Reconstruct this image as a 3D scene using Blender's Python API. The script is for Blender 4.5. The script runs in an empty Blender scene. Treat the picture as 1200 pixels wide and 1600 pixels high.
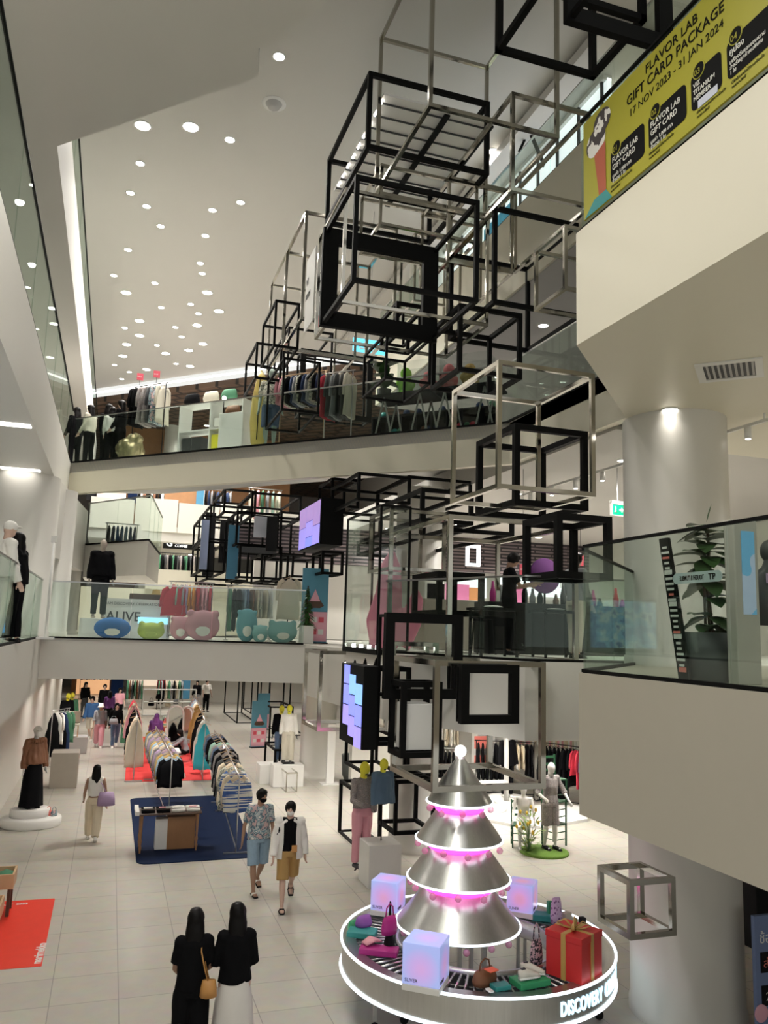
import bpy, bmesh, math, random
from mathutils import Vector, Matrix, noise
random.seed(7)
C = bpy.context.scene.collection
S = bpy.context.scene
PI = math.pi
# ---------------------------------------------------------------- camera, world, exposure
EYE = 4.6
FPX = 1250.0
def _n(v): return v.normalized()
_yv = _n(Vector((174-600, 972-800, FPX)))
_zv = _n(Vector((1, .03, 0)).cross(_yv))
_xv = _yv.cross(_zv) * -1
_xv = -_xv if _xv.x < 0 else _xv
cd = bpy.data.cameras.new('camera'); cam = bpy.data.objects.new('camera', cd); C.objects.link(cam)
right = Vector((_xv.x, _yv.x, _zv.x)); down = Vector((_xv.y, _yv.y, _zv.y)); fwd = Vector((_xv.z, _yv.z, _zv.z))
cam.matrix_world = Matrix(((right.x, -down.x, -fwd.x, 0), (right.y, -down.y, -fwd.y, 0), (right.z, -down.z, -fwd.z, EYE), (0, 0, 0, 1)))
cd.sensor_fit = 'VERTICAL'; cd.sensor_height = 36; cd.lens = FPX/1600*36; cd.clip_end = 300; cd.clip_start = .05
S.camera = cam
S.view_settings.view_transform = 'Standard'; S.view_settings.look = 'None'
S.view_settings.gamma = 1; S.view_settings.use_curve_mapping = False
S.view_settings.exposure = 0.35
W = bpy.data.worlds.new('world'); S.world = W; W.use_nodes = True
W.node_tree.nodes['Background'].inputs[0].default_value = (.96, .96, .92, 1)
W.node_tree.nodes['Background'].inputs[1].default_value = .75
def at(px, py, x=None, y=None, z=None):
    """where the line of sight through a measured point meets a plane of the building"""
    d = right*(px-600) + down*(py-800) + fwd*FPX
    t = x/d.x if x is not None else y/d.y if y is not None else (z-EYE)/d.z
    return Vector((d.x*t, d.y*t, EYE+d.z*t))
# ---------------------------------------------------------------- materials
M = {}
def mat(name, col, rough=.6, metal=0, emit=0, ecol=None, var=.06, scale=6, spec=None, stretch=None):
    if name in M: return M[name]
    m = bpy.data.materials.new(name); m.use_nodes = True; nt = m.node_tree; b = nt.nodes['Principled BSDF']
    b.inputs['Roughness'].default_value = rough; b.inputs['Metallic'].default_value = metal
    if spec is not None: b.inputs['Specular IOR Level'].default_value = spec
    if var:
        tc = nt.nodes.new('ShaderNodeTexCoord'); no = nt.nodes.new('ShaderNodeTexNoise'); no.inputs['Scale'].default_value = scale
        no.inputs['Detail'].default_value = 3
        src = tc.outputs['Object']
        if stretch:
            mp = nt.nodes.new('ShaderNodeMapping'); mp.inputs['Scale'].default_value = stretch
            nt.links.new(src, mp.inputs[0]); src = mp.outputs[0]
        mx = nt.nodes.new('ShaderNodeMix'); mx.data_type = 'RGBA'
        nt.links.new(src, no.inputs['Vector']); nt.links.new(no.outputs[0], mx.inputs[0])
        mx.inputs[6].default_value = (*[c*(1-var) for c in col], 1); mx.inputs[7].default_value = (*[min(1, c*(1+var)) for c in col], 1)
        nt.links.new(mx.outputs[2], b.inputs['Base Color'])
    else: b.inputs['Base Color'].default_value = (*col, 1)
    if emit:
        b.inputs['Emission Color'].default_value = (*(ecol or col), 1); b.inputs['Emission Strength'].default_value = emit
    M[name] = m
    return m
def ramp_mat(name, stops, scale=8, rough=.7, kind='noise', emit=0, detail=2, vec='Object', stretch=None):
    if name in M: return M[name]
    m = bpy.data.materials.new(name); m.use_nodes = True; nt = m.node_tree; b = nt.nodes['Principled BSDF']
    b.inputs['Roughness'].default_value = rough
    tc = nt.nodes.new('ShaderNodeTexCoord'); src = tc.outputs[vec]
    if stretch:
        mp = nt.nodes.new('ShaderNodeMapping'); mp.inputs['Scale'].default_value = stretch
        nt.links.new(src, mp.inputs[0]); src = mp.outputs[0]
    if kind == 'noise': no = nt.nodes.new('ShaderNodeTexNoise'); no.inputs['Detail'].default_value = detail
    else: no = nt.nodes.new('ShaderNodeTexVoronoi')
    no.inputs['Scale'].default_value = scale
    r = nt.nodes.new('ShaderNodeValToRGB'); r.color_ramp.interpolation = 'CONSTANT'
    e = r.color_ramp.elements
    for i, (p, c) in enumerate(stops):
        el = e[i] if i < 2 else e.new(p)
        el.position = p; el.color = (*c, 1)
    nt.links.new(src, no.inputs['Vector'])
    nt.links.new(no.outputs[0] if kind == 'noise' else no.outputs['Color'], r.inputs[0]); nt.links.new(r.outputs[0], b.inputs['Base Color'])
    if emit: nt.links.new(r.outputs[0], b.inputs['Emission Color']); b.inputs['Emission Strength'].default_value = emit
    M[name] = m
    return m
def glass(name, tint, refl=.09, rough=0):
    m = bpy.data.materials.new(name); m.use_nodes = True; nt = m.node_tree; nt.nodes.clear()
    o = nt.nodes.new('ShaderNodeOutputMaterial'); mx = nt.nodes.new('ShaderNodeMixShader')
    t = nt.nodes.new('ShaderNodeBsdfTransparent'); t.inputs[0].default_value = (*tint, 1)
    g = nt.nodes.new('ShaderNodeBsdfGlossy'); g.inputs['Roughness'].default_value = rough; g.inputs[0].default_value = (.9, .95, .93, 1)
    lw = nt.nodes.new('ShaderNodeLayerWeight'); lw.inputs[0].default_value = .25
    mr = nt.nodes.new('ShaderNodeMapRange'); mr.inputs[3].default_value = refl*.5; mr.inputs[4].default_value = refl*2.2
    nt.links.new(lw.outputs[0], mr.inputs[0]); nt.links.new(mr.outputs[0], mx.inputs[0])
    nt.links.new(t.outputs[0], mx.inputs[1]); nt.links.new(g.outputs[0], mx.inputs[2]); nt.links.new(mx.outputs[0], o.inputs[0])
    M[name] = m
    return m
def floor_mat():
    m = bpy.data.materials.new('floor_tiles'); m.use_nodes = True; nt = m.node_tree; b = nt.nodes['Principled BSDF']
    tc = nt.nodes.new('ShaderNodeTexCoord'); mp = nt.nodes.new('ShaderNodeMapping'); mp.inputs['Location'].default_value = (.37, .1, 0)
    br = nt.nodes.new('ShaderNodeTexBrick'); br.offset = 0; br.inputs['Scale'].default_value = 1
    br.inputs['Brick Width'].default_value = .8; br.inputs['Row Height'].default_value = .8; br.inputs['Mortar Size'].default_value = .006
    br.inputs['Mortar Smooth'].default_value = 0
    br.inputs['Color1'].default_value = (.60, .57, .50, 1); br.inputs['Color2'].default_value = (.56, .53, .47, 1); br.inputs['Mortar'].default_value = (.33, .31, .28, 1)
    no = nt.nodes.new('ShaderNodeTexNoise'); no.inputs['Scale'].default_value = 5; no.inputs['Detail'].default_value = 6
    mx = nt.nodes.new('ShaderNodeMix'); mx.data_type = 'RGBA'; mx.blend_type = 'MULTIPLY'; mx.inputs[0].default_value = .25
    nt.links.new(tc.outputs['Object'], mp.inputs[0]); nt.links.new(mp.outputs[0], br.inputs[0]); nt.links.new(mp.outputs[0], no.inputs[0])
    nt.links.new(br.outputs[0], mx.inputs[6]); nt.links.new(no.outputs[1], mx.inputs[7]); nt.links.new(mx.outputs[2], b.inputs['Base Color'])
    b.inputs['Roughness'].default_value = .28
    return m
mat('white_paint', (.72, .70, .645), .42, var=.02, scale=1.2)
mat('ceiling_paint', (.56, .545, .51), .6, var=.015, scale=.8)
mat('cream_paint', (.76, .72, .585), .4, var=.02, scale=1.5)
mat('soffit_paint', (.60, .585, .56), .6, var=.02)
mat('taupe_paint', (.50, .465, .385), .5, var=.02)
mat('grey_paint', (.46, .45, .44), .5, var=.03)
mat('black_steel', (.004, .004, .004), .6, 0, var=.1, spec=.12)
mat('chrome', (.42, .40, .35), .14, 1, var=.05)
mat('steel', (.55, .55, .55), .3, 1, var=.05)
mat('brushed', (.62, .62, .60), .28, .9, var=.1, scale=4, stretch=(9, 9, .6))
mat('wood_dark', (.10, .055, .035), .5, var=.25, scale=5)
mat('wood_mid', (.32, .16, .07), .5, var=.2, scale=4)
mat('wood_light', (.62, .42, .24), .5, var=.15, scale=4)
mat('black', (.009, .009, .010), .6, var=.1, spec=.2)
mat('charcoal', (.05, .052, .055), .55, var=.1)
mat('white', (.82, .81, .78), .5, var=.02)
mat('lamp', (1, .97, .92), .5, emit=14, ecol=(1, .96, .9), var=0)
mat('lamp_soft', (1, .97, .92), .5, emit=4, ecol=(1, .96, .9), var=0)
mat('led_white', (1, 1, 1), .5, emit=1.7, ecol=(.80, .92, 1), var=0)
mat('led_pink', (1, .1, .6), .5, emit=2.2, ecol=(1, .05, .5), var=0)
glass('rail_glass', (.86, .91, .88), .06)
glass('clear_acrylic', (.93, .95, .94), .07)
glass('dark_glass', (.55, .63, .60), .10)
M['floor_tiles'] = floor_mat()
# ---------------------------------------------------------------- mesh helpers
class MB:
    def __init__(s): s.v = []; s.f = []; s.mi = []; s.sm = []; s.cur = 0
    def add(s, vs, fs, smooth=False):
        b = len(s.v); s.v += [tuple(v) for v in vs]
        for f in fs: s.f.append(tuple(i+b for i in f)); s.mi.append(s.cur); s.sm.append(smooth)
        return s
    def box(s, x0, y0, z0, x1, y1, z1):
        x0, x1 = min(x0, x1), max(x0, x1); y0, y1 = min(y0, y1), max(y0, y1); z0, z1 = min(z0, z1), max(z0, z1)
        return s.add([(x0, y0, z0), (x1, y0, z0), (x1, y1, z0), (x0, y1, z0), (x0, y0, z1), (x1, y0, z1), (x1, y1, z1), (x0, y1, z1)],
              [(0, 3, 2, 1), (4, 5, 6, 7), (0, 1, 5, 4), (1, 2, 6, 5), (2, 3, 7, 6), (3, 0, 4, 7)])
    def cbox(s, c, sx, sy, sz, rz=0):
        co, si = math.cos(rz), math.sin(rz); vs = []
        for dz in (-1, 1):
            for dx, dy in ((-1, -1), (1, -1), (1, 1), (-1, 1)):
                x, y = dx*sx/2, dy*sy/2
                vs.append((c[0]+x*co-y*si, c[1]+x*si+y*co, c[2]+dz*sz/2))
        return s.add(vs, [(0, 3, 2, 1), (4, 5, 6, 7), (0, 1, 5, 4), (1, 2, 6, 5), (2, 3, 7, 6), (3, 0, 4, 7)])
    def prism(s, poly, z0, z1):
        a = sum(poly[i][0]*poly[(i+1) % len(poly)][1]-poly[(i+1) % len(poly)][0]*poly[i][1] for i in range(len(poly)))
        if a < 0: poly = poly[::-1]
        n = len(poly)
        return s.add([(p[0], p[1], z0) for p in poly]+[(p[0], p[1], z1) for p in poly],
              [tuple(range(n-1, -1, -1)), tuple(range(n, 2*n))]+[(i, (i+1) % n, (i+1) % n+n, i+n) for i in range(n)])
    def bar(s, p, q, w, h=None):
        p, q = Vector(p), Vector(q); d = (q-p); L = d.length
        if L < 1e-6: return s
        d.normalize(); u = Vector((0, 0, 1)) if abs(d.z) < .9 else Vector((0, 1, 0))
        a = d.cross(u).normalized(); b = a.cross(d).normalized(); h = h or w; vs = []
        for e in (p, q):
            for i, j in ((-1, -1), (1, -1), (1, 1), (-1, 1)): vs.append(e+a*(i*w/2)+b*(j*h/2))
        return s.add(vs, [(0, 3, 2, 1), (4, 5, 6, 7), (0, 1, 5, 4), (1, 2, 6, 5), (2, 3, 7, 6), (3, 0, 4, 7)])
    def tube(s, pts, rs, n=8, cap=True, flat=1.0, flatdir=None, closed=False):
        pts = [Vector(p) for p in pts]
        if not hasattr(rs, '__len__'): rs = [rs]*len(pts)
        vs = []; fs = []; N = len(pts); ref = None
        for i, p in enumerate(pts):
            if closed: d = pts[(i+1) % N]-pts[i-1]
            else: d = pts[min(i+1, N-1)]-pts[max(i-1, 0)]
            d.normalize()
            if ref is None:
                ref = Vector(flatdir) if flatdir else (Vector((1, 0, 0)) if abs(d.x) < .8 else Vector((0, 1, 0)))
            a = (ref-d*ref.dot(d)).normalized(); b = d.cross(a); ref = a
            r = rs[i]; ra, rb = (r if hasattr(r, '__len__') else (r, r*flat))
            for k in range(n):
                t = 2*PI*k/n; vs.append(p+a*(math.cos(t)*ra)+b*(math.sin(t)*rb))
        for i in range(N if closed else N-1):
            j = (i+1) % N
            for k in range(n):
                k2 = (k+1) % n; fs.append((i*n+k, i*n+k2, j*n+k2, j*n+k))
        if cap and not closed: fs += [tuple(range(n-1, -1, -1)), tuple((N-1)*n+k for k in range(n))]
        return s.add(vs, fs, True)
    def lathe(s, prof, c=(0, 0, 0), n=32, a0=0, a1=2*PI, cap=False):
        full = abs(a1-a0-2*PI) < 1e-4; m = n if full else n+1; vs = []; fs = []
        for r, z in prof:
            for k in range(m):
                t = a0+(a1-a0)*k/n; vs.append((c[0]+r*math.cos(t), c[1]+r*math.sin(t), c[2]+z))
        for i in range(len(prof)-1):
            for k in range(n if full else n):
                k2 = (k+1) % m if full else k+1
                fs.append((i*m+k, i*m+k2, (i+1)*m+k2, (i+1)*m+k))
        if cap: fs += [tuple(range(m-1, -1, -1)), tuple((len(prof)-1)*m+k for k in range(m))]
        return s.add(vs, fs, True)
    def ell(s, c, r, n=12, m=8, rot=None):
        vs = []; fs = []; c = Vector(c)
        if not hasattr(r, '__len__'): r = (r, r, r)
        for i in range(m+1):
            th = PI*i/m
            for k in range(n):
                t = 2*PI*k/n; v = Vector((r[0]*math.sin(th)*math.cos(t), r[1]*math.sin(th)*math.sin(t), -r[2]*math.cos(th)))
                if rot: v = rot @ v
                vs.append(c+v)
        for i in range(m):
            for k in range(n): k2 = (k+1) % n; fs.append((i*n+k, i*n+k2, (i+1)*n+k2, (i+1)*n+k))
        return s.add(vs, fs, True)
    def mesh(s, name, mats):
        me = bpy.data.meshes.new(name); me.from_pydata(s.v, [], s.f)
        for m in (mats if isinstance(mats, (list, tuple)) else [mats]): me.materials.append(M[m] if isinstance(m, str) else m)
        me.polygons.foreach_set('material_index', s.mi); me.polygons.foreach_set('use_smooth', s.sm)
        me.update(); return me
    def build(s, name, mats, parent=None, bevel=0, label=None):
        o = bpy.data.objects.new(name, s.mesh(name, mats)); C.objects.link(o)
        if parent: o.parent = parent
        if bevel:
            b = o.modifiers.new('edge', 'BEVEL'); b.width = bevel; b.segments = 2; b.limit_method = 'ANGLE'
        if label: o['label'] = label
        return o
def tag(o, label, cat, group=None, kind=None):
    o['label'] = label; o['category'] = cat
    if group: o['group'] = group
    if kind: o['kind'] = kind
    return o
def struct(o, kind='structure'): o['kind'] = kind; return o
def thing(name, label, cat, loc=(0, 0, 0), rz=0, group=None):
    o = bpy.data.objects.new(name, None); C.objects.link(o); o.location = loc; o.rotation_euler = (0, 0, rz); o.empty_display_size = .1
    return tag(o, label, cat, group)
KIDS = {}
def kids(o): return [c for c in bpy.data.objects if c.parent == o]
def copy_tree(o, parent=None, loc=None, rz=None, label=None, group=None):
    c = o.copy(); C.objects.link(c)
    if parent: c.parent = parent
    if loc is not None: c.location = loc
    if rz is not None: c.rotation_euler = (0, 0, rz)
    if label: c['label'] = label
    if group: c['group'] = group
    for k in kids(o): copy_tree(k, c)
    return c
def text(name, body, size, m, parent, loc, rot=(0, 0, 0), ext=.002, align='LEFT', sx=1, bold=0, shear=0):
    cu = bpy.data.curves.new(name, 'FONT'); cu.body = body; cu.size = size; cu.extrude = ext; cu.align_x = align; cu.offset = bold; cu.shear = shear
    cu.resolution_u = 3
    t = bpy.data.objects.new(name, cu); C.objects.link(t)
    bpy.context.view_layer.update()
    me = bpy.data.meshes.new_from_object(t.evaluated_get(bpy.context.evaluated_depsgraph_get()))
    bpy.data.objects.remove(t); bpy.data.curves.remove(cu)
    me.materials.clear(); me.materials.append(M[m])
    o = bpy.data.objects.new(name, me); C.objects.link(o); o.parent = parent; o.location = loc; o.rotation_euler = rot; o.scale = (sx, 1, 1)
    return o
def light(kind, loc, power, col=(1, .95, .88), size=.2, to=None, spot=None, name='lamp_light'):
    l = bpy.data.lights.new(name, kind); l.energy = power; l.color = col
    if kind == 'AREA': l.shape = 'DISK'; l.size = size
    else: l.shadow_soft_size = size
    if spot: l.spot_size = spot; l.spot_blend = .6
    o = bpy.data.objects.new(name, l); C.objects.link(o); o.location = loc
    if to is not None: o.rotation_euler = (Vector(to)-Vector(loc)).to_track_quat('-Z', 'Y').to_euler()
    return o
Z2, Z3, Z4 = 4.25, 8.6, 12.9
# ---------------------------------------------------------------- structure
def slab(name, poly, z0, z1, m='white_paint'): return struct(MB().prism(poly, z0, z1).build(name, m))
def brick_mat(name, c1, c2, mort, bw, rh, ms, rough=.6, offs=0, rot=0, vec='Object', rx=0):
    m = bpy.data.materials.new(name); m.use_nodes = True; nt = m.node_tree; b = nt.nodes['Principled BSDF']
    tc = nt.nodes.new('ShaderNodeTexCoord'); mp = nt.nodes.new('ShaderNodeMapping'); mp.inputs['Rotation'].default_value = (rx, 0, rot)
    br = nt.nodes.new('ShaderNodeTexBrick'); br.offset = offs; br.inputs['Scale'].default_value = 1
    br.inputs['Brick Width'].default_value = bw; br.inputs['Row Height'].default_value = rh; br.inputs['Mortar Size'].default_value = ms
    for k, c in (('Color1', c1), ('Color2', c2), ('Mortar', mort)): br.inputs[k].default_value = (*c, 1)
    nt.links.new(tc.outputs[vec], mp.inputs[0]); nt.links.new(mp.outputs[0], br.inputs[0]); nt.links.new(br.outputs[0], b.inputs['Base Color'])
    b.inputs['Roughness'].default_value = rough; M[name] = m
brick_mat('lattice_wood', (.16, .10, .065), (.11, .07, .05), (.02, .015, .012), 1.1, .55, .09, rot=PI/4, offs=.5)
brick_mat('slat_wood', (.22, .17, .17), (.15, .11, .12), (.03, .025, .03), 1.6, .22, .06, offs=.5)
brick_mat('slat_brown', (.15, .085, .055), (.12, .07, .045), (.02, .015, .01), 4, .34, .09)
brick_mat('wall_panels', (.66, .645, .61), (.64, .62, .59), (.4, .39, .37), 1.5, 40, .012, rx=PI/2)
slab('floor', [(-25, -8), (40, -8), (40, 75), (-25, 75)], -.3, 0, 'floor_tiles')
L2E = [(-1.3, 17.5), (2.0, 17.3), (3.9, 16.7), (4.1, 12.1), (5.2, 9.55), (6.9, 9.46)]
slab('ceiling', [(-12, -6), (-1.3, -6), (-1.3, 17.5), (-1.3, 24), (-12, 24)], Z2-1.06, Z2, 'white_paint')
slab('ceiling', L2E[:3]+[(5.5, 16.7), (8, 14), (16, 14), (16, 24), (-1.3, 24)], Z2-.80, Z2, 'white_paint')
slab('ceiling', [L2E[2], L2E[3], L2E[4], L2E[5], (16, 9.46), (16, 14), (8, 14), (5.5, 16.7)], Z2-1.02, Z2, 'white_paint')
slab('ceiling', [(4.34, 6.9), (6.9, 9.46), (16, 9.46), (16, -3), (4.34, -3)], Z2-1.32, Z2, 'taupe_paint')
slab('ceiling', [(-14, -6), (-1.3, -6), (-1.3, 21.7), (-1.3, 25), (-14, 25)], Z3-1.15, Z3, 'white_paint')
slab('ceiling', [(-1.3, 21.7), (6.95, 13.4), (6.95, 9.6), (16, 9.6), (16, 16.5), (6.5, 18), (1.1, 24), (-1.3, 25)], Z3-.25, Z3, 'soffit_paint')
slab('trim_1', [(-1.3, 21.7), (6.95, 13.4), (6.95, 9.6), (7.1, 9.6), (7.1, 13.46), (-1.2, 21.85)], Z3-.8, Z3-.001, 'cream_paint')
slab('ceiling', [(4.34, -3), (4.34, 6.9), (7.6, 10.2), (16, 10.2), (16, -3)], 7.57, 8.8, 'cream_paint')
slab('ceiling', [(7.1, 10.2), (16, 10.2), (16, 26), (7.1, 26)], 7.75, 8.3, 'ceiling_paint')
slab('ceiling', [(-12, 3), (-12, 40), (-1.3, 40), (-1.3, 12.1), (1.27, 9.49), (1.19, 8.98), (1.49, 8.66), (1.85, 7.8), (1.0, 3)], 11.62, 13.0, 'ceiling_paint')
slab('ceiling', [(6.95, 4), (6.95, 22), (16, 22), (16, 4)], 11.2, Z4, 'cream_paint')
slab('ceiling', [(7.0, 4.05), (7.0, 21.95), (15.9, 21.95), (15.9, 4.05)], 11.17, 11.2, 'grey_paint')  # thin sheet whose grey colour paints in the shade of the unlit soffit
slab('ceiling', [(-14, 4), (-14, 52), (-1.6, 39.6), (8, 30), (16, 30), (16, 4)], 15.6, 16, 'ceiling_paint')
slab('wall_left', [(-14.2, -6), (-14, -6), (-14, 70), (-14.2, 70)], 0, 16, 'white_paint')
slab('wall_right', [(16, -6), (16.2, -6), (16.2, 70), (16, 70)], 0, 16, 'white_paint')
# ceiling of dark boards behind the cove, and its light strip
slab('ceiling', [(-14, 52.3), (-1.6, 39.9), (8.4, 30), (16, 30), (16, 66), (-14, 66)], 15.0, 15.25, 'lattice_wood')
slab('ceiling', [(7.5, 11), (16, 11), (16, 29.9), (7.5, 29.9)], 15.3, 15.5, 'ceiling_paint')
cove = MB(); cove.bar((-13.8, 52.15, 15.5), (-1.5, 39.85, 15.5), .12, .05); cove.bar((-1.5, 39.85, 15.5), (8.3, 30.05, 15.5), .12, .05)
tag(cove.build('cove_light', 'lamp_soft'), 'long thin light strip glowing where the white ceiling meets the dark boarded ceiling', 'light strip')
# mid and far walls, level by level
slab('wall_back', [(-14, 62), (16, 62), (16, 62.3), (-14, 62.3)], 0, 16, 'grey_paint')
slab('wall_left', [(-2.5, 9), (-2.2, 9), (-2.2, 46), (-2.5, 46)], 0, Z2-1.06, 'white_paint')
# slatted ceiling over the left gallery of the second level
slab('ceiling', [(-12, 25.2), (-1.6, 25.2), (-1.6, 38), (-12, 38)], 8.35, 8.5, 'slat_brown')
# far gallery with white panelled parapet
a = at(140, 800, y=30); b = at(470, 800, y=30)
slab('ceiling', [(a.x, 30), (9, 30), (9, 44), (a.x, 44)], 7.55, 8.1, 'soffit_paint')
par = MB()
xs = [a.x+(b.x+1.5-a.x)*i/6 for i in range(7)]
for i in range(6): par.prism([(xs[i]+.02, 29.9+(i % 2)*.12), (xs[i+1]-.02, 29.9+((i+1) % 2)*.12), (xs[i+1]-.02, 30.1), (xs[i]+.02, 30.1)], 7.9, 9.0+.1*(i % 2))
struct(par.build('trim_2', 'white_paint'))
slab('wall_back', [(a.x, 44), (9, 44), (9, 44.2), (a.x, 44.2)], 6.2, 15, 'wood_mid')
# mezzanine floor under it with cream fascia
slab('ceiling', [(at(228, 900, y=27).x, 27), (7, 27), (7, 44), (at(228, 900, y=27).x, 44)], 5.7, 6.35, 'cream_paint')
slab('wall_back', [(-1, 27.2), (7, 27.2), (7, 27.4), (-1, 27.4)], Z2, 5.7, 'cream_paint')
slab('wall_back', [(1.5, 36), (9, 36), (9, 36.2), (1.5, 36.2)], 6.35, 7.55, 'charcoal')
# small landing with the glass front
lp = [at(133, 880, y=23.5), at(228, 890, y=20.5)]
LP = [(lp[0].x, 22.6), (lp[1].x, 20.3), (lp[1].x+.5, 24.5), (lp[0].x, 24.5)]
slab('ceiling', LP, 5.75, 6.6, 'white_paint')
slab('trim_3', [(-1.3, 17.6), (-1.25, 17.6), (lp[0].x, 22.6), (lp[0].x-.2, 22.9), (-1.4, 20)], 5.9, 7.5, 'white_paint')
# back wall of the second level right, bright shop
slab('wall_right', [(15.8, 0), (16, 0), (16, 26), (15.8, 26)], Z2, 7.7, 'white_paint')
slab('wall_back', [(4.2, 25.6), (16, 25.6), (16, 25.8), (4.2, 25.8)], Z2, 8.2, 'white_paint')
brick_mat('slat_front', (.26, .21, .21), (.17, .13, .14), (.03, .025, .03), 1.3, .11, .03, offs=.5, rx=PI/2)
slab('trim_4', [(3.2, 24.4), (16, 24.4), (16, 24.7), (3.2, 24.7)], 6.62, 7.75, 'slat_front')
# ground floor rear walls
slab('wall_back', [(-2.2, 58), (1.0, 58), (1.0, 58.2), (-2.2, 58.2)], 0, 3.2, 'wood_mid')
slab('wall_back', [(1.6, 50), (16, 50), (16, 50.2), (1.6, 50.2)], 0, 3.5, 'white_paint')
slab('ceiling', [(-14, 24.1), (16, 24.1), (16, 60), (-14, 60)], 3.5, 3.7, 'ceiling_paint')
# columns: round, one to every storey
def column(x, y, r, z0, z1): struct(MB().lathe([(r+.02, 0), (r+.02, .12), (r, .12), (r, z1-z0)], (x, y, z0), 40).build('column', 'white_paint'))
CX, CY = 7.16, 8.95
column(CX, CY, .68, 0, Z2-1.32); column(CX, CY, .68, Z2, 7.57)
c2 = at(662, 1337, z=0); column(c2.x, c2.y+.6, .55, 0, Z2-.8); column(c2.x, c2.y+.6, .55, Z2, Z3-.8); ct = at(668, 400, x=7.8); column(7.8, ct.y, .5, Z4, 15.3)
c3 = at(502, 1218, z=0); column(c3.x, c3.y+.6, .56, 0, Z2-.8)
cl = at(20, 900, y=17.4); column(cl.x, 17.4, .74, Z2, Z3-1.15)
c4 = at(82, 900, y=19); column(c4.x, 19, .38, Z2, Z3-1.15); column(at(112, 900, y=23).x, 22.6, .25, Z2, Z3-1.15)
column(at(272, 640, y=43).x, 43, .4, 8.6, 15.0)
# right ground wall panel and shop walls
slab('wall_back', [(7.2, 24), (18, 21), (18, 21.3), (7.2, 24.3)], 0, 3.4, 'white_paint')
# ---------------------------------------------------------------- glass railings
def rail(name, label, pts, z, h=1.15, seg=1.6, cap='steel', group=None, gm='rail_glass', z1=None):
    t = thing(name, label, 'glass railing', (pts[0][0], pts[0][1], z), group=group)
    o = Vector((pts[0][0], pts[0][1], z))
    zt = lambda i: (z1[i] if z1 else z)
    hr = MB(); ch = MB()
    for i in range(len(pts)-1):
        p = Vector((*pts[i], zt(i)))-o; q = Vector((*pts[i+1], zt(i+1)))-o; L = (q-p).length; n = max(1, round(L/seg)); d = (q-p)/n; g = d.normalized()*.006
        for k in range(n):
            a_ = p+d*k+g; b_ = p+d*(k+1)-g; s = Vector((0, 0, h)); w = Vector((0, 0, 1)).cross(d).normalized()*.007
            mb = MB(); mb.add([a_-w, b_-w, b_+w, a_+w, a_-w+s, b_-w+s, b_+w+s, a_+w+s], [(0, 3, 2, 1), (4, 5, 6, 7), (0, 1, 5, 4), (1, 2, 6, 5), (2, 3, 7, 6), (3, 0, 4, 7)])
            mb.build('glass_panel', gm, t)
        hr.bar(p+Vector((0, 0, h+.012)), q+Vector((0, 0, h+.012)), .035, .025); ch.bar(p+Vector((0, 0, .016)), q+Vector((0, 0, .016)), .05, .035)
    hr.build('handrail', cap, t); ch.build('base_channel', 'black_steel', t)
    return t
rail('glass_railing', 'green tinted glass railing along the right edge of the second level beside the potted plant', [(4.38, -2.9), (4.38, 6.85)], Z2, 1.22, 1.9, 'black_steel')
rail('glass_railing', 'glass railing turning back from the corner beside the leaning black poster', [(4.42, 6.93), (6.6, 9.1)], Z2, 1.2, 1.5, 'black_steel')
rail('glass_railing', 'glass railing of the second level bridge in front of the coloured rounded cushions', [(-1.27, 17.45), (2.0, 17.25), (3.85, 16.65)], Z2, 1.12, 1.7)
rail('glass_railing', 'glass railing of the second level platform in front of the dark display tables', [(4.13, 12.15), (5.22, 9.6), (6.85, 9.5)], Z2, 1.12, 1.5)
rail('glass_railing', 'glass railing along the left edge of the second level in front of two people', [(-1.33, 4), (-1.33, 17.4)], Z2, 1.12, 1.8)
rail('glass_railing', 'long glass railing of the third level bridge in front of clothes racks and surfboard', [(-1.25, 21.6), (6.9, 13.45), (6.98, 9.7)], Z3, 1.15, 2.0)
rail('glass_railing', 'glass railing with black handrail along the left edge of the third level', [(-1.33, 3), (-1.33, 21.6)], Z3, 1.35, 2.0, 'black_steel')
rail('glass_railing', 'glass railing with black handrail along the left edge of the top level', [(-1.33, 12.4), (-1.33, 39)], 13.0, 1.1, 3, 'black_steel')
rail('glass_railing', 'glass railing on the right edge of the top level above the sloping line of cubes', [(6.99, 6), (6.99, 21.9)], Z4, 1.15, 2.0)
rail('glass_railing', 'small glass railing of the landing with blue jackets behind', [(LP[0][0], 22.55), (LP[1][0], 20.25), (LP[2][0], 24.4)], 6.6, 1.1, 1.4)
rail('glass_railing', 'upper right glass railing that carries the yellow banner', [(4.38, -2), (4.38, 6.85)], 8.8, 1.25, 2.2, 'black_steel')
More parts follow.
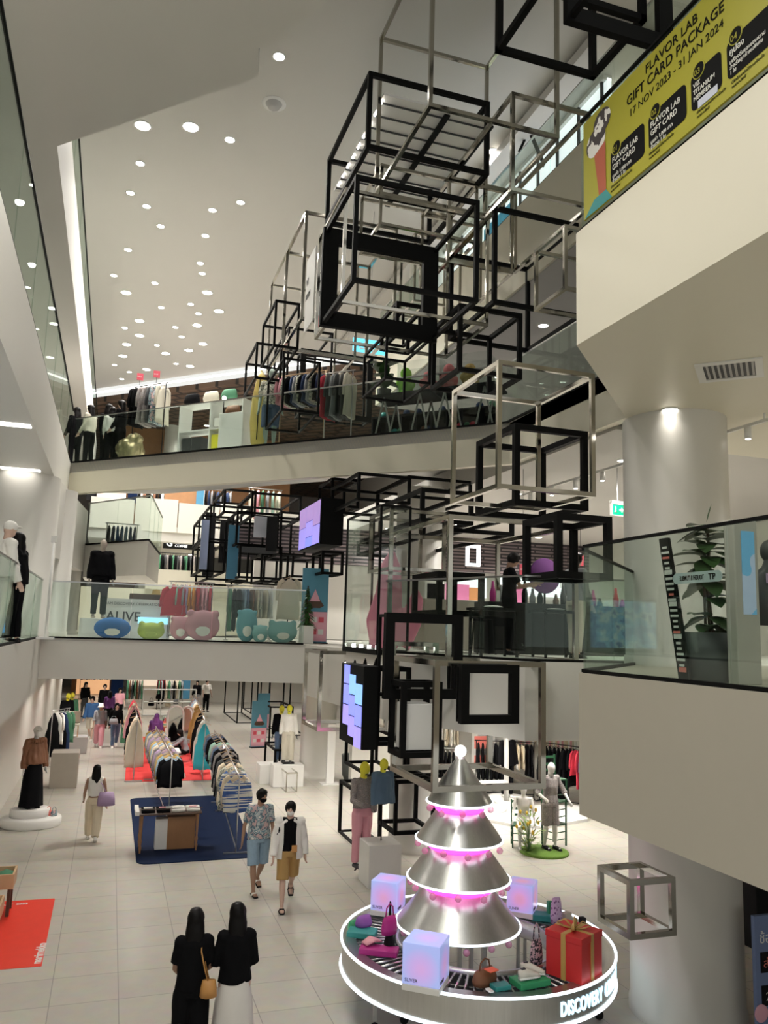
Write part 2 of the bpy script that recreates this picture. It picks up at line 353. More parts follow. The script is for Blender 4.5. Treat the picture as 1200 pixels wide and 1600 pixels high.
# ---------------------------------------------------------------- the hanging installation of open cube frames
def solve_box(cx, cy, Y, xr, y2, xd):
    """corner of a box measured at (cx, cy) on the plane Y; the other ends measured along its three edges"""
    P = at(cx, cy, y=Y); X0 = P.x
    zb = at(cx, y2, y=Y).z; X1 = at(xr, cy, y=Y).x
    yl = 972+(cy-972)*(xd-174)/(cx-174)
    Y1 = at(xd, yl, x=X0).y
    return [round(v, 2) for v in (X0, Y, min(P.z, zb), X1, Y1, max(P.z, zb))]
def cells(xs, ys, zs, solid):
    """one connected mesh: the solid cells of a small irregular grid"""
    mb = MB(); idx = {}; N = (len(xs)-1, len(ys)-1, len(zs)-1); vs = []; fs = []
    def vi(i, j, k):
        if (i, j, k) not in idx: idx[i, j, k] = len(vs); vs.append((xs[i], ys[j], zs[k]))
        return idx[i, j, k]
    ok = lambda i, j, k: 0 <= i < N[0] and 0 <= j < N[1] and 0 <= k < N[2] and solid(i, j, k)
    F6 = [((-1, 0, 0), ((0, 0, 0), (0, 0, 1), (0, 1, 1), (0, 1, 0))), ((1, 0, 0), ((1, 0, 0), (1, 1, 0), (1, 1, 1), (1, 0, 1))),
          ((0, -1, 0), ((0, 0, 0), (1, 0, 0), (1, 0, 1), (0, 0, 1))), ((0, 1, 0), ((0, 1, 0), (0, 1, 1), (1, 1, 1), (1, 1, 0))),
          ((0, 0, -1), ((0, 0, 0), (0, 1, 0), (1, 1, 0), (1, 0, 0))), ((0, 0, 1), ((0, 0, 1), (1, 0, 1), (1, 1, 1), (0, 1, 1)))]
    for i in range(N[0]):
        for j in range(N[1]):
            for k in range(N[2]):
                if ok(i, j, k):
                    for (a, b, c), q in F6:
                        if not ok(i+a, j+b, k+c): fs.append(tuple(vi(i+x, j+y, k+z) for x, y, z in q))
    return mb.add(vs, fs)
def frame_mesh(mb, b, th):
    x0, y0, z0, x1, y1, z1 = b; t = th/2
    for x in (x0, x1):
        for y in (y0, y1): mb.bar((x, y, z0-t), (x, y, z1+t), th)
    for z in (z0, z1):
        for y in (y0, y1): mb.bar((x0, y, z), (x1, y, z), th*.98)
        for x in (x0, x1): mb.bar((x, y0, z), (x, y1, z), th*.98)
def frame(spec, th, m, label, group=None, ring=None, rods=0):
    """an open cube of square bar; ring=(where, width) adds the wide flat square face some of them have"""
    b = spec if len(spec) == 6 and spec[2] < 30 and isinstance(spec, list) else solve_box(*spec)
    x0, y0, z0, x1, y1, z1 = b
    o = Vector((x0, y0, z0)); t = thing('chrome_cube_frame' if m == 'chrome' else 'black_cube_frame', label, 'cube frame', o, group=group)
    bb = [0, 0, 0, x1-x0, y1-y0, z1-z0]
    w, d, h = bb[3:]
    cells([-th/2, th/2, w-th/2, w+th/2], [-th/2, th/2, d-th/2, d+th/2], [-th/2, th/2, h-th/2, h+th/2], lambda i, j, k: (i == 1)+(j == 1)+(k == 1) <= 1).build('frame', m, t)
    if ring:
        where, rw = ring; y = 0 if where == 'near' else d; dp = .05
        cells([-th, rw, w-rw, w+th], [y-dp, y+dp], [-th, rw, h-rw, h+th], lambda i, j, k: not (i == 1 and k == 1)).build('wide_face', 'black_steel', t)
    if rods:   # thin suspension rods up to the ceiling
        mb = MB(); top = rods-z0
        mb.tube([(0, 0, h), (0, 0, top)], .006, 5); mb.tube([(w, d, h), (w, d, top)], .006, 5)
        mb.build('hanging_rod', 'steel', t)
    return t, b
K, CH = 'black_steel', 'chrome'
# upper right
frame((780, 77, 9.0, 926, -75, 845), .085, K, 'black cube frame hanging highest, near the top edge and left of the yellow banner')
frame((891, 28, 7.6, 1040, -130, 960), .07, K, 'black cube frame with a wide flat face, touching the upper corner of the yellow banner', ring=('near', .13))
frame((672, 165, 10.0, 870, -120, 588), .06, CH, 'large chrome cube frame hanging at the top centre, above the slatted panel')
frame((579, 116, 12.2, 762, 230, 515), .08, K, 'long black frame at the upper centre under the ceiling with a slatted panel behind it')
frame((801, 148, 10.2, 919, 296, 702), .06, CH, 'chrome box frame reaching under the tilted black square by the upper glass')
frame((883, 354, 9.2, 955, 450, 838), .05, CH, 'small chrome box frame partly hidden by the fascia under the yellow banner')
frame((774, 326, 11.0, 905, 472, 706), .07, K, 'black cube frame hanging before the cream fascia, left of the small chrome box frame')
frame((719, 478, 11.4, 812, 577, 678), .07, K, 'black cube frame just above the chrome frame and over the plush toys')
frame((558, 277, 10.4, 746, 438, 511), .065, K, 'biggest black cube frame with a very wide flat square face turned to the viewer', ring=('far', .2))
frame((541, 296, 11.4, 762, 472, 500), .05, CH, 'chrome frame crossing the biggest wide faced black cube')
frame((479, 332, 15.0, 620, 499, 449), .06, CH, 'chrome box frame left of the biggest wide faced black cube, around the white banners')
frame((449, 395, 17.5, 560, 545, 425), .05, CH, 'slim chrome box frame farther back, left of the white banners')
frame((702, 281, 12.4, 800, 409, 660), .05, CH, 'chrome box frame between the slatted panel and the cream fascia')
frame((597, 258, 12.5, 745, 350, 566), .05, CH, 'flat chrome box frame just under the slatted panel')
frame((621, 474, 12.8, 664, 522, 597), .06, K, 'outer small black cube frame of the nested pair under the biggest one')
frame((630, 486, 13.4, 656, 514, 606), .045, K, 'inner small black cube frame of the nested pair')
frame((605, 520, 12.2, 672, 590, 570), .04, K, 'thin black box frame hanging over the large leafy plant')
frame((473, 548, 19.2, 580, 646, 466), .05, K, 'low wide faced black square hanging above the clothes rack of the third level', ring=('near', .09))
frame((432, 470, 16.5, 468, 540, 412), .05, K, 'small black frame farthest left of all against the white ceiling')
frame((402, 536, 17.5, 440, 590, 385), .05, K, 'smallest black frame at the left end, before the boarded ceiling')
frame((452, 512, 18.5, 520, 600, 430), .05, K, 'thin black frame hanging behind the left end of the installation')
frame((445, 560, 15.8, 500, 640, 420), .045, K, 'thin black box frame directly above the surfboard')
frame((650, 365, 15.0, 720, 470, 628), .045, CH, 'thin chrome frame before the bright white shop of the top level')
# tilted square frame by the upper glass
tf = thing('tilted_black_frame', 'thin black square frame hung tilted behind the upper right chrome box', 'cube frame', at(806, 155, y=14))
o_ = at(806, 155, y=14); q = [at(806, 155, y=14)-o_, at(851, 136, y=14)-o_, at(888, 230, y=14)-o_, at(852, 262, y=14.4)-o_]
mb = MB()
for i in range(4): mb.bar(q[i], q[(i+1) % 4], .06)
mb.build('bars', K, tf); mb = MB(); mb.bar(q[0]+Vector((.3, .4, -.9)), q[2]+Vector((-.6, .4, .8)), .05); mb.bar((q[0]+q[3])/2, (q[1]+q[2])/2, .05); mb.build('crossbars', K, tf)
# middle
frame((780, 566, 9.3, 925, 760, 710), .06, CH, 'tall chrome cube frame around the thick black cube at the centre right', ring=None)
frame((807, 667, 10.4, 912, 785, 750), .09, K, 'thick black cube frame hanging inside the chrome one at the centre right')
frame((872, 806, 9.2, 949, 897, 823), .09, K, 'thick black cube frame touching the corner rail beside the slanted glass')
frame((704, 807, 10.3, 898, 1030, 612), .065, CH, 'large chrome cube frame standing before the second level platform')
frame((612, 797, 12.3, 695, 888, 580), .055, CH, 'chrome cube frame hanging high above the pink sculpture')
frame((687, 897, 11.6, 752, 957, 649), .08, K, 'small thick black cube frame beside the standing man in black')
frame((660, 765, 12.6, 736, 812, 595), .07, K, 'flat black box frame hanging under the third level soffit')
frame((702, 802, 12.8, 800, 828, 560), .07, K, 'long flat black frame lying behind the chrome one under the third level')
frame((561, 740, 15.2, 640, 780, 520), .06, K, 'flat black frame with a screen, tucked under the third level bridge')
frame((640, 745, 15.5, 735, 775, 590), .06, K, 'wide flat black frame under the third level bridge near its right end')
frame((606, 961, 10.3, 718, 1087, 594), .04, K, 'wide faced black square standing low before the pink sculpture', ring=('near', .09))
frame((723, 1042, 9.1, 806, 1127, 716), .03, K, 'wide faced black square hanging against the white fascia', ring=('near', .075))
frame((678, 1233, 9.3, 847, 1036, 614), .07, CH, 'large chrome cube frame hanging right above the silver cone tree')
frame((613, 1088, 11.2, 680, 1006, 600), .06, CH, 'chrome frame edge behind the low wide faced black square')
frame((497, 1140, 14.0, 602, 1019, 474), .06, CH, 'chrome cube frame hanging left of the large vertical screen')
frame((986, 1464, 7.4, 1051, 1379, 939), .055, CH, 'shiny chrome cube frame hanging by itself beside the white column')
# black frames standing on the ground around the two yellow headed dress forms
def on_floor(cx, cy, xr, y2, xd, th, m, label, z=0):
    Y = at(cx, cy, z=z).y; return frame((cx, cy, Y, xr, y2, xd), th, m, label)
on_floor(552, 1320, 592, 1236, 530, .07, K, 'black cube frame standing on the floor behind the dress form in pink trousers')
frame((617, 1302, 15.2, 676, 1222, 593), .07, K, 'black cube frame behind the dress form in the denim jacket')
frame((580, 1215, 15.8, 632, 1158, 540), .06, K, 'black cube frame directly under the large vertical screen')
frame((637, 1214, 15.6, 690, 1160, 632), .06, K, 'narrow black frame under the white panel right of the screen')
# vertical screens: solid black boxes with a lit mosaic of tiles on the side facing the void
def screen(spec, label, tiles, cols):
    x0, y0, z0, x1, y1, z1 = solve_box(*spec)
    t = thing('video_screen', label, 'screen', (x0, y0, z0)); w, d, h = x1-x0, y1-y0, z1-z0
    MB().box(0, 0, 0, w, d, h).build('housing', 'black_steel', t, .01)
    n = len(tiles[0])
    for (u0, u1, v0, v1, c) in tiles:
        MB().box(-.012, d*(1-u1)+.008, h*v0+.008, -.002, d*(1-u0)-.008, h*v1-.008).build('screen_tile', cols[c], t)
    return t
mat('tile_blue', (.30, .34, .95), .4, emit=.75, ecol=(.26, .30, .95), var=.15, scale=1.5)
mat('tile_violet', (.42, .36, .9), .4, emit=.7, ecol=(.38, .32, .9), var=.15, scale=1.5)
mat('tile_sky', (.3, .55, 1), .4, emit=.8, ecol=(.25, .5, 1), var=.1, scale=1.5)
mat('tile_rose', (.6, .35, .7), .4, emit=.5, ecol=(.5, .35, .8), var=.2, scale=2)
TC = ['tile_blue', 'tile_violet', 'tile_sky', 'tile_rose']
frame((588, 1162, 11.0, 636, 1045, 572), .06, K, 'black cube frame fixed to the back of the large vertical screen')
screen((565, 1173, 10.5, 588, 1041, 530), 'large vertical screen with purple blue tiles hanging left of the silver tree',
       [(.16, .42, .74, .99, 0), (.16, .42, .48, .74, 0), (.16, .42, .22, .48, 1), (.42, .68, .62, .88, 2), (.42, .68, .36, .62, 0), (.42, .68, .10, .36, 1), (.68, .97, .52, .78, 2), (.68, .97, .26, .52, 0), (.68, .97, .0, .26, 1)], TC)
screen((503, 777, 17.0, 538, 850, 470), 'smaller screen with violet tiles high among the far black frames',
       [(.0, .33, .5, .97, 3), (.0, .33, .03, .5, 1), (.33, .66, .6, .97, 3), (.33, .66, .25, .6, 1), (.33, .66, .03, .25, 0), (.66, .97, .45, .97, 3), (.66, .97, .03, .45, 1)], TC)
wp = solve_box(632, 1172, 9.9, 676, 1100, 618)
tag(MB().box(*wp).build('white_display_panel', 'white', bevel=.01), 'plain white display panel in a black frame right of the large screen', 'panel')
frame([wp[0]-.05, wp[1]-.05, wp[2]-.05, wp[3]+.05, wp[4]+.05, wp[5]+.25], .07, K, 'black frame that holds the plain white display panel')
# slatted panel near the ceiling with its little lamps
sp = solve_box(600, 150, 12.4, 770, 152, 520); x0, y0, z0, x1, y1, z1 = sp
t = thing('slatted_light_panel', 'white slatted panel with a row of tiny lamps hanging in the long black frame', 'light panel', (x0, y0, z0))
w, d = x1-x0, 3.4
MB().box(0, 0, .05, w, d, .09).build('panel', 'white', t)
for k in range(9): MB().box(0, .2+k*d/9, .02, w, .22+k*d/9, .05).build('slat', 'charcoal', t)
MB().box(w*.55, 0, -.06, w*.6, d, -.02).build('rail', 'black_steel', t); MB().box(w*.97, 0, -.06, w*1.01, d, -.02).build('rail', 'black_steel', t)
for k in range(9): MB().lathe([(0, -.03), (.02, -.03), (.025, 0)], (.0, .15+k*.36, 0), 10).build('lamp', 'lamp', t)
# clear vitrine around the end of the platform
vb = solve_box(594, 1016, 12.15, 640, 789, 541)
t = thing('acrylic_vitrine', 'tall clear acrylic box with lights in its base, left of the pink sculpture', 'vitrine', (vb[0]-.05, vb[1], vb[2]))
w, d, h = .5, vb[4]-vb[1], vb[5]-vb[2]
MB().box(-.01, 0, 0, .0, d, h).build('pane', 'clear_acrylic', t); MB().box(0, d-.01, 0, w, d, h).build('pane', 'clear_acrylic', t); MB().box(0, 0, 0, w, .01, h).build('pane', 'clear_acrylic', t)
MB().box(-.02, -.02, -.08, w, d+.02, 0).build('base', 'black_steel', t); mb = MB()
for x, y in ((0, 0), (w, 0), (0, d), (w, d)): mb.bar((x, y, 0), (x, y, h), .035)
for z in (h,):
    mb.bar((0, 0, z), (0, d, z), .035); mb.bar((w, 0, z), (w, d, z), .035); mb.bar((0, 0, z), (w, 0, z), .035); mb.bar((0, d, z), (w, d, z), .035)
mb.build('frame', 'black_steel', t)
for k in range(4): MB().lathe([(.0, .06), (.03, .06), (.035, 0)], (.1, .3+k*(d-.6)/3, 0), 10).build('lamp', 'lamp', t)
# track heads under it
for k in range(5):
    p = (vb[0]+.05, vb[1]+.25+k*.55, vb[2]-.16)
    s_ = thing('spotlight', 'one of the spotlights under the clear acrylic vitrine above the large screen', 'spotlight', p, group='spotlights under the vitrine')
    MB().tube([(0, 0, .08), (-.03, -.02, -.02)], .012, 6).build('bracket', 'black_steel', s_)
    MB().tube([(.0, .02, 0), (-.05, -.05, -.12)], [.035, .05], 10).build('housing', 'black_steel', s_)
    MB().ell((-.053, -.054, -.123), (.042, .042, .02), 10, 6).build('lens', 'lamp', s_)
# white banners in the chrome frame
for k, (xa, xb_, ya, yb, lab) in enumerate(((478, 492, 383, 500, 'narrow white banner at the far end of the pair in the chrome box frame'), (494, 512, 378, 496, 'white banner with black letters and a red corner in the chrome box frame'))):
    A = at(xb_, (ya+yb)/2, y=13.2); 
    yl = 972+((ya+yb)/2-972)*(xa-174)/(xb_-174); B = at(xa, yl, x=A.x)
    zt, zb = at(xb_, ya, y=13.2).z, at(xb_, yb, y=13.2).z
    t = thing('hanging_banner', lab, 'banner', (A.x, A.y, zb)); L = B.y-A.y; H = zt-zb
    MB().box(-.01, 0, 0, .01, L, H).build('panel', 'white', t)
    text('lettering', 'TORIA' if k else 'VI', .28 if k else .2, 'black', t, (-.013, L*.93, H*.62), (PI/2, 0, -PI/2), sx=.9*L/.85 if k else 1)
    text('lettering', 'KOOM', .16, 'black', t, (-.013, L*.93, H*.42), (PI/2, 0, -PI/2), sx=.7)
    if k:
        mat('red', (.62, .03, .02), .5)
        MB().add([(-.013, L*.9, 0), (-.013, .02, .3), (-.013, .02, 0), (-.013, L*.6, 0), (-.013, L*.4, .4)], [(0, 3, 4), (3, 2, 1)]).build('red_shape', 'red', t)
# far cluster of frames with hanging coloured panels (second level, beyond the bridge)
def cluster(specs, Y):
    for (cx, cy, xr, y2, xd, lab) in specs: frame((cx, cy, Y, xr, y2, xd), .06, K, lab)
cluster([(318, 806, 365, 842, 304, 'upper small frame of the far left cluster beyond the second level bridge'),
         (316, 846, 352, 892, 302, 'black frame below it in the far left cluster, above the red sweatshirt'),
         (330, 790, 392, 905, 312, 'tall black frame of the far left cluster with a narrow blue panel')], 23.5)
cluster([(372, 800, 435, 850, 354, 'black frame at the middle of the far cluster with a pale blue panel'),
         (376, 852, 440, 902, 356, 'lower middle black frame of the far cluster above the coloured hangers'),
         (395, 770, 470, 806, 372, 'flat black frame of the far cluster just under the bridge'),
         (440, 800, 478, 865, 420, 'black frame beside the smaller violet screen')], 21.5)
cluster([(505, 862, 535, 895, 490, 'small black frame under the smaller violet screen'),
         (520, 748, 560, 790, 500, 'black frame above the smaller violet screen')], 17.6)
mat('panel_blue', (.30, .36, .55), .5); mat('panel_pale', (.55, .58, .66), .5); mat('panel_navy', (.02, .05, .16), .5); mat('panel_teal', (.06, .22, .36), .5)
for (xa, ya, xb_, yb, Y, m_, lab) in [(316, 812, 323, 890, 23.4, 'panel_blue', 'narrow blue hanging panel in the tall far frame'), (398, 806, 416, 840, 21.4, 'panel_pale', 'pale blue hanging panel in the middle far frame'),
        (322, 800, 332, 900, 24.2, 'black', 'tall black hanging panel beside the narrow blue one'), (345, 812, 354, 880, 24.2, 'black', 'tall black hanging panel of the far left cluster'),
        (372, 850, 432, 866, 22.4, 'charcoal', 'wide dark hanging panel in the middle of the far cluster'), (418, 806, 432, 862, 21.2, 'black', 'black hanging panel right of the pale blue one'),
        (358, 820, 370, 905, 22.0, 'panel_teal', 'tall dull blue hanging panel left of the middle far frames')]:
    A = at(xa, ya, y=Y); B = at(xb_, yb, y=Y)
    tag(MB().box(0, 0, 0, B.x-A.x, .05, A.z-B.z).build('display_banner', m_, bevel=.005), lab, 'panel').location = (A.x, Y, B.z)
cluster([(352, 765, 400, 800, 335, 'black frame at the upper left of the far cluster right under the bridge'), (458, 868, 500, 900, 440, 'low black frame of the far cluster left of the blue poster'),
         (410, 866, 450, 908, 395, 'black frame low in the far cluster above the cream tops')], 22.5)
# dark frames standing on the ground floor left of the round column, with the poster
on_floor(420, 1165, 455, 1105, 404, .06, K, 'black frame standing around the blue poster stand on the ground floor')
on_floor(428, 1222, 452, 1172, 413, .06, K, 'low black frame beside the two yellow headed dress forms and the column')
on_floor(440, 1150, 476, 1052, 418, .06, K, 'tall black frame behind the two yellow headed dress forms and the column')
on_floor(370, 1130, 400, 1060, 350, .06, K, 'tall black frame farther back behind the blue poster stand')
on_floor(392, 1115, 420, 1052, 380, .06, K, 'black frame in the row of far frames behind the poster')
on_floor(447, 1238, 463, 1208, 429, .03, CH, 'low silver stand frame in front of the white block by the column')
# ---------------------------------------------------------------- people and mannequins
def remesh(o, vox, fold=0, fs=9):
    md = o.modifiers.new('join', 'REMESH'); md.mode = 'VOXEL'; md.voxel_size = vox; md.use_smooth_shade = True
    bpy.context.view_layer.update()
    me = bpy.data.meshes.new_from_object(o.evaluated_get(bpy.context.evaluated_depsgraph_get()))
    o.modifiers.clear(); old = o.data; o.data = me; bpy.data.meshes.remove(old)
    bm = bmesh.new(); bm.from_mesh(me)
    bmesh.ops.smooth_vert(bm, verts=bm.verts, factor=.5, use_axis_x=True, use_axis_y=True, use_axis_z=True)
    bm.normal_update()
    if fold:
        for v in bm.verts: v.co += v.normal*(noise.noise(Vector((v.co.x*fs, v.co.y*fs, v.co.z*fs*.45)))*fold)
    for f in bm.faces: f.smooth = True
    bm.to_mesh(me); bm.free(); return o
R_ = math.radians
def skeleton(H, pose):
    P = dict(lL=(8, 6), lR=(-6, 4), aL=(5, 8, 15), aR=(-5, 8, 15), lean=0, look=(0, 0), hipw=.052, shw=.105)
    P.update(pose or {})
    J = {}; hz = .515*H; hip = Vector((0, 0, 0))
    def leg(side, sw, kn):
        h = Vector((side*P['hipw']*H, 0, 0)); a = R_(sw); k = h+Vector((side*.004*H, math.sin(a), -math.cos(a)))*.245*H
        b = a-R_(kn); an = k+Vector((0, math.sin(b), -math.cos(b)))*.232*H; return h, k, an, b
    for s, n_ in ((-1, 'L'), (1, 'R')): J['hip'+n_], J['kn'+n_], J['an'+n_], J['fa'+n_] = leg(s, *P['l'+n_])
    low = min(J['anL'].z, J['anR'].z); up = Vector((0, 0, .038*H-low))
    for k in list(J):
        if isinstance(J[k], Vector): J[k] = J[k]+up
    base = up; l = R_(P['lean'])
    def tor(z, y=0): v = Vector((0, z*math.sin(l)+y, z*math.cos(l)))*1; return base+v
    J['pel'] = tor(.01*H); J['wai'] = tor(.105*H); J['che'] = tor(.205*H, .004*H); J['sho'] = tor(.285*H); J['nec'] = tor(.315*H); J['nk2'] = tor(.355*H, .006*H)
    ya, ti = R_(P['look'][0]), R_(P['look'][1])
    rot = Matrix.Rotation(ya, 3, 'Z') @ Matrix.Rotation(-ti, 3, 'X'); J['rot'] = rot
    J['head'] = J['nk2']+rot @ Vector((0, .014*H, .062*H))
    for s, n_ in ((-1, 'L'), (1, 'R')):
        sw, ab, el = P['a'+n_][:3]; inn = P['a'+n_][3] if len(P['a'+n_]) > 3 else 0
        sh = tor(.290*H)+Vector((s*P['shw']*H, 0, 0)); a = R_(sw); b = R_(ab)
        e = sh+Vector((s*math.sin(b), math.sin(a)*math.cos(b), -math.cos(a)*math.cos(b)))*.172*H
        f = a+R_(el); i_ = R_(inn); w = e+Vector((-s*math.sin(i_)+s*math.sin(b)*.4*math.cos(i_), math.sin(f)*math.cos(i_), -math.cos(f)*math.cos(i_))).normalized()*.147*H
        J['sh'+n_], J['el'+n_], J['wr'+n_] = sh, e, w
    return J
def hand(mb, w, d, side, H, up):
    d = d.normalized(); up = (up-d*up.dot(d)).normalized(); lat = d.cross(up).normalized()
    p = w+d*.05*H; mb.tube([w-d*.01*H, w+d*.02*H, p], [(.014*H, .011*H), (.023*H, .012*H), (.022*H, .010*H)], 8, flatdir=lat)
    for k, (off, L) in enumerate(((-.0165, .036), (-.0055, .042), (.0055, .040), (.0165, .031))):
        a = p+lat*off*H; b = a+d*L*.55*H-up*.004*H; c = b+(d*.6-up*.5).normalized()*L*.5*H
        mb.tube([a-d*.008*H, a, b, c], [.0056*H, .0056*H, .0052*H, .0042*H], 6)
    a = w+d*.022*H-lat*side*.018*H; b = a+(d*.6-lat*side*.7).normalized()*.024*H; c = b+d*.018*H-up*.004*H
    mb.tube([a, b, c], [.0065*H, .006*H, .0048*H], 6)
def figure(name, label, cat, loc, H, rz, pose, skin, top=None, bottom=None, hair=None, shoes=None, extras=(), vox=.014, group=None, face=True, dummy=False, headmat=None, legs=True, hands=True):
    t = thing(name, label, cat, loc, rz, group); J = skeleton(H, pose); mb = MB(); h = H
    X = (1, 0, 0)
    mb.tube([J['pel']-Vector((0, 0, .035*h)), J['pel'], J['wai'], J['che'], J['sho'], J['nec']], [(.07*h, .055*h), (.095*h, .062*h), (.075*h, .052*h), (.092*h, .062*h), (.088*h, .048*h), (.035*h, .035*h)], 14, flatdir=X)
    mb.tube([J['sho'], J['nec'], J['nk2']+Vector((0, 0, .02*h))], [.04*h, .034*h, .031*h], 10)
    rot = J['rot']; hd = J['head']
    mb.ell(hd, (.043*h, .053*h, .064*h), 16, 12, rot)
    mb.ell(hd+rot @ Vector((0, .012*h, -.032*h)), (.032*h, .036*h, .032*h), 12, 8, rot)
    if not dummy:
        mb.tube([hd+rot @ Vector((0, .048*h, .012*h)), hd+rot @ Vector((0, .062*h, -.008*h)), hd+rot @ Vector((0, .050*h, -.014*h))], [.004*h, .008*h, .006*h], 6)
        for s in (-1, 1): mb.ell(hd+rot @ Vector((s*.043*h, -.002*h, 0)), (.006*h, .010*h, .016*h), 8, 6, rot)
    for s, n_ in ((-1, 'L'), (1, 'R')):
        if legs:
            hp, k, a, fa = J['hip'+n_], J['kn'+n_], J['an'+n_], J['fa'+n_]
            mb.tube([hp+Vector((0, 0, .02*h)), hp.lerp(k, .35), k, k.lerp(a, .3), a.lerp(k, .12), a], [.052*h, .046*h, .031*h, .032*h, .019*h, .019*h], 10)
            f = Vector((0, math.cos(fa*.5), math.sin(fa*.5)*.6 if fa < 0 else 0)).normalized()
            if fa < -.25: f = Vector((0, math.cos(fa*.8), math.sin(fa*.8)))
            J['toe'+n_] = a+f*.095*h-Vector((0, 0, .018*h)); J['foot'+n_] = f
            mb.tube([a-f*.028*h-Vector((0, 0, .018*h)), a-Vector((0, 0, .014*h)), a+f*.05*h-Vector((0, 0, .02*h)), J['toe'+n_]], [(.019*h, .018*h), (.023*h, .024*h), (.026*h, .016*h), (.020*h, .011*h)], 8, flatdir=X)
        sh, e, w = J['sh'+n_], J['el'+n_], J['wr'+n_]
        mb.tube([J['sho'].lerp(sh, .3), sh, sh.lerp(e, .4), e, e.lerp(w, .3), w], [.028*h, .028*h, .025*h, .020*h, .021*h, .014*h], 9)
        if hands: hand(mb, w, (w-e), s, h, Vector((s*-1.0, .3, 0)))
    body = mb.build('body', skin, t); remesh(body, vox)
    if headmat:
        m2 = MB(); m2.ell(hd, (.048*h, .058*h, .069*h), 14, 10, rot); m2.tube([J['nec'], J['nk2']+Vector((0, 0, .02*h))], [.036*h, .034*h], 10); remesh(m2.build('head_cover', headmat, t), .012)
    if face and not dummy:
        for s in (-1, 1): MB().ell(hd+rot @ Vector((s*.017*h, .0475*h, .008*h)), (.006*h, .004*h, .003*h), 8, 6, rot).build('eye', 'black', t)
        MB().ell(hd+rot @ Vector((0, .046*h, -.034*h)), (.012*h, .004*h, .003*h), 8, 6, rot).build('mouth', 'lips', t)
    if top:
        kind, mt, hem = top[:3]; g = .010*h+(.012*h if kind in ('coat', 'jacket', 'puffer') else 0); c = MB()
        zt = J['wai'].lerp(J['pel'], hem)
        wd = 1.25 if kind in ('coat', 'jacket', 'puffer', 'loose') else 1.05
        if kind == 'puffer': wd = 1.5
        pts = [zt, J['wai'], J['che'], J['sho'], J['nec']]
        c.tube(pts, [(.093*h*wd+g, .064*h*wd+g), (.080*h*wd+g, .056*h*wd+g), (.092*h+g, .062*h+g), (.088*h+g, .050*h+g), (.040*h, .040*h)], 16, flatdir=X)
        for s, n_ in ((-1, 'L'), (1, 'R')):
            sh, e, w = J['sh'+n_], J['el'+n_], J['wr'+n_]
            if kind == 'tank': continue
            c.ell(sh+Vector((-s*.006*h, 0, .002*h)), .036*h+g*.7, 10, 8)
            if kind in ('tee', 'loose'): c.tube([J['sho'].lerp(sh, .3), sh, sh.lerp(e, .75)], [.030*h+g*.4, .030*h+g*.6, .030*h+g*.9], 10)
            elif kind == 'half': c.tube([J['sho'].lerp(sh, .3), sh, e, e.lerp(w, .25)], [.030*h+g*.4, .030*h+g*.6, .027*h+g*.6, .028*h+g*.8], 10)
            else: c.tube([J['sho'].lerp(sh, .3), sh, sh.lerp(e, .5), e, e.lerp(w, .5), w], [.030*h+g*.4, .031*h+g*.6, .029*h+g*.6, .024*h+g*.7, .024*h+g*.7, .019*h+g*.7], 10)
        c.tube([J['shL']+Vector((.01*h, 0, .002*h)), J['sho']+Vector((0, 0, .012*h)), J['shR']+Vector((-.01*h, 0, .002*h))], [(.034*h+g*.5, .034*h+g*.5), (.040*h+g*.5, .036*h+g*.5), (.034*h+g*.5, .034*h+g*.5)], 10, flatdir=(0, 1, 0))
        remesh(c.build('jacket' if kind in ('coat', 'jacket', 'puffer') else 'shirt', mt, t), max(.011, vox), .012*(1.8 if kind == 'puffer' else 1), 14)
    if bottom and legs:
        kind, mt = bottom[:2]; c = MB()
        if kind in ('skirt', 'longskirt', 'dress'):
            zb = (.045 if kind == 'longskirt' else .25)*h; n = 28; vs = []; fs = []; R = 9
            for i in range(R+1):
                f = i/R; z = J['wai'].z-.02*h+(zb-J['wai'].z)*f; rx = (.086+.050*min(1, f*3)*.35+.045*f)*h; ry = (.060+.030*min(1, f*3)+.040*f)*h; y0 = J['wai'].y*(1-f)
                for k in range(n):
                    a = 2*PI*k/n; q = 1+.07*f*math.sin(a*7+f*2)+.03*f*math.sin(a*11); vs.append((rx*q*math.cos(a), y0+ry*q*math.sin(a), z))
            for i in range(R):
                for k in range(n): fs.append((i*n+k, (i+1)*n+k, (i+1)*n+(k+1) % n, i*n+(k+1) % n))
            c.add(vs, fs, True); c.build('skirt', mt, t)
        else:
            en = {'shorts': .85, 'long': 1, 'wide': 1}[kind]; lo = 1 if kind != 'shorts' else 0; g = .009*h; w_ = 1.5 if kind == 'wide' else 1.0
            c.tube([J['pel'].lerp(J['wai'], .55), J['pel'], J['pel']-Vector((0, 0, .035*h))], [(.084*h+g, .058*h+g), (.100*h+g, .068*h+g), (.092*h+g, .064*h+g)], 14, flatdir=X)
            for s, n_ in ((-1, 'L'), (1, 'R')):
                hp, k, a = J['hip'+n_], J['kn'+n_], J['an'+n_]
                if lo: c.tube([hp, hp.lerp(k, .4), k, k.lerp(a, .5), k.lerp(a, .93)], [.053*h+g, .048*h*w_**.5+g, .034*h*w_+g, .031*h*w_+g, .028*h*w_+g], 10)
                else: c.tube([hp, hp.lerp(k, .4), hp.lerp(k, .98)], [.054*h+g, .052*h+g, .048*h+g*1.3], 10)
            remesh(c.build('trousers' if lo else 'shorts', mt, t), max(.011, vox), .008, 12)
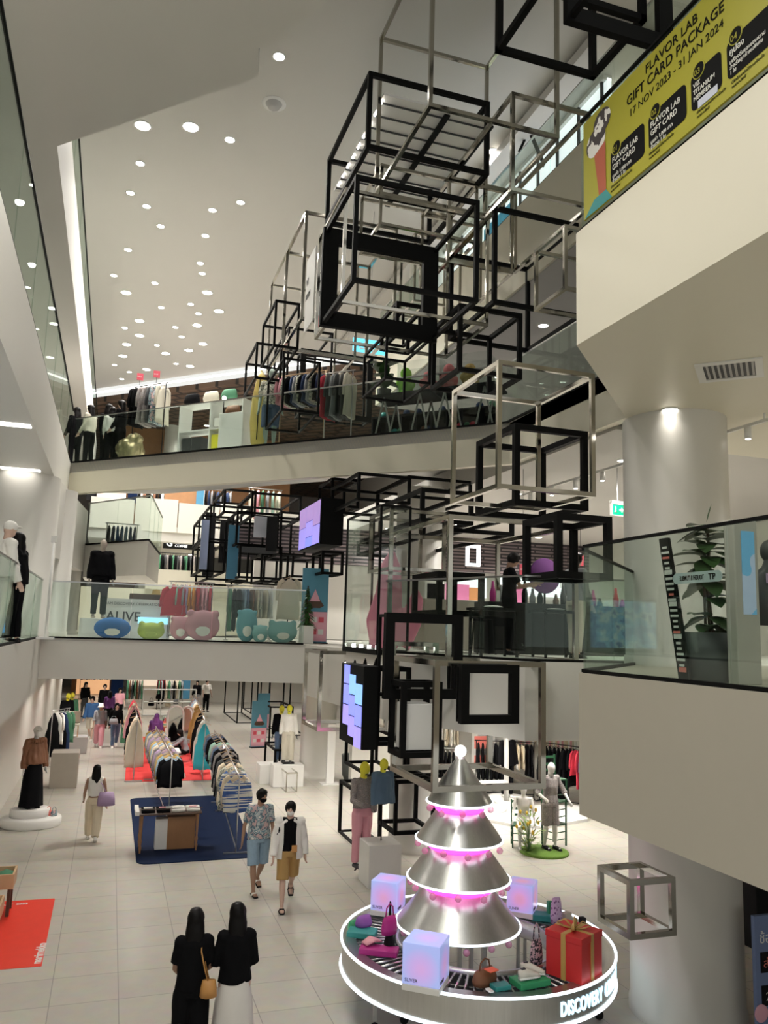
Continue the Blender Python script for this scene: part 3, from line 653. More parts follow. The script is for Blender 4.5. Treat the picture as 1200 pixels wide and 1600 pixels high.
    if hair:
        kind, mt = hair; c = MB()
        if kind in ('short', 'long', 'bob', 'bun'):
            c.ell(hd+rot @ Vector((0, -.010*h, .012*h)), (.056*h, .061*h, .064*h), 14, 10, rot)
            c.ell(hd+rot @ Vector((0, .018*h, .046*h)), (.044*h, .040*h, .026*h), 12, 8, rot)
            for s in (-1, 1): c.ell(hd+rot @ Vector((s*.041*h, .006*h, .012*h)), (.010*h, .020*h, .030*h), 8, 6, rot)
        L = {'long': .20, 'bob': .09}.get(kind)
        if L:
            b0 = hd+rot @ Vector((0, -.022*h, .0)); c.tube([b0+Vector((0, 0, .02*h)), b0+Vector((0, -.016*h, -.06*h)), b0+Vector((0, -.030*h, -.06*h-L*h*.5)), b0+Vector((0, -.034*h, -.05*h-L*h))], [(.052*h, .038*h), (.062*h, .036*h), (.058*h, .028*h), (.040*h, .014*h)], 12, flatdir=X)
        if kind == 'hat':
            c.lathe([(.0, .075*h), (.035*h, .072*h), (.052*h, .04*h), (.054*h, .01*h), (.085*h, -.01*h), (.080*h, -.016*h), (.05*h, .0)], hd, 20)
        if kind == 'cap':
            c.ell(hd+rot @ Vector((0, 0, .022*h)), (.052*h, .06*h, .052*h), 14, 8, rot); c.tube([hd+rot @ Vector((0, .03*h, .03*h)), hd+rot @ Vector((0, .095*h, .022*h))], [(.045*h, .008*h), (.036*h, .005*h)], 10, flatdir=X)
        if kind == 'hijab':
            c.ell(hd+rot @ Vector((0, -.008*h, .008*h)), (.054*h, .058*h, .066*h), 14, 10, rot); c.tube([hd, J['nec'], J['che']], [(.05*h, .05*h), (.08*h, .06*h), (.12*h, .08*h)], 12, flatdir=X)
        if kind == 'hat': c.build('hat', mt, t)
        else: remesh(c.build({'cap': 'cap', 'hijab': 'headscarf'}.get(kind, 'hair'), mt, t), .009 if vox < .012 else .013, .009 if kind == 'short' else .004, 26)
    if shoes and legs:
        for n_ in 'LR':
            a, f = J['an'+n_], J['foot'+n_]; c = MB(); c.tube([a-f*.034*h-Vector((0, 0, .026*h)), a+f*.0*h-Vector((0, 0, .026*h)), a+f*.055*h-Vector((0, 0, .030*h)), a+f*.10*h-Vector((0, 0, .031*h))],
                   [(.022*h, .011*h), (.026*h, .011*h), (.030*h, .010*h), (.024*h, .007*h)], 10, flatdir=X)
            if shoes[0] != 'slide': c.tube([a-f*.02*h+Vector((0, 0, .006*h)), a-f*.008*h-Vector((0, 0, .014*h)), a+f*.055*h-Vector((0, 0, .020*h)), a+f*.095*h-Vector((0, 0, .024*h))], [(.021*h, .020*h), (.026*h, .027*h), (.029*h, .019*h), (.021*h, .012*h)], 10, flatdir=X)
            o = c.build('shoe', shoes[1], t)
            if shoes[0] == 'slide': MB().tube([a+f*.038*h+Vector((-.03*h, 0, -.026*h)), a+f*.042*h+Vector((-.02*h, 0, -.004*h)), a+f*.042*h+Vector((.02*h, 0, -.004*h)), a+f*.038*h+Vector((.03*h, 0, -.026*h))], [(.014*h, .004*h)]*4, 8, flatdir=(0, 1, 0)).build('strap', shoes[2], o)
    for e in extras: e(t, J, h)
    return t, J
mat('skin_light', (.62, .42, .33), .55); mat('skin_tan', (.36, .21, .14), .55); mat('lips', (.4, .16, .13), .5)
mat('hair_black', (.006, .005, .005), .5, spec=.15); mat('cloth_black', (.006, .006, .007), .9, spec=.08); mat('cloth_white', (.82, .80, .75), .85)
mat('cloth_cream', (.72, .62, .46), .85); mat('cloth_tan', (.45, .28, .10), .85); mat('denim_light', (.28, .40, .52), .85, var=.15, scale=20); mat('denim', (.09, .14, .24), .85, var=.2, scale=20)
mat('cloth_grey', (.30, .31, .33), .85); mat('cloth_pink', (.75, .36, .42), .85); mat('cloth_purple', (.12, .03, .16), .85); mat('cloth_blue', (.03, .10, .25), .85); mat('cloth_red', (.55, .03, .06), .85)
mat('cloth_lilac', (.42, .30, .48), .7); mat('cloth_yellow', (.85, .80, .06), .8); mat('cloth_green', (.07, .22, .12), .85); mat('cloth_brown', (.20, .08, .035), .6); mat('leather_tan', (.55, .27, .08), .5)
mat('mannequin_white', (.80, .78, .75), .35); mat('mannequin_mint', (.42, .52, .46), .4); mat('cloth_linen', (.62, .58, .48), .85); mat('skirt_white', (.74, .71, .67), .85, var=.04)
ramp_mat('floral_shirt', [(0, (.58, .42, .42)), (.42, (.10, .17, .22)), (.50, (.50, .55, .56)), (.57, (.16, .28, .34)), (.64, (.75, .72, .68))], 11, .85, detail=3)
ramp_mat('palm_shirt', [(0, (.62, .60, .5)), (.5, (.12, .16, .12)), (.58, (.5, .5, .42))], 16, .85)
def bag(label_, m, off, size, strap=True):
    def f(t, J, h):
        # carried things are objects of their own, placed where the hand or shoulder holds them
        p = J['pel']+Vector(off); c = Matrix.Rotation(t.rotation_euler.z, 3, 'Z'); o = Vector(t.location)+c @ p
        b = thing('shoulder_bag', label_, 'bag', o, t.rotation_euler.z)
        sx, sy, sz = size; mb = MB(); mb.tube([(0, 0, -sz/2), (0, 0, 0), (0, 0, sz/2)], [(sx*.55, sy*.6), (sx*.52, sy*.55), (sx*.42, sy*.25)], 10, flatdir=(1, 0, 0)); mb.build('body', m, b)
        s = [(-.01, -.02, sz*.4), (-off[0]*.3, -.03, sz*.5+.12), (-off[0]*.55, -.06, J['sho'].z-p.z-.02), (-off[0]*.55, .06, J['sho'].z-p.z-.02), (0, .05, sz*.4)] if strap else [(-sx*.3, 0, sz*.4), (-sx*.2, 0, sz*.9), (sx*.2, 0, sz*.9), (sx*.3, 0, sz*.4)]
        MB().tube(s, .007, 6).build('strap', m, b)
    return f
def mask(m):
    def f(t, J, h):
        r = J['rot']; c = J['head']+r @ Vector((0, .026*h, -.026*h))
        o = MB().ell(c, (.036*h, .036*h, .030*h), 14, 10, r).build('face_mask', m, t)
    return f
def fwd_rz(dx, dy): return math.atan2(dy, dx)-PI/2
p = at(441, 1426, z=0)
def open_jacket(t, J, h):
    pass
figure('person', 'person in white open shirt, black tee and tan shorts walking with a white mask', 'person', (p.x+.12, p.y+.25, 0), 1.72, fwd_rz(-.15, -1), dict(lL=(-24, 28), lR=(17, 4), aL=(-14, 14, 22), aR=(12, 12, 18), look=(-8, 6)), 'skin_light',
       ('tee', 'cloth_black', .8), ('shorts', 'cloth_tan'), ('short', 'hair_black'), ('slide', 'black', 'black'), [mask('cloth_white')], vox=.009)
# his white overshirt: an open front made of two panels, a back and two sleeves
wt = [o for o in C.objects if o.name.startswith('person') and o.parent is None][-1]
J = skeleton(1.72, dict(lL=(-24, 28), lR=(17, 4), aL=(-14, 14, 22), aR=(12, 12, 18), look=(-8, 6)))
def shell(J, h, rings, a0, a1, n=22, th=.008):
    vs = []; fs = []
    for o_ in (0, th):
        for (c, rx, ry) in rings:
            for k in range(n+1):
                a = a0+(a1-a0)*k/n; q = 1+.02*math.sin(a*9+c.z*20); vs.append((c.x+(rx-o_)*q*math.cos(a), c.y+(ry-o_)*q*math.sin(a), c.z))
    m = n+1; R = len(rings)
    for L, b in ((0, 0), (1, R*m)):
        for i in range(R-1):
            for k in range(n):
                f = (b+i*m+k, b+i*m+k+1, b+(i+1)*m+k+1, b+(i+1)*m+k); fs.append(f if L == 0 else f[::-1])
    return MB().add(vs, fs, True)
h = 1.72; D_ = Vector((0, 0, 1))
rings = [(J['pel']-D_*.05*h, .138*h, .102*h), (J['pel']+D_*.02*h, .130*h, .096*h), (J['wai'], .118*h, .09*h), (J['che'], .116*h, .084*h), (J['sho']-D_*.0*h, .124*h, .074*h), (J['nec']-D_*.005*h, .075*h, .058*h)]
sh_ = shell(J, h, rings, R_(122), R_(418)); sh_.build('overshirt', 'cloth_white', wt)
for s, n_ in ((-1, 'L'), (1, 'R')):
    a_, e_, w_ = J['sh'+n_], J['el'+n_], J['wr'+n_]; mb = MB(); mb.tube([J['sho'].lerp(a_, .35)+D_*.004*h, a_+D_*.003*h, a_.lerp(e_, .5), e_, e_.lerp(w_, .5), w_], [.042*h, .046*h, .046*h, .040*h, .037*h, .034*h], 12)
    mb.ell(a_+Vector((-s*.004*h, 0, .002*h)), .053*h, 12, 8); mb.ell(J['sho'].lerp(a_, .45)+D_*.008*h, (.045*h, .05*h, .034*h), 12, 8)
    remesh(mb.build('sleeve', 'cloth_white', wt), .012, .014, 16)
MB().cbox(J['pel']+Vector((-.045*h, .102*h, .055*h)), .09, .03, .10).build('belt_pouch', 'leather_tan', wt)
p = at(400, 1396, z=0)
figure('person', 'person in floral short sleeved shirt, light blue shorts and a black mask', 'person', (p.x+.02, p.y+.1, 0), 1.76, fwd_rz(.12, -1), dict(lL=(-10, 30), lR=(14, 2), hipw=.062, aL=(8, 8, 14), aR=(-16, 12, 14), look=(14, 6)), 'skin_tan',
       ('loose', 'floral_shirt', 1.0), ('shorts', 'denim_light'), ('short', 'hair_black'), ('slide', 'black', 'cloth_white'), [mask('cloth_black')], vox=.009)
p = at(143, 1311, z=0)
figure('person', 'person with long black hair walking away in beige trousers with a lilac shoulder bag', 'person', (p.x, p.y-.1, 0), 1.56, fwd_rz(.05, 1), dict(lL=(16, 10), lR=(-12, 20), aL=(6, 10, 40), aR=(-6, 12, 18)), 'skin_tan',
       ('tank', 'cloth_white', .25), ('wide', 'cloth_cream'), ('long', 'hair_black'), ('shoe', 'cloth_white'), [bag('lilac shoulder bag on the long haired person in beige trousers', 'cloth_lilac', (.24, -.1, .06), (.34, .18, .27))], vox=.011)
def at_feet(cx, head_y, H):
    # where a person of height H stands when only the head is in the picture
    lo, hi = 2.0, 30.0
    for _ in range(40):
        m = (lo+hi)/2; z = at(cx, head_y, y=m).z
        if z > H: lo = m
        else: hi = m
    return at(cx, head_y, y=m)
p = at_feet(307, 1421, 1.63)
figure('person', 'person all in black seen from behind with a tan crossbody bag', 'person', (p.x, p.y, 0), 1.63, fwd_rz(.12, 1), dict(lL=(5, 4), lR=(-6, 6), aL=(10, 7, 42, 24), aR=(12, 6, 52, 26), look=(0, 8), shw=.090), 'skin_tan',
       ('tee', 'cloth_black', .95), ('wide', 'cloth_black'), ('long', 'hair_black'), ('shoe', 'black'), [bag('tan box shaped crossbody bag worn by the person all in black', 'leather_tan', (.17, -.13, .05), (.16, .11, .16))], vox=.009)
p2 = at_feet(373, 1412, 1.66)
figure('person', 'person from behind in black half sleeved top and long off-white skirt', 'person', (p2.x, p2.y, 0), 1.66, fwd_rz(.05, 1), dict(lL=(6, 6), lR=(-5, 5), aL=(8, 14, 84, 10), aR=(8, 11, 80, 12), look=(0, 8), shw=.090), 'skin_light',
       ('half', 'cloth_black', .85), ('longskirt', 'skirt_white'), ('long', 'hair_black'), ('shoe', 'black'), vox=.009)
# farther people on the ground floor
def gp(cx, fy, H, d, pose, **k): 
    p = at(cx, fy, z=0); return figure(loc=(p.x, p.y, 0), H=H, rz=fwd_rz(*d), pose=pose, name='person', cat='person', vox=.016, **k)
walk = dict(lL=(18, 8), lR=(-14, 22), aL=(-12, 8, 20), aR=(14, 8, 20)); walk2 = dict(lL=(-14, 24), lR=(16, 8), aL=(14, 8, 24), aR=(-12, 8, 20)); still = dict(lL=(2, 2), lR=(-2, 3), aL=(6, 8, 25), aR=(4, 8, 20))
gp(153, 1168, 1.62, (0, -1), walk, label='person in white bucket hat, grey shawl and pink trousers walking forward', skin='skin_tan', top=('half', 'cloth_grey', .9), bottom=('wide', 'cloth_pink'), hair=('hat', 'cloth_white'), shoes=('shoe', 'cloth_white'))
gp(178, 1168, 1.64, (.1, -1), walk2, label='person in black top and jeans beside the one in a bucket hat', skin='skin_light', top=('long', 'cloth_black', .8), bottom=('long', 'denim'), hair=('long', 'hair_black'), shoes=('shoe', 'cloth_white'), extras=[bag('grey handbag held by the person in black top and jeans', 'cloth_grey', (.1, .15, .12), (.3, .14, .2), False)])
gp(140, 1157, 1.72, (-.2, -1), walk, label='person in blue jacket and beige shorts walking near the yellow heads', skin='skin_light', top=('jacket', 'cloth_blue', .9), bottom=('shorts', 'cloth_linen'), hair=('short', 'hair_black'), shoes=('shoe', 'cloth_white'))
gp(168, 1138, 1.6, (0, 1), still, label='person in purple top behind the one in the bucket hat', skin='skin_light', top=('long', 'cloth_purple', .9), bottom=('long', 'cloth_black'), hair=('long', 'hair_black'), shoes=('shoe', 'black'))
gp(184, 1130, 1.6, (.3, -1), still, label='person in pale pink top and dark trousers at the right end of the walking group', skin='skin_light', top=('tee', 'cloth_pink', .9), bottom=('long', 'cloth_black'), hair=('bob', 'hair_black'), shoes=('shoe', 'black'))
gp(160, 1126, 1.68, (0, -1), still, label='dark clothed person farthest back in the walking group', skin='skin_light', top=('long', 'cloth_black', .9), bottom=('long', 'cloth_black'), hair=('short', 'hair_black'), shoes=('shoe', 'black'))
gp(130, 1120, 1.66, (.5, -1), still, label='person in black at the left of the group under the far orange shop', skin='skin_light', top=('long', 'cloth_black', .9), bottom=('long', 'charcoal'), hair=('long', 'hair_black'), shoes=('shoe', 'black'))
gp(321, 1112, 1.7, (.3, -1), still, label='person in white shirt and black trousers by the far dark frames', skin='skin_light', top=('tee', 'cloth_white', .7), bottom=('long', 'cloth_black'), hair=('short', 'hair_black'), shoes=('shoe', 'black'))
gp(306, 1110, 1.6, (-.3, -1), still, label='person in black beside the one in white shirt near the far frames', skin='skin_light', top=('long', 'cloth_black', .9), bottom=('long', 'cloth_grey'), hair=('long', 'hair_black'), shoes=('shoe', 'black'))
gp(250, 1100, 1.62, (0, -1), still, label='person in red top between the far white shelves and the back shop', skin='skin_light', top=('long', 'cloth_red', .9), bottom=('long', 'cloth_black'), hair=('short', 'hair_black'), shoes=('shoe', 'black'))
sq = dict(lL=(95, 130), lR=(88, 128), aL=(50, 8, 20), aR=(55, 8, 20), lean=18, look=(0, 20))
gp(290, 1192, 1.6, (-1, .1), sq, label='person in grey top crouching on the red carpet by the round white mirror', skin='skin_light', top=('long', 'cloth_grey', .8), bottom=('long', 'cloth_black'), hair=('long', 'hair_black'), shoes=('shoe', 'black'))
gp(240, 1190, 1.58, (.4, 1), still, label='person in purple headscarf browsing the clothes at the end of the red carpet', skin='skin_tan', top=('coat', 'cloth_purple', .9), bottom=('long', 'cloth_black'), hair=('hijab', 'cloth_purple'), shoes=('shoe', 'black'))
# upper levels
def up(cx, cy_top, Y, z, H, d, pose, **k):
    p = at(cx, cy_top, y=Y); return figure(loc=(p.x, Y, z), H=H, rz=fwd_rz(*d), pose=pose, name='person', cat='person', vox=.014, **k)
pm = at(760, 885, y=13.2)
figure('person', 'person in black shirt standing and looking down behind the glass of the platform', 'person', (pm.x, 12.3, Z2), 1.74, fwd_rz(.95, -.3), dict(still, aL=(30, 8, 70), aR=(30, 8, 75), look=(0, 22)), 'skin_tan',
       ('tee', 'cloth_black', .9), ('long', 'cloth_black'), ('short', 'hair_black'), ('shoe', 'black'), vox=.012)
pw_ = at(30, 838, y=10.5)
figure('person', 'person with long black hair in black leather jacket by the left glass railing', 'person', (at(30, 870, y=12.9).x, 12.9, Z2), 1.62, fwd_rz(-1, .2), dict(still, look=(0, 5)), 'skin_light',
       ('jacket', 'cloth_black', .9), ('long', 'cloth_black'), ('long', 'hair_black'), ('shoe', 'black'), vox=.012)
figure('person', 'person in white hooded striped sweater at the left edge behind the glass railing', 'person', (at(8, 870, y=12.5).x, 12.5, Z2), 1.74, fwd_rz(.9, .5), dict(still, look=(10, 0)), 'skin_light',
       ('puffer', 'cloth_white', .9), ('long', 'cloth_white'), ('cap', 'cloth_white'), ('shoe', 'cloth_white'), vox=.012)
for cx, Y, m_, lab in ((116, 20.6, 'cloth_black', 'person in black at the left end of the third level bridge'), (138, 20.2, 'cloth_linen', 'person in pale top second from the left end of the third level bridge'),
                       (165, 19.9, 'cloth_black', 'taller person in black on the third level bridge near the clothes rack'), (187, 19.4, 'cloth_black', 'person in black right beside the clothes rack of the third level'), (172, 19.5, 'cloth_white', 'person in white top bending between two in black on the third level')):
    z = Z3; pp = at(cx, 690, y=Y+1.3)
    figure('person', lab, 'person', (pp.x, Y+1.6, z), 1.62 if m_ != 'cloth_white' else 1.45, fwd_rz(random.uniform(-1, 1), .5), still, 'skin_light', ('long', m_, .9), ('long', 'cloth_black'), ('long', 'hair_black'), ('shoe', 'black'), vox=.018)
figure('person', 'person in grey sweater behind the slanted glass at the right corner', 'person', (7.0, 11.2, Z2), 1.68, fwd_rz(1, .2), still, 'skin_light', ('long', 'cloth_grey', .9), ('long', 'cloth_linen'), ('bob', 'hair_black'), ('shoe', 'black'), vox=.014)
# ---------------------------------------------------------------- the silver tree on its round conveyor
TX, TY = 4.47, 9.95
t = thing('silver_cone_tree', 'tall silver tree of four stacked metal cones with glowing rims', 'christmas tree', (TX, TY, 0))
tiers = [(2.43, .43, 2.97, .06), (1.97, .56, 2.335, .29), (1.50, .66, 1.875, .37), (.95, .79, 1.39, .43)]
for i, (z, r, z1, r1) in enumerate(tiers):
    c = MB().lathe([(r, z), (r1, z1)], n=56).lathe([(r1-.008, z1), (r-.008, z)], n=56).build('cone', 'brushed', t)
    MB().tube([(r*math.cos(a), r*math.sin(a), z) for a in [2*PI*k/64 for k in range(64)]], .014, 8, closed=True).build('light_rim', 'led_white', c)
    if i: MB().tube([(r1*1.02*math.cos(a), r1*1.02*math.sin(a), z1+.01) for a in [2*PI*k/56 for k in range(56)]], .026, 8, closed=True).build('pink_neon', 'led_pink', t); MB().lathe([(0, z1+.0), (r1, z1)], n=40).build('pink_shelf', 'pink_gloss' if 'pink_gloss' in M else mat('pink_gloss', (.75, .2, .5), .3), t)
    light('POINT', (TX, TY, z+.04), 1.5, (.85, .92, 1), .15)
    if i: light('POINT', (TX, TY, z1+.06), 3, (1, .12, .6), .12)
MB().ell((0, 0, 3.06), .075, 20, 14).build('glowing_ball', 'lamp', t)
MB().tube([(0, 0, .78), (0, 0, 2.98)], .03, 10).build('pole', 'steel', t)
for k in range(5):
    a = 2*PI*k/5+.6; MB().bar((.34*math.cos(a), .34*math.sin(a), 0), (.34*math.cos(a), .34*math.sin(a), 1.3), .045).build('leg', 'steel', t)
mat('bubble', (.85, .35, .55), .08, var=0); bn = M['bubble'].node_tree.nodes['Principled BSDF']; bn.inputs['Transmission Weight'].default_value = .0; bn.inputs['Alpha'].default_value = .55; bn.inputs['Coat Weight'].default_value = .6
orn = thing('bubble_ornament', 'pink bubble ornament hanging from the rim of a silver cone', 'ornament', (0, 0, 0), group='bubble ornaments of the silver tree')
MB().ell((0, 0, -.07), .042, 16, 12).build('bubble', 'bubble', orn); MB().tube([(0, 0, -.03), (0, 0, 0)], .004, 6).build('cap', 'steel', orn)
first = True
for (z, r, n, ph) in ((2.42, .40, 9, .2), (1.96, .53, 11, .5), (1.49, .62, 12, .1), (.94, .72, 14, .4)):
    for k in range(n):
        a = 2*PI*k/n+ph; loc = (TX+r*math.cos(a), TY+r*math.sin(a), z-.02*(k % 2))
        if first: orn.location = loc; first = False
        else: copy_tree(orn, loc=loc)
RX, RY, RR, RZ0, RZ1 = 4.68, 9.85, 1.70, .46, .78
t = thing('round_conveyor_display', 'big round silver roller conveyor with glowing edges under the silver tree', 'display table', (RX, RY, 0)); RC = t
brushed = 'brushed'
MB().lathe([(RR, RZ0), (RR, RZ1)], n=96).build('outer_band', brushed, t)
MB().lathe([(RR, RZ1), (RR-.17, RZ1-.005), (RR-.17, RZ1-.06)], n=96).build('rim', brushed, t)
MB().lathe([(1.02, RZ1-.06), (1.02, RZ1-.005), (.97, RZ1-.005), (.97, RZ0+.1)], n=80).build('inner_rail', 'steel', t)
MB().lathe([(RR-.02, RZ0+.02), (.98, RZ0+.12)], n=64).build('pan', 'charcoal', t)
for z in (RZ1+.002, RZ0): MB().tube([((RR+.008)*math.cos(a), (RR+.008)*math.sin(a), z) for a in [2*PI*k/110 for k in range(110)]], .017, 8, closed=True).build('light_strip', 'led_white', t)
for k in range(84):
    a = 2*PI*k/84; c, s = math.cos(a), math.sin(a); MB().tube([(1.04*c, 1.04*s, RZ1-.05), (1.52*c, 1.52*s, RZ1-.05)], .017, 8).build('roller', 'steel', t)
for k in range(8):
    a = 2*PI*k/8+.25; c, s = math.cos(a), math.sin(a)
    for r in (1.08, 1.5):
        l = MB().bar((r*c, r*s, .13), (r*c, r*s, RZ1-.08), .04).build('leg', 'steel', t)
        MB().lathe([(0, -.015), (.055, -.015), (.055, .015), (0, .015)], n=16).build('caster', 'black', l)
        w_ = l.children[0]; w_.rotation_euler = (PI/2, 0, a); w_.location = (r*c, r*s, .057)
def curved_text(body, size, m, parent, cx, cy, r, z, a0, wf=.62):
    """letters set one after another around a vertical cylinder, reading left to right seen from outside"""
    cu = bpy.data.curves.new('t', 'FONT'); cu.size = size; cu.extrude = .006; cu.offset = .004; a = a0; mb = MB()
    for ch in body:
        cu.body = ch; o = bpy.data.objects.new('t', cu); C.objects.link(o); bpy.context.view_layer.update()
        me = bpy.data.meshes.new_from_object(o.evaluated_get(bpy.context.evaluated_depsgraph_get())); bpy.data.objects.remove(o)
        if ch == ' ' or not len(me.vertices): a += size*.3/r; continue
        xs = [v.co.x for v in me.vertices]; w = max(xs); vs = []
        for v in me.vertices:
            t_ = a+v.co.x*wf/r; rr = r+v.co.z; vs.append((cx+rr*math.cos(t_), cy+rr*math.sin(t_), z+v.co.y))
        mb.add(vs, [tuple(p_.vertices) for p_ in me.polygons]); a += (w*wf+size*.05)/r
        bpy.data.meshes.remove(me)
    return mb.build('lettering', m, parent)
mat('letter_glow', (.6, .85, 1), .4, emit=1.6, ecol=(.5, .8, 1), var=0)
tx0 = at(876, 1580, y=8.4); a0 = math.atan2(tx0.y-RY, tx0.x-RX)
curved_text('DISCOVERY CELEBRATION', .20, 'letter_glow', RC, 0, 0, RR+.004, RZ0+.09, R_(-83))
# glowing cube lights
def glow_cube(cx, cy, size, rz, label, z=.78):
    p = at(cx, cy, z=z); s = size
    t = thing('glowing_cube_light', label, 'cube light', (p.x, p.y, z), rz)
    MB().cbox((0, 0, .035), s*1.0, s*1.0, .07).build('base', 'white', t, .008)
    MB().cbox((0, 0, .07+s/2), s, s, s).build('diffuser', 'cube_glow', t, .01)
    for k, r_ in enumerate((0, PI/2, -PI/2)):
        n = {0: (0, -1), 1: (1, 0), 2: (-1, 0)}[k]; q = (-s*.42, 0) if k == 0 else (0, -s*.42) if k == 1 else (0, s*.42)
        text('lettering', 'SLIVER', .05, 'charcoal', t, (n[0]*(s/2+.003)+(q[0] if k == 0 else 0), n[1]*(s/2+.003)+(q[1] if k else 0), .10), (PI/2, 0, r_))
    return t
m = bpy.data.materials.new('cube_glow'); m.use_nodes = True; nt = m.node_tree; b = nt.nodes['Principled BSDF']; tc = nt.nodes.new('ShaderNodeTexCoord')
sep = nt.nodes.new('ShaderNodeVectorMath'); sep.operation = 'DISTANCE'; sep.inputs[1].default_value = (0, 0, .24); nt.links.new(tc.outputs['Object'], sep.inputs[0])
no = nt.nodes.new('ShaderNodeTexNoise'); no.inputs['Scale'].default_value = 3; nt.links.new(tc.outputs['Object'], no.inputs['Vector'])
r = nt.nodes.new('ShaderNodeValToRGB'); e = r.color_ramp.elements; e[0].position = .16; e[0].color = (.85, .35, .5, 1); e[1].position = .30; e[1].color = (.42, .5, .95, 1); q = e.new(.22); q.color = (.62, .42, .85, 1)
nt.links.new(sep.outputs['Value'], r.inputs[0]); nt.links.new(r.outputs[0], b.inputs['Base Color']); nt.links.new(r.outputs[0], b.inputs['Emission Color']); b.inputs['Emission Strength'].default_value = .38; b.inputs['Roughness'].default_value = .25; M['cube_glow'] = m
glow_cube(606, 1426, .38, R_(-38), 'glowing cube light behind the hanging red bag on the round conveyor')
glow_cube(665, 1540, .42, R_(-38), 'biggest glowing cube light at the front of the round conveyor')
glow_cube(816, 1428, .36, R_(-40), 'glowing cube light on the right part of the conveyor beside the tree')
# things shown on the conveyor
zc = .765
def onring(cx, cy, z=zc): p = at(cx, cy, z=z); return (p.x, p.y, z)
mat('gift_red', (.62, .03, .03), .45); mat('gift_gold', (.55, .34, .10), .35); mat('green_box', (.03, .30, .12), .5); mat('magenta', (.45, .02, .22), .5); mat('teal', (.03, .28, .26), .5)
g = thing('red_gift_box', 'large red gift box with gold ribbon on the round conveyor', 'gift box', onring(897, 1522), R_(28)); s = .46
MB().cbox((0, 0, s*.46), s, s, s*.92).build('box', 'gift_red', g, .006); MB().cbox((0, 0, s*.98), s*1.03, s*1.03, s*.16).build('lid', 'gift_red', g, .006)
MB().cbox((0, 0, s*.53), .06, s*1.04, s*1.07).build('ribbon', 'gift_gold', g); MB().cbox((0, 0, s*.53), s*1.04, .06, s*1.07).build('ribbon', 'gift_gold', g)
bw = MB()
for a in (.4, 2.0, 3.6, 5.2): bw.tube([(0, 0, s*1.07), (.10*math.cos(a), .10*math.sin(a), s*1.07+.09), (.19*math.cos(a), .19*math.sin(a), s*1.07+.05), (.10*math.cos(a), .10*math.sin(a), s*1.07+.01), (0, 0, s*1.07)], [(.02, .006)]*5, 8)
bw.build('bow', 'gift_gold', g)
def softbag(label, m, c, sx, sy, sz, rz, cat='bag', nm='handbag', handle=True):
    t = thing(nm, label, cat, c, rz); mb = MB(); mb.tube([(0, 0, 0), (0, 0, sz*.3), (0, 0, sz*.8), (0, 0, sz)], [(sx*.5, sy*.5), (sx*.55, sy*.55), (sx*.48, sy*.4), (sx*.4, sy*.15)], 12, flatdir=(1, 0, 0)); mb.build('body', m, t)
    if handle: MB().tube([(-sx*.3, 0, sz*.9), (-sx*.22, 0, sz*1.5), (0, 0, sz*1.7), (sx*.22, 0, sz*1.5), (sx*.3, 0, sz*.9)], .009, 6).build('handle', m, t)
    return t
softbag('dark red handbag hung on a black cone stand beside the glowing cube', 'magenta', onring(608, 1459, 1.0), .22, .12, .2, .4)
MB_ = thing('black_cone_stand', 'black cone stand that holds the dark red handbag', 'stand', onring(608, 1485), 0); MB().lathe([(.085, 0), (.02, .3), (.012, .55), (0, .57)], n=20).build('cone', 'black', MB_)
softbag('green pouch lying at the left end of the round conveyor', 'green_box', onring(556, 1452), .22, .16, .12, .4, nm='pouch', handle=False)
softbag('purple pouch lying beside the green one on the conveyor', 'mat_purple' if 'mat_purple' in M else mat('mat_purple', (.28, .10, .42), .6) and 'mat_purple', onring(568, 1447, .83), .22, .16, .13, .3, nm='pouch', handle=False)
def flat(nm, label, cat, m, c, sx, sy, sz, rz): return tag(MB().cbox((0, 0, sz/2), sx, sy, sz).build(nm, m, bevel=.01), label, cat), c, rz
def place(x):
    o, c, rz = x; o.location = c; o.rotation_euler = (0, 0, rz)
place(flat('display_box', 'teal box under the purple pouch on the conveyor', 'box', 'teal', onring(566, 1462), .36, .24, .07, -.5))
place(flat('display_box', 'magenta box under the pink gloves on the conveyor', 'box', 'magenta', onring(592, 1490), .46, .2, .07, -.5))
place(flat('display_box', 'green box with a white sneaker on top', 'box', 'green_box', onring(828, 1538), .40, .24, .07, .12))
place(flat('display_box', 'dark teal box behind the white sneaker', 'box', 'teal', onring(850, 1437), .34, .2, .08, -.5))
place(flat('display_box', 'small green box standing behind the pink polka dot pouch', 'box', 'green_box', onring(859, 1432, .8), .07, .07, .2, 0))
mat('shoe_cream', (.75, .70, .62), .5); mat('pink_soft', (.75, .35, .40), .6)
def sneaker(label, m, c, rz):
    t = thing('sneaker', label, 'shoe', c, rz); mb = MB(); mb.tube([(-.12, 0, .018), (0, 0, .018), (.08, 0, .018), (.14, 0, .018)], [(.034, .018), (.036, .018), (.046, .018), (.03, .014)], 10, flatdir=(0, 1, 0)); mb.build('sole', 'white', t)
    mb = MB(); mb.tube([(-.125, 0, .06), (-.05, 0, .07), (.03, 0, .055), (.10, 0, .04), (.135, 0, .035)], [(.028, .05), (.036, .055), (.042, .038), (.040, .024), (.02, .012)], 12, flatdir=(0, 1, 0)); mb.build('upper', m, t)
    MB().tube([(-.1, 0, .115), (-.05, 0, .12)], [(.02, .008), (.024, .008)], 8, flatdir=(0, 1, 0)).build('collar', 'charcoal', t)
sneaker('cream sneaker on the green box, front one of the pair', 'shoe_cream', onring(826, 1530, .84), .1); sneaker('cream sneaker behind the front one on the green box', 'shoe_cream', onring(832, 1522, .84), -.5)
t = thing('folded_gloves', 'pink gloves lying on the magenta box', 'gloves', onring(582, 1474, .84), .3)
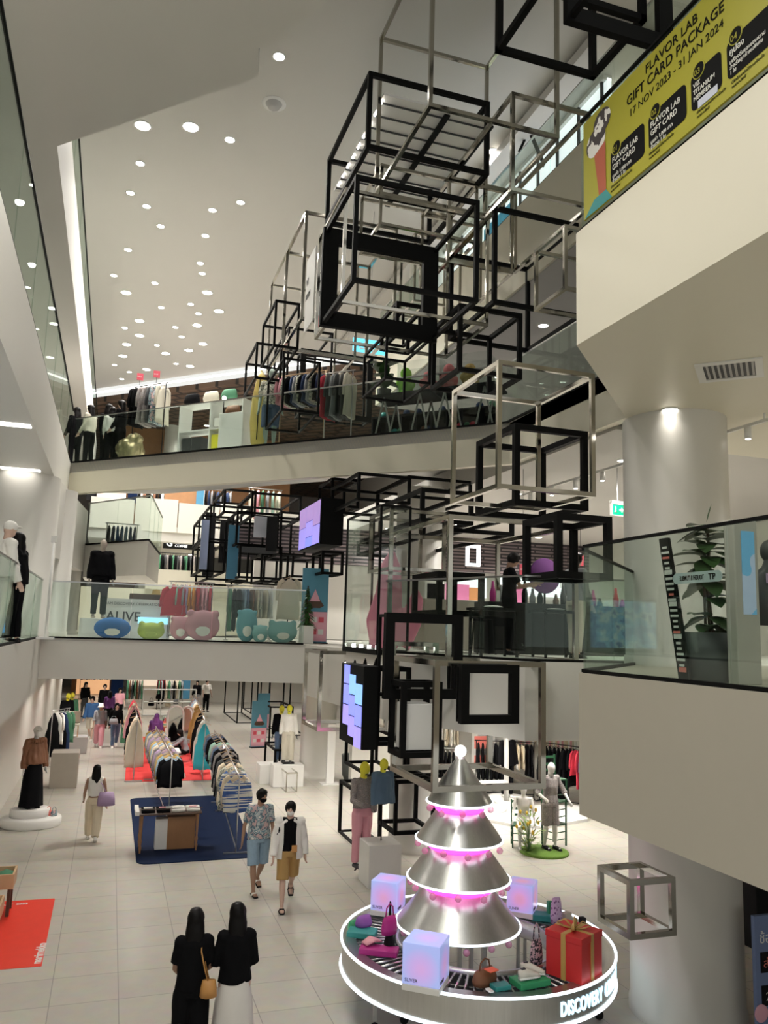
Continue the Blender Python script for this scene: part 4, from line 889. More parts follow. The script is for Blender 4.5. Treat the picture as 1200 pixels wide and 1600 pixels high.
for k in range(4): MB().tube([(-.12, .02*k-.03, .02), (0, .03*k-.04, .05), (.1, .035*k-.05, .02)], [(.03, .015), (.035, .02), (.02, .01)], 8).build('finger_bundle', 'pink_soft', t)
softbag('brown leather bag lying at the front of the conveyor', 'cloth_brown', onring(757, 1536), .34, .2, .15, .5)
place(flat('orange_card', 'bright orange card on the brown leather bag', 'card', mat('orange', (.85, .14, .05), .5) and 'orange', onring(768, 1516, .95), .13, .11, .01, .3))
softbag('pink and black checked bag hanging in the middle of the conveyor', ramp_mat('check', [(0, (.6, .4, .45)), (.5, (.03, .03, .04))], 60, .6, 'voronoi') and 'check', onring(838, 1505, .80), .16, .10, .26, .2)
softbag('tall lilac polka dot pouch standing behind the red gift box', ramp_mat('polka', [(0, (.62, .45, .68)), (.75, (.15, .05, .2))], 50, .6, 'voronoi') and 'polka', onring(869, 1442, .8), .16, .12, .32, .2, handle=False)
place(flat('small_box', 'small cream box beside the gift box ribbon', 'box', 'cloth_linen', onring(885, 1440), .12, .1, .12, .2)); place(flat('small_box', 'small black jar shaped box behind the gift box', 'box', 'black', onring(910, 1448), .08, .08, .12, 0))
place(flat('phone_card', 'small white card with grey edge near the brown bag', 'card', 'white', onring(765, 1549, .79), .06, .1, .02, .1)); place(flat('small_box', 'flat teal box right of the brown bag', 'box', 'teal', onring(782, 1545), .2, .14, .05, .1))
# second piece of conveyor leading to the back on the right
t = thing('roller_conveyor', 'short roller conveyor branching behind the cube light and red gift box', 'conveyor', (0, 0, 0))
A, B = Vector(onring(815, 1432, .74)), Vector(onring(925, 1452, .74)); n = 22
for k in range(n):
    c = A.lerp(B, k/(n-1)); d = (B-A).normalized(); pp = Vector((-d.y, d.x, 0))*.17; MB().tube([c-pp, c+pp], .016, 8).build('roller', 'steel', t)
for sgn in (-1, 1): pp = Vector((-(B-A).normalized().y, (B-A).normalized().x, 0))*.18*sgn; MB().bar(A+pp, B+pp, .03, .05).build('side_rail', 'steel', t)
for k in (0, .5, 1):
    for sgn in (-1, 1): c = A.lerp(B, k)+Vector((-(B-A).normalized().y, (B-A).normalized().x, 0))*.18*sgn; MB().bar((c.x, c.y, 0), (c.x, c.y, .73), .035).build('leg', 'steel', t)
# ---------------------------------------------------------------- clothes, racks and shop furniture
GM = {}
def garment_mesh(kind, m, v=0):
    if (kind, m, v) in GM: return GM[kind, m, v]
    L = {'shirt': .66, 'coat': .98, 'dress': 1.12, 'trousers': .95, 'long': 1.35}[kind]; mb = MB(); n = 14; R = 8; vs = []; fs = []
    for i in range(R+1):
        f = i/R; z = -.075-L*f
        w = (.06+.17*min(1, f*6) if kind != 'trousers' else .16)+(.06*f if kind in ('coat', 'shirt') else .11*f if kind == 'dress' else .05*f if kind == 'long' else 0)
        if kind in ('dress', 'long') and .12 < f < .4: w -= .055
        th = .018+.026*min(1, f*4)
        for k in range(n):
            a = 2*PI*k/n; q = 1+(.35*f*math.sin(a*5+v*2+f*3)); vs.append((w*math.cos(a), th*q*math.sin(a)+.01*math.sin(v+f*5), z+.02*math.sin(a*3+v)*f-(.04*abs(math.cos(a)) if i < 2 else 0)))
    for i in range(R):
        for k in range(n): fs.append((i*n+k, (i+1)*n+k, (i+1)*n+(k+1) % n, i*n+(k+1) % n))
    fs += [tuple(range(n)), tuple(R*n+k for k in range(n-1, -1, -1))]; mb.add(vs, fs, True)
    if kind in ('shirt', 'coat'):
        for s in (-1, 1): mb.tube([(s*.14, 0, -.12), (s*.23, 0, -.19), (s*.27, .01, -.40), (s*.27, .015, -.62 if kind == 'coat' else -.55)], [(.05, .03), (.055, .03), (.05, .028), (.045, .024)], 8, flatdir=(1, 0, 0))
    GM[kind, m, v] = mb.mesh('cloth', m); return GM[kind, m, v]
hb = MB(); hb.tube([(0, 0, .0), (.018, 0, .012), (.02, 0, -.01), (0, 0, -.035), (0, 0, -.055)], .003, 5); hb.tube([(-.19, 0, -.12), (0, 0, -.055), (.19, 0, -.12)], [(.008, .006)]*3, 6); HANG = {m: hb.mesh('hanger', m) for m in ('wood_light', 'black', 'white')}
NAMEC = {}
def garment(kind, m, loc, rz, label, group, v=0, hm='wood_light'):
    t = bpy.data.objects.new({'shirt': 'hanging_shirt', 'coat': 'hanging_coat', 'dress': 'hanging_dress', 'long': 'hanging_long_dress', 'trousers': 'hanging_trousers'}[kind], garment_mesh(kind, m, v)); C.objects.link(t)
    t.location = loc; t.rotation_euler = (0, 0, rz); tag(t, label, 'clothing', group)
    o = bpy.data.objects.new('hanger', HANG[hm]); C.objects.link(o); o.parent = t
    return t
CW = {'cloth_black': 'black', 'cloth_white': 'white', 'cloth_cream': 'cream', 'cloth_tan': 'tan', 'denim': 'dark denim', 'denim_light': 'light denim', 'cloth_grey': 'grey', 'cloth_pink': 'pink', 'cloth_purple': 'purple',
      'cloth_blue': 'blue', 'cloth_red': 'red', 'cloth_lilac': 'lilac', 'cloth_green': 'dark green', 'cloth_brown': 'brown', 'cloth_linen': 'linen coloured', 'cloth_orange': 'orange', 'cloth_mint': 'mint', 'cloth_sky': 'turquoise', 'cloth_gold': 'golden yellow',
      'palm_shirt': 'palm printed', 'floral_shirt': 'floral', 'stripe': 'blue and white striped', 'charcoal': 'charcoal', 'cloth_tweed': 'grey tweed', 'skirt_white': 'off-white', 'cloth_navy': 'navy'}
mat('cloth_orange', (.75, .28, .03), .85); mat('cloth_mint', (.35, .55, .45), .85); mat('cloth_sky', (.05, .50, .62), .8); mat('cloth_gold', (.50, .33, .10), .8); mat('cloth_navy', (.012, .03, .09), .85)
ramp_mat('stripe', [(0, (.05, .12, .35)), (.5, (.7, .7, .65))], 1, .8, kind='noise', detail=0, stretch=(1, 1, 30)); ramp_mat('cloth_tweed', [(0, (.30, .28, .27)), (.5, (.22, .19, .19)), (.6, (.42, .36, .34))], 40, .9)
def rack(label, where, p0, p1, h, items, m='steel', hm='wood_light', z=0, feet=True, skip=0, rail_only=False):
    p0, p1 = Vector((p0[0], p0[1], z)), Vector((p1[0], p1[1], z)); d = p1-p0; L = d.length; a = math.atan2(d.y, d.x)
    t = thing('clothes_rack', label, 'clothes rack', p0, a)
    MB().tube([(-.05, 0, h), (L+.05, 0, h)], .014, 8).build('rail', m, t)
    if not rail_only:
        for x in (0, L):
            MB().tube([(x, 0, .04), (x, 0, h)], .013, 8).build('upright', m, t)
            if feet: MB().bar((x, -.25, .03), (x, .25, .03), .03).build('foot', m, t)
        MB().bar((0, 0, .12), (L, 0, .12), .02).build('lower_bar', m, t)
    n = len(items)
    for i, (k, mt) in enumerate(items):
        q = p0+d*((i+.5+skip)/(n+skip))
        garment(k, mt, (q.x, q.y, z+h), a+PI/2+random.uniform(-.12, .12), f'{CW[mt]} {dict(shirt="shirt", coat="coat", dress="dress", long="long dress", trousers="trousers")[k]} hanging {where}', f'{CW[mt]} {k}s hanging {where}', i % 3, hm)
    return t
def cyc(lst, n): return [lst[i % len(lst)] for i in range(n)]
def G(cx, cy, z=0): p = at(cx, cy, z=z); return (p.x, p.y)
def rug(label, pts, m, r=.25, name='carpet', th=.015):
    out = []
    n = len(pts); pts = [Vector(p) for p in pts]
    for i in range(n):
        a, b, c = pts[i-1], pts[i], pts[(i+1) % n]; u = (a-b).normalized()*r; v = (c-b).normalized()*r
        for k in range(5): f = k/4; out.append(tuple(b+u*(1-f)**2+v*f**2))
    return tag(MB().prism(out, .001, th).build(name, m), label, 'carpet')
mat('rug_blue', (.002, .011, .045), .9, spec=.2); mat('rug_red', (.75, .05, .05), .85); mat('sticker_red', (.85, .035, .012), .4); mat('coral', (.85, .22, .18), .7)
rug('navy blue carpet with rounded corners under the clothes racks', [G(203, 1248), G(360, 1243), G(402, 1340), G(213, 1352)], 'rug_blue')
rug('bright red carpet strip under the long dresses and the mirror', [G(195, 1222), G(330, 1219), G(322, 1150), G(200, 1152)], 'rug_red', .05)
# red floor sticker at the lower left
sk = rug('red floor sticker with white lettering at the left, beside wooden crates', [G(-30, 1518), G(65, 1510), G(86, 1404), G(-15, 1410)], 'sticker_red', .02, name='floor_sticker', th=.004)
q = G(63, 1506); text('lettering', 'marimekko', .17, 'white', sk, (q[0], q[1], .006), (0, 0, R_(88)), .001, sx=.95, bold=.004)
q2 = G(76, 1448); text('lettering', 'marimekko', .0, 'white', sk, (q2[0], q2[1], .006), (0, 0, R_(90)), .001) if 0 else None
q = G(83, 1409); text('lettering', 'HOLIDAY  2023', .09, 'white', sk, (q[0]-1.0, q[1]-.03, .006), (0, 0, R_(-1)), .001, bold=.003)
# wooden crates at the left edge
def crate(label, cx, cy, z0, sx, sy, h, rz=0):
    p = at(cx, cy, z=z0+h); t = thing('wooden_display_crate', label, 'crate', (p.x-sx/2, p.y-sy/2, z0), rz)
    cells([-sx/2, -sx/2+.03, sx/2-.03, sx/2], [-sy/2, -sy/2+.03, sy/2-.03, sy/2], [0, .03, h], lambda i, j, k: k == 0 or not (i == 1 and j == 1)).build('box', 'wood_light', t)
    if z0 > .1:
        for x in (-1, 1):
            for y in (-1, 1): MB().bar((x*(sx/2-.06), y*(sy/2-.06), -z0), (x*(sx/2-.06), y*(sy/2-.06), 0), .05).build('leg', 'wood_dark', t)
    return t
c1 = crate('wooden crate on legs at the left edge filled with folded prints', 28, 1352, .42, .75, .5, .22)
for k, (m_, lab) in enumerate((('palm_shirt', 'folded leafy print in the upper wooden crate'), ('cloth_white', 'folded white cloth in the upper wooden crate'), ('cloth_green', 'folded green cloth in the upper wooden crate'))):
    tag(MB().tube([(-.11, 0, 0), (0, 0, .02), (.11, 0, 0)], [(.16, .05), (.17, .07), (.16, .05)], 10, flatdir=(0, 1, 0)).build('folded_cloth', m_), lab, 'folded clothing').location = (c1.location.x-.23+.23*k, c1.location.y, .56)
c1 = crate('lower wooden crate at the left edge over the red sticker', 8, 1398, .3, .6, .6, .22)
tag(MB().tube([(-.1, 0, 0), (0, 0, .02), (.1, 0, 0)], [(.16, .05), (.18, .07), (.16, .05)], 10, flatdir=(0, 1, 0)).build('folded_cloth', 'cloth_cream'), 'folded cream cloth in the lower wooden crate', 'folded clothing').location = (c1.location.x, c1.location.y, .4)
# carpet area: racks
a_, b_ = G(262, 1290), G(245, 1225)
rack('clothes rack of tweed and black tops at the left of the blue carpet', 'on the rack at the left of the blue carpet', (a_[0], a_[1]), (b_[0]-.1, b_[1]+.6), 1.55, [('shirt', 'cloth_black')]+cyc([('shirt', 'denim_light'), ('shirt', 'cloth_gold'), ('shirt', 'cloth_tweed'), ('shirt', 'cloth_lilac'), ('shirt', 'cloth_tweed'), ('shirt', 'cloth_cream')], 14), hm='wood_light')
a_, b_ = G(368, 1335), G(345, 1255)
rack('clothes rack at the front right of the blue carpet', 'on the front right rack of the blue carpet', a_, b_, 1.5, [('shirt', 'stripe'), ('shirt', 'cloth_cream'), ('shirt', 'stripe'), ('coat', 'palm_shirt'), ('coat', 'cloth_cream'), ('coat', 'charcoal'), ('coat', 'cloth_black'), ('coat', 'cloth_tweed'), ('coat', 'cloth_black')])
a_, b_ = G(352, 1268), G(330, 1222)
rack('clothes rack behind on the blue carpet near its back edge', 'on the back rack of the blue carpet', a_, b_, 1.5, cyc([('shirt', 'cloth_black'), ('shirt', 'cloth_black'), ('shirt', 'denim'), ('shirt', 'cloth_tweed'), ('shirt', 'cloth_mint')], 9))
a_, b_ = G(316, 1222), G(300, 1150)
rack('clothes rack of long dresses at the right side of the red carpet', 'on the rack at the right side of the red carpet', a_, b_, 1.7, [('long', 'cloth_sky'), ('long', 'cloth_white'), ('long', 'cloth_black'), ('long', 'cloth_black'), ('long', 'cloth_tan'), ('dress', 'cloth_gold'), ('dress', 'cloth_gold'), ('dress', 'cloth_linen'), ('dress', 'denim_light'), ('dress', 'cloth_grey')])
a_, b_ = G(208, 1222), G(204, 1160)
rack('clothes rack of gowns at the left edge of the red carpet', 'on the rack at the left edge of the red carpet', a_, b_, 1.75, [('long', 'cloth_linen'), ('long', 'cloth_cream'), ('long', 'cloth_black'), ('long', 'cloth_black'), ('dress', 'cloth_pink'), ('dress', 'cloth_cream'), ('long', 'cloth_red')])
# table with folded shirts
tb = G(218, 1335); tc_ = G(305, 1332)
t = thing('display_table', 'low glass topped display table with turned wooden legs on the blue carpet', 'table', (tb[0], tb[1], 0)); W_ = tc_[0]-tb[0]+.1
MB().box(-.12, -.02, .74, W_, .62, .77).build('top', 'wood_dark', t, .004); MB().box(-.14, -.04, .75, -.06, .64, .83).build('edge', 'white', t, .004); MB().box(-.06, -.03, .86, W_, -.015, .87).build('front_rail', 'wood_dark', t)
for x, y in ((0, .03), (W_-.08, .03), (0, .55), (W_-.08, .55)): MB().lathe([(.03, 0), (.018, .03), (.03, .12), (.018, .16), (.03, .24), (.02, .3), (.03, .7), (.03, .75)], (x, y, 0), 12).build('leg', 'wood_mid', t)
for k, (m_, lab) in enumerate((('cloth_black', 'folded black shirt with white print, leftmost on the display table'), ('cloth_black', 'folded black shirt with pink print on the display table'), ('cloth_white', 'folded white shirts, left stack on the display table'), ('cloth_white', 'folded white shirts with pink print, right stack on the display table'))):
    o = tag(MB().tube([(-.13, 0, 0), (0, 0, .0), (.13, 0, 0)], [(.20, .05), (.21, .055), (.20, .05)], 12, flatdir=(0, 1, 0)).build('folded_shirt', m_), lab, 'folded clothing'); o.location = (tb[0]+.12+.30*k, tb[1]+.24, .80)
    pr = MB()
    for j in range(3): pr.box(-.09, -.12+.05*j, .053, .09-.03*(j % 2), -.10+.05*j, .058)
    pr.build('print', {0: 'white', 1: 'pink_soft', 2: 'white', 3: 'pink_soft'}[k], o)
tag(MB().box(-.28, -.2, .02, .28, .2, .66).build('wooden_cabinet', 'wood_mid', bevel=.01), 'reddish wooden cabinet under the display table', 'cabinet').location = (tb[0]+W_*.68, tb[1]+.35, 0)
tag(MB().box(-.16, -.12, .02, .16, .12, .62).build('white_box', 'white', bevel=.01), 'tall white box under the display table left of the cabinet', 'box').location = (tb[0]+W_*.38, tb[1]+.3, 0)
t = thing('display_stand', 'thin metal stand with a small sign on the folded shirts table', 'stand', (tb[0]+.52, tb[1]+.1, .86)); MB().tube([(0, 0, 0), (0, 0, .8)], .008, 6).build('pole', 'steel', t); MB().cbox((0, 0, 0.01), .12, .1, .02).build('base', 'steel', t)
# white draped table, mirror, small tables on the red carpet
p = G(262, 1215); t = thing('draped_table', 'white table with a long draped cloth falling to the red carpet', 'table', (p[0], p[1], 0))
MB().box(-.35, 0, .70, .35, .9, .74).build('top', 'white', t, .01)
cl = MB(); vs = []; fs = []
for i in range(9):
    for k in range(13):
        f = i/8; x = (-.2+.45*k/12)+(.15*(k/12)*f); vs.append((x+.12*f, -.02-.18*f*f+.03*math.sin(k*1.7)*f, .76-.74*f))
for i in range(8):
    for k in range(12): fs.append((i*13+k, i*13+k+1, (i+1)*13+k+1, (i+1)*13+k))
cl.add(vs, fs, True); o = cl.build('drape', 'skirt_white', t); s_ = o.modifiers.new('thick', 'SOLIDIFY'); s_.thickness = .012
for x in (-.3, .3): MB().bar((x, .85, 0), (x, .85, .7), .04).build('leg', 'white', t)
def arch_mirror(label, cx, cy, w, h, lean, rz):
    p = G(cx, cy); t = thing('arched_mirror', label, 'mirror', (p[0], p[1], 0), rz); pts = [(-w/2, 0), (-w/2, h-w/2)]+[(-w/2*math.cos(a), h-w/2+w/2*math.sin(a)) for a in [PI*k/14 for k in range(1, 14)]]+[(w/2, h-w/2), (w/2, 0)]
    f = MB(); L = [Vector((x, z*math.sin(lean), z*math.cos(lean)+.02)) for x, z in pts]; f.tube(L, .035, 8); f.build('frame', 'white', t)
    n = len(L); g_ = MB(); g_.add([v+Vector((0, -.01, 0)) for v in L]+[v+Vector((0, .01, 0)) for v in L], [tuple(range(n)), tuple(range(2*n-1, n-1, -1))]+[(i, (i+1) % n+0, (i+1) % n+n, i+n) for i in range(n)]); g_.build('mirror_glass', 'mirror', t)
mat('mirror', (.8, .8, .8), .05, 1, var=0)
arch_mirror('tall arched floor mirror in white frame on the red carpet', 272, 1182, .55, 1.7, .15, .1)
arch_mirror('second arched white mirror right behind the first one', 288, 1176, .4, 1.6, .12, -.3)
def pedestal(label, cx, cy, r, h, mtop, mb_):
    p = G(cx, cy); t = thing('pedestal_table', label, 'table', (p[0], p[1], 0)); MB().cbox((0, 0, h-.03), r*2, r*1.2, .06).build('top', mtop, t, .01); MB().lathe([(r*.55, 0), (r*.5, h-.06)], n=10).build('base', mb_, t); return p
p = pedestal('pink pedestal table with light wooden top holding two small mirrors', 247, 1168, .42, .8, 'wood_light', 'coral')
for k, (m_, lab) in enumerate((('panel_pale', 'pale blue round table mirror on the pink pedestal'), ('cloth_mint', 'mint green round table mirror on the pink pedestal'))):
    t = thing('table_mirror', lab, 'mirror', (p[0]-.18+.36*k, p[1], .8)); MB().ell((0, 0, .19), (.13, .02, .17), 16, 10).build('frame', m_, t); MB().ell((0, -.012, .19), (.09, .015, .13), 16, 10).build('mirror_glass', 'mirror', t); MB().cbox((0, 0, .012), .14, .09, .024).build('base', m_, t)
pedestal('olive green pedestal table left of the red carpet', 196, 1160, .38, .82, 'wood_light', 'cloth_green')
# white shelf unit behind, red rack sign
def shelf(label, cx, cy, w, h, d, rows, cols, m='white', z=0, back=False, y=None, rz=0):
    p = at(cx, cy, z=z) if y is None else at(cx, cy, y=y); t = thing('shelf_unit', label, 'shelf', (p.x, p.y, z), rz)
    xs = [0]; 
    for i in range(cols): xs += [xs[-1]+.03, xs[-1]+w/cols-.0]
    xs.append(xs[-1]+.03); zs = [0]
    for i in range(rows): zs += [zs[-1]+.03, zs[-1]+h/rows]
    zs.append(zs[-1]+.03)
    cells(xs, [0, d-.015, d] if back else [0, d], zs, lambda i, j, k: i % 2 == 0 or k % 2 == 0 or (back and j == 1)).build('carcass', m, t); return t
shelf('long white open shelf unit behind the red carpet area', 222, 1118, 2.6, 1.25, .4, 2, 3)
for k, (x, y, m_, lab) in enumerate(((236, 1103, 'cloth_black', 'black bag on the far white shelf unit'), (262, 1104, 'cloth_cream', 'cream bag on the far white shelf unit'), (248, 1092, 'cloth_black', 'black hat shaped bag on top of the far white shelf unit'), (275, 1100, 'cloth_grey', 'grey bag on the far white shelf unit'))):
    p = at(x, y, y=G(222, 1118)[1]+.2); softbag(lab, m_, p, .28, .16, .24, 0)
# left side: mannequins and furniture
fz = G(48, 1290)
t = thing('white_plinth', 'white rounded two step plinth under the mannequin in brown puffer jacket', 'plinth', (fz[0], fz[1], 0)); MB().lathe([(0, .001), (.62, .001), (.64, .03), (.64, .17), (.62, .2), (0, .2)], n=36).build('lower_step', 'white', t); MB().lathe([(0, .2), (.42, .2), (.42, .36), (.40, .38), (0, .38)], (-.05, .05, 0), 32).build('upper_step', 'white', t)
t.scale = (1.0, .8, 1)
def stand(t, J, h, col='black'):
    MB().tube([(0, 0, -.0), (0, 0, .5*h)], .012, 6).build('stand_pole', col, t)
    for k in range(3): a = 2*PI*k/3+.5; MB().bar((0, 0, .06), (.24*math.cos(a), .24*math.sin(a), .012), .02).build('stand_foot', col, t)
st0 = dict(lL=(2, 2), lR=(-2, 2), aL=(2, 9, 10), aR=(0, 9, 10)); 
def mann(label, loc, H, d, top, bottom, skin='mannequin_white', pose=st0, name='mannequin', **k):
    return figure(name, label, 'mannequin', loc, H, fwd_rz(*d), pose, skin, top, bottom, dummy=True, vox=.014, face=False, **k)
mann('mannequin in brown puffer jacket, black skirt and white cap on a white plinth', (fz[0]-.05, fz[1]+.05, .38), 1.80, (.6, -1), ('puffer', 'cloth_brown', .8), ('longskirt', 'cloth_black'), hair=('cap', 'cloth_white'), shoes=('shoe', 'black'),
     extras=[lambda t, J, h: remesh(MB().tube([J['nec']+Vector((.13*math.cos(a), .09*math.sin(a)+.02, -.02)) for a in [2*PI*k/14 for k in range(14)]], .055, 8, closed=True).build('fur_collar', 'fur', t), .014, .02, 40)] if mat('fur', (.22, .10, .05), .95, var=.4, scale=60) else [])
for k, (x, y) in enumerate(((58, 1268), (66, 1272))):
    softbag('small patterned shoe shaped bag on the white plinth' if k else 'small red and white bag on the white plinth', 'floral_shirt' if k else 'coral', (fz[0]+.35+.12*k, fz[1]-.05*k, .385 if 0 else .2), .14, .08, .12, .3)
p = G(94, 1232); tag(MB().box(-.30, 0, 0, .42, .75, .95).build('taupe_counter', 'taupe' if mat('taupe', (.36, .32, .27), .4) else '', bevel=.01), 'plain taupe counter block at the left of the aisle', 'counter').location = (p[0], p[1], 0)
p = G(108, 1180); t = thing('cream_chair', 'small cream chair on the block behind the taupe counter', 'chair', (p[0]+.05, p[1]+.6, .55)); MB().cbox((0, 0, .42), .4, .4, .05).build('seat', 'cloth_linen', t, .02); MB().cbox((0, .18, .65), .4, .05, .42).build('backrest', 'cloth_linen', t, .02)
for x in (-.15, .15):
    for y in (-.15, .15): MB().bar((x, y, 0), (x, y, .4), .035).build('leg', 'wood_light', t)
tag(MB().box(-.4, -.3, 0, .5, .5, .55).build('grey_block', 'grey_paint', bevel=.01), 'grey block holding the small cream chair', 'block').location = (p[0]+.05, p[1]+.6, 0)
p = G(80, 1200); rack('steel rack with dark coats left of the taupe counter', 'on the steel rack left of the taupe counter', (p[0]-.1, p[1]+.1), (p[0]+.35, p[1]+.9), 1.75, [('long', 'cloth_black'), ('coat', 'cloth_white'), ('long', 'cloth_black'), ('long', 'cloth_navy'), ('coat', 'cloth_green')], hm='white')
yh = dict(headmat='cloth_yellow')
for cx, cy, lab, tp in ((99, 1160, 'yellow headed mannequin in black top by the left wall', ('long', 'cloth_black', .9)), (106, 1158, 'yellow headed mannequin in green and black top by the left wall', ('long', 'cloth_green', .9))):
    p = G(cx, cy); mann(lab, (p[0], p[1]+.6, 0), 1.8, (.4, -1), tp, ('long', 'cloth_black'), skin='charcoal', **yh)
# middle group near the round column
p = G(450, 1230); tag(MB().box(-.45, 0, 0, .45, .5, .62).build('white_block', 'white', bevel=.01), 'white block left of the round column under the mannequins', 'block').location = (p[0], p[1], 0)
tag(MB().box(-.75, .55, 0, .3, 1.2, .55).build('white_block', 'white', bevel=.01), 'lower white block behind the one left of the round column', 'block').location = (p[0], p[1], 0)
tag(MB().box(-.15, -.08, 0, .2, .08, .05).build('shoe_display', 'black', bevel=.02), 'black shoes on the white block left of the column', 'shoes').location = (p[0], p[1]+.25, .62)
for dx, dy, dz, lab, tp, b_ in ((-.1, .9, .55, 'yellow headed mannequin in black clothes behind the white blocks', ('long', 'cloth_black', .9), ('long', 'denim')), (.02, .35, .62, 'yellow headed mannequin in white and yellow clothes on the white blocks', ('long', 'cloth_white', .9), ('wide', 'cloth_linen'))):
    mann(lab, (p[0]+dx, p[1]+dy, dz), 1.7, (-.2, -1), tp, b_, skin='charcoal', **yh)
# dress forms at the right of the aisle
p = G(563, 1368)
def form(label, loc, H, d, top, bottom, legs, **k):
    return figure('dress_form', label, 'dress form', loc, H, fwd_rz(*d), k.pop('pose', st0), 'charcoal', top, bottom, dummy=True, vox=.012, face=False, headmat='cloth_yellow', legs=legs, hands=False, extras=[stand]+k.pop('ex', []), **k)
form('yellow headed dress form in black vest, grey sleeves and pink trousers on a tripod', (p[0], p[1], .14), 1.95, (.3, -1), ('long', 'cloth_tweed', .6), ('long', 'cloth_pink'), True, pose=dict(st0, aR=(20, 16, 60, 20), aL=(5, 6, 40, 25)), ex=[lambda t, J, h: MB().tube([J['wai']-Vector((0, 0, .06)), J['wai'], J['che'], J['sho']-Vector((0, 0, .05))], [(.165, .12), (.152, .115), (.175, .128), (.14, .095)], 14, flatdir=(1, 0, 0)).build('vest', 'cloth_black', t)])
p = at(603, 1340, z=.62)
p = G(600, 1388); tag(MB().box(-.32, 0, 0, .30, .62, .74).build('white_block', 'white', bevel=.01), 'tall white block that carries the dress form in denim jacket', 'block').location = (p[0]+.02, p[1], 0)
form('yellow headed dress form in oversized denim jacket on the tall white block', (p[0]+.03, p[1]+.33, .60), 1.62, (.2, -1), ('coat', 'denim_mid' if mat('denim_mid', (.10, .17, .25), .8, var=.15) else '', 1.2), None, False, pose=dict(st0, aL=(0, 5, 8), aR=(0, 5, 8)))
# right side: store
mat('store_grass', (.12, .22, .03), .95, var=.4, scale=40)
p = G(868, 1338); tag(MB().lathe([(0, .001), (.52, .001), (.52, .04), (.48, .05), (0, .05)], n=36).build('grass_mat', 'store_grass'), 'round green grass mat under the white mannequin and the flowers', 'mat').location = (p[0]-.1, p[1]+.3, 0)
fl = G(868, 1338); px_, py_ = fl[0], fl[1]+.25
mann('white mannequin standing in grey short jacket and shorts with black ankle boots', (px_+.08, py_+.1, .05), 1.82, (.2, -1), ('half', 'cloth_tweed', .9), ('shorts', 'cloth_tweed'), pose=dict(lL=(4, 2), lR=(-3, 4), aL=(16, 24, 38, 20), aR=(-6, 26, 80, 5)), shoes=('boot', 'black'))
mann('white mannequin seated behind the flowers beside the green chairs', (px_-.3, py_+.6, .02), 1.62, (-.5, -1), None, None, pose=dict(lL=(80, 80), lR=(76, 82), aL=(25, 8, 30), aR=(20, 10, 35), lean=6))
# green ladder-back chair stack
def chair(label, loc, rz, group=None):
    t = thing('green_chair', label, 'chair', loc, rz, group)
    MB().cbox((0, 0, .46), .4, .4, .03).build('seat', 'chair_green', t, .005)
    for x in (-.18, .18):
        MB().bar((x, -.18, 0), (x, -.18, .46), .03).build('leg', 'chair_green', t); MB().bar((x, .18, 0), (x, .2, .95), .03).build('leg', 'chair_green', t)
    for z in (.62, .75, .9): MB().bar((-.18, .19, z), (.18, .19, z), .02, .05).build('back_slat', 'chair_green', t)
    for z in (.15, .3): MB().bar((-.18, -.18, z), (.18, -.18, z), .018).build('stretcher', 'chair_green', t); MB().bar((-.18, -.18, z), (-.18, .18, z), .018).build('stretcher', 'chair_green', t)
    return t
mat('chair_green', (.02, .09, .04), .45)
chair('dark green chair standing on the floor, lowest of the stack behind the mannequin', (px_+.35, py_+.4, .05), .3)
chair('dark green chair piled second in the stack behind the mannequin', (px_+.37, py_+.42, .52), .45); chair('dark green chair on top of the stack behind the mannequin', (px_+.36, py_+.40, .99), .2)
chair('dark green chair low beside the flowers and the grass mat', (px_-.35, py_+.65, .0), -.4)
# flowers
def leaf_mesh(L, w, m, curl=.25, n=6):
    mb = MB(); vs = []; fs = []
    for i in range(n+1):
        f = i/n; ww = w*math.sin(PI*min(1, f*.96+.04))**.8; y = L*f; z = -curl*L*f*f
        vs += [(-ww, y, z+.12*ww), (0, y, z-.05*ww), (ww, y, z+.12*ww)]
    for i in range(n): fs += [(i*3, i*3+1, i*3+4, i*3+3), (i*3+1, i*3+2, i*3+5, i*3+4)]
    return vs, fs
def add_leaf(mb, p, d, L, w, curl=.25):
    vs, fs = leaf_mesh(L, w, None, curl); q = Vector(d).to_track_quat('Y', 'Z'); mb.add([q @ Vector(v)+Vector(p) for v in vs], fs, True)
mat('leaf_light', (.20, .32, .06), .6, var=.3, scale=20); mat('petal_yellow', (.80, .52, .06), .6); mat('leaf_dark', (.035, .085, .022), .38, var=.3, scale=8); mat('leaf_mid', (.06, .16, .04), .4, var=.3, scale=8)
t = thing('flower_arrangement', 'bushy green and yellow flower arrangement on the grass mat beside the white mannequin', 'flowers', (px_-.48, py_+.05, .03)); st = MB(); lv = MB(); fw = MB()
for k in range(90):
    a = random.uniform(0, 2*PI); r = random.uniform(.02, .16); z0 = random.uniform(.0, .75); top = Vector((r*math.cos(a)*(1+z0), r*math.sin(a)*(1+z0), z0)); d = Vector((math.cos(a), math.sin(a), random.uniform(.2, 1.4)))
    add_leaf(lv, top, d, random.uniform(.10, .2), .022)
    if k % 4 == 0 and z0 > .3: fw.ell(top+d*.12, (.03, .03, .045), 8, 6)
    if k % 6 == 0: st.tube([(0, 0, 0), top*.6, top], .006, 5)
st.build('stems', 'leaf_mid', t); lv.build('leaves', 'leaf_light', t); fw.build('blossoms', 'petal_yellow', t)
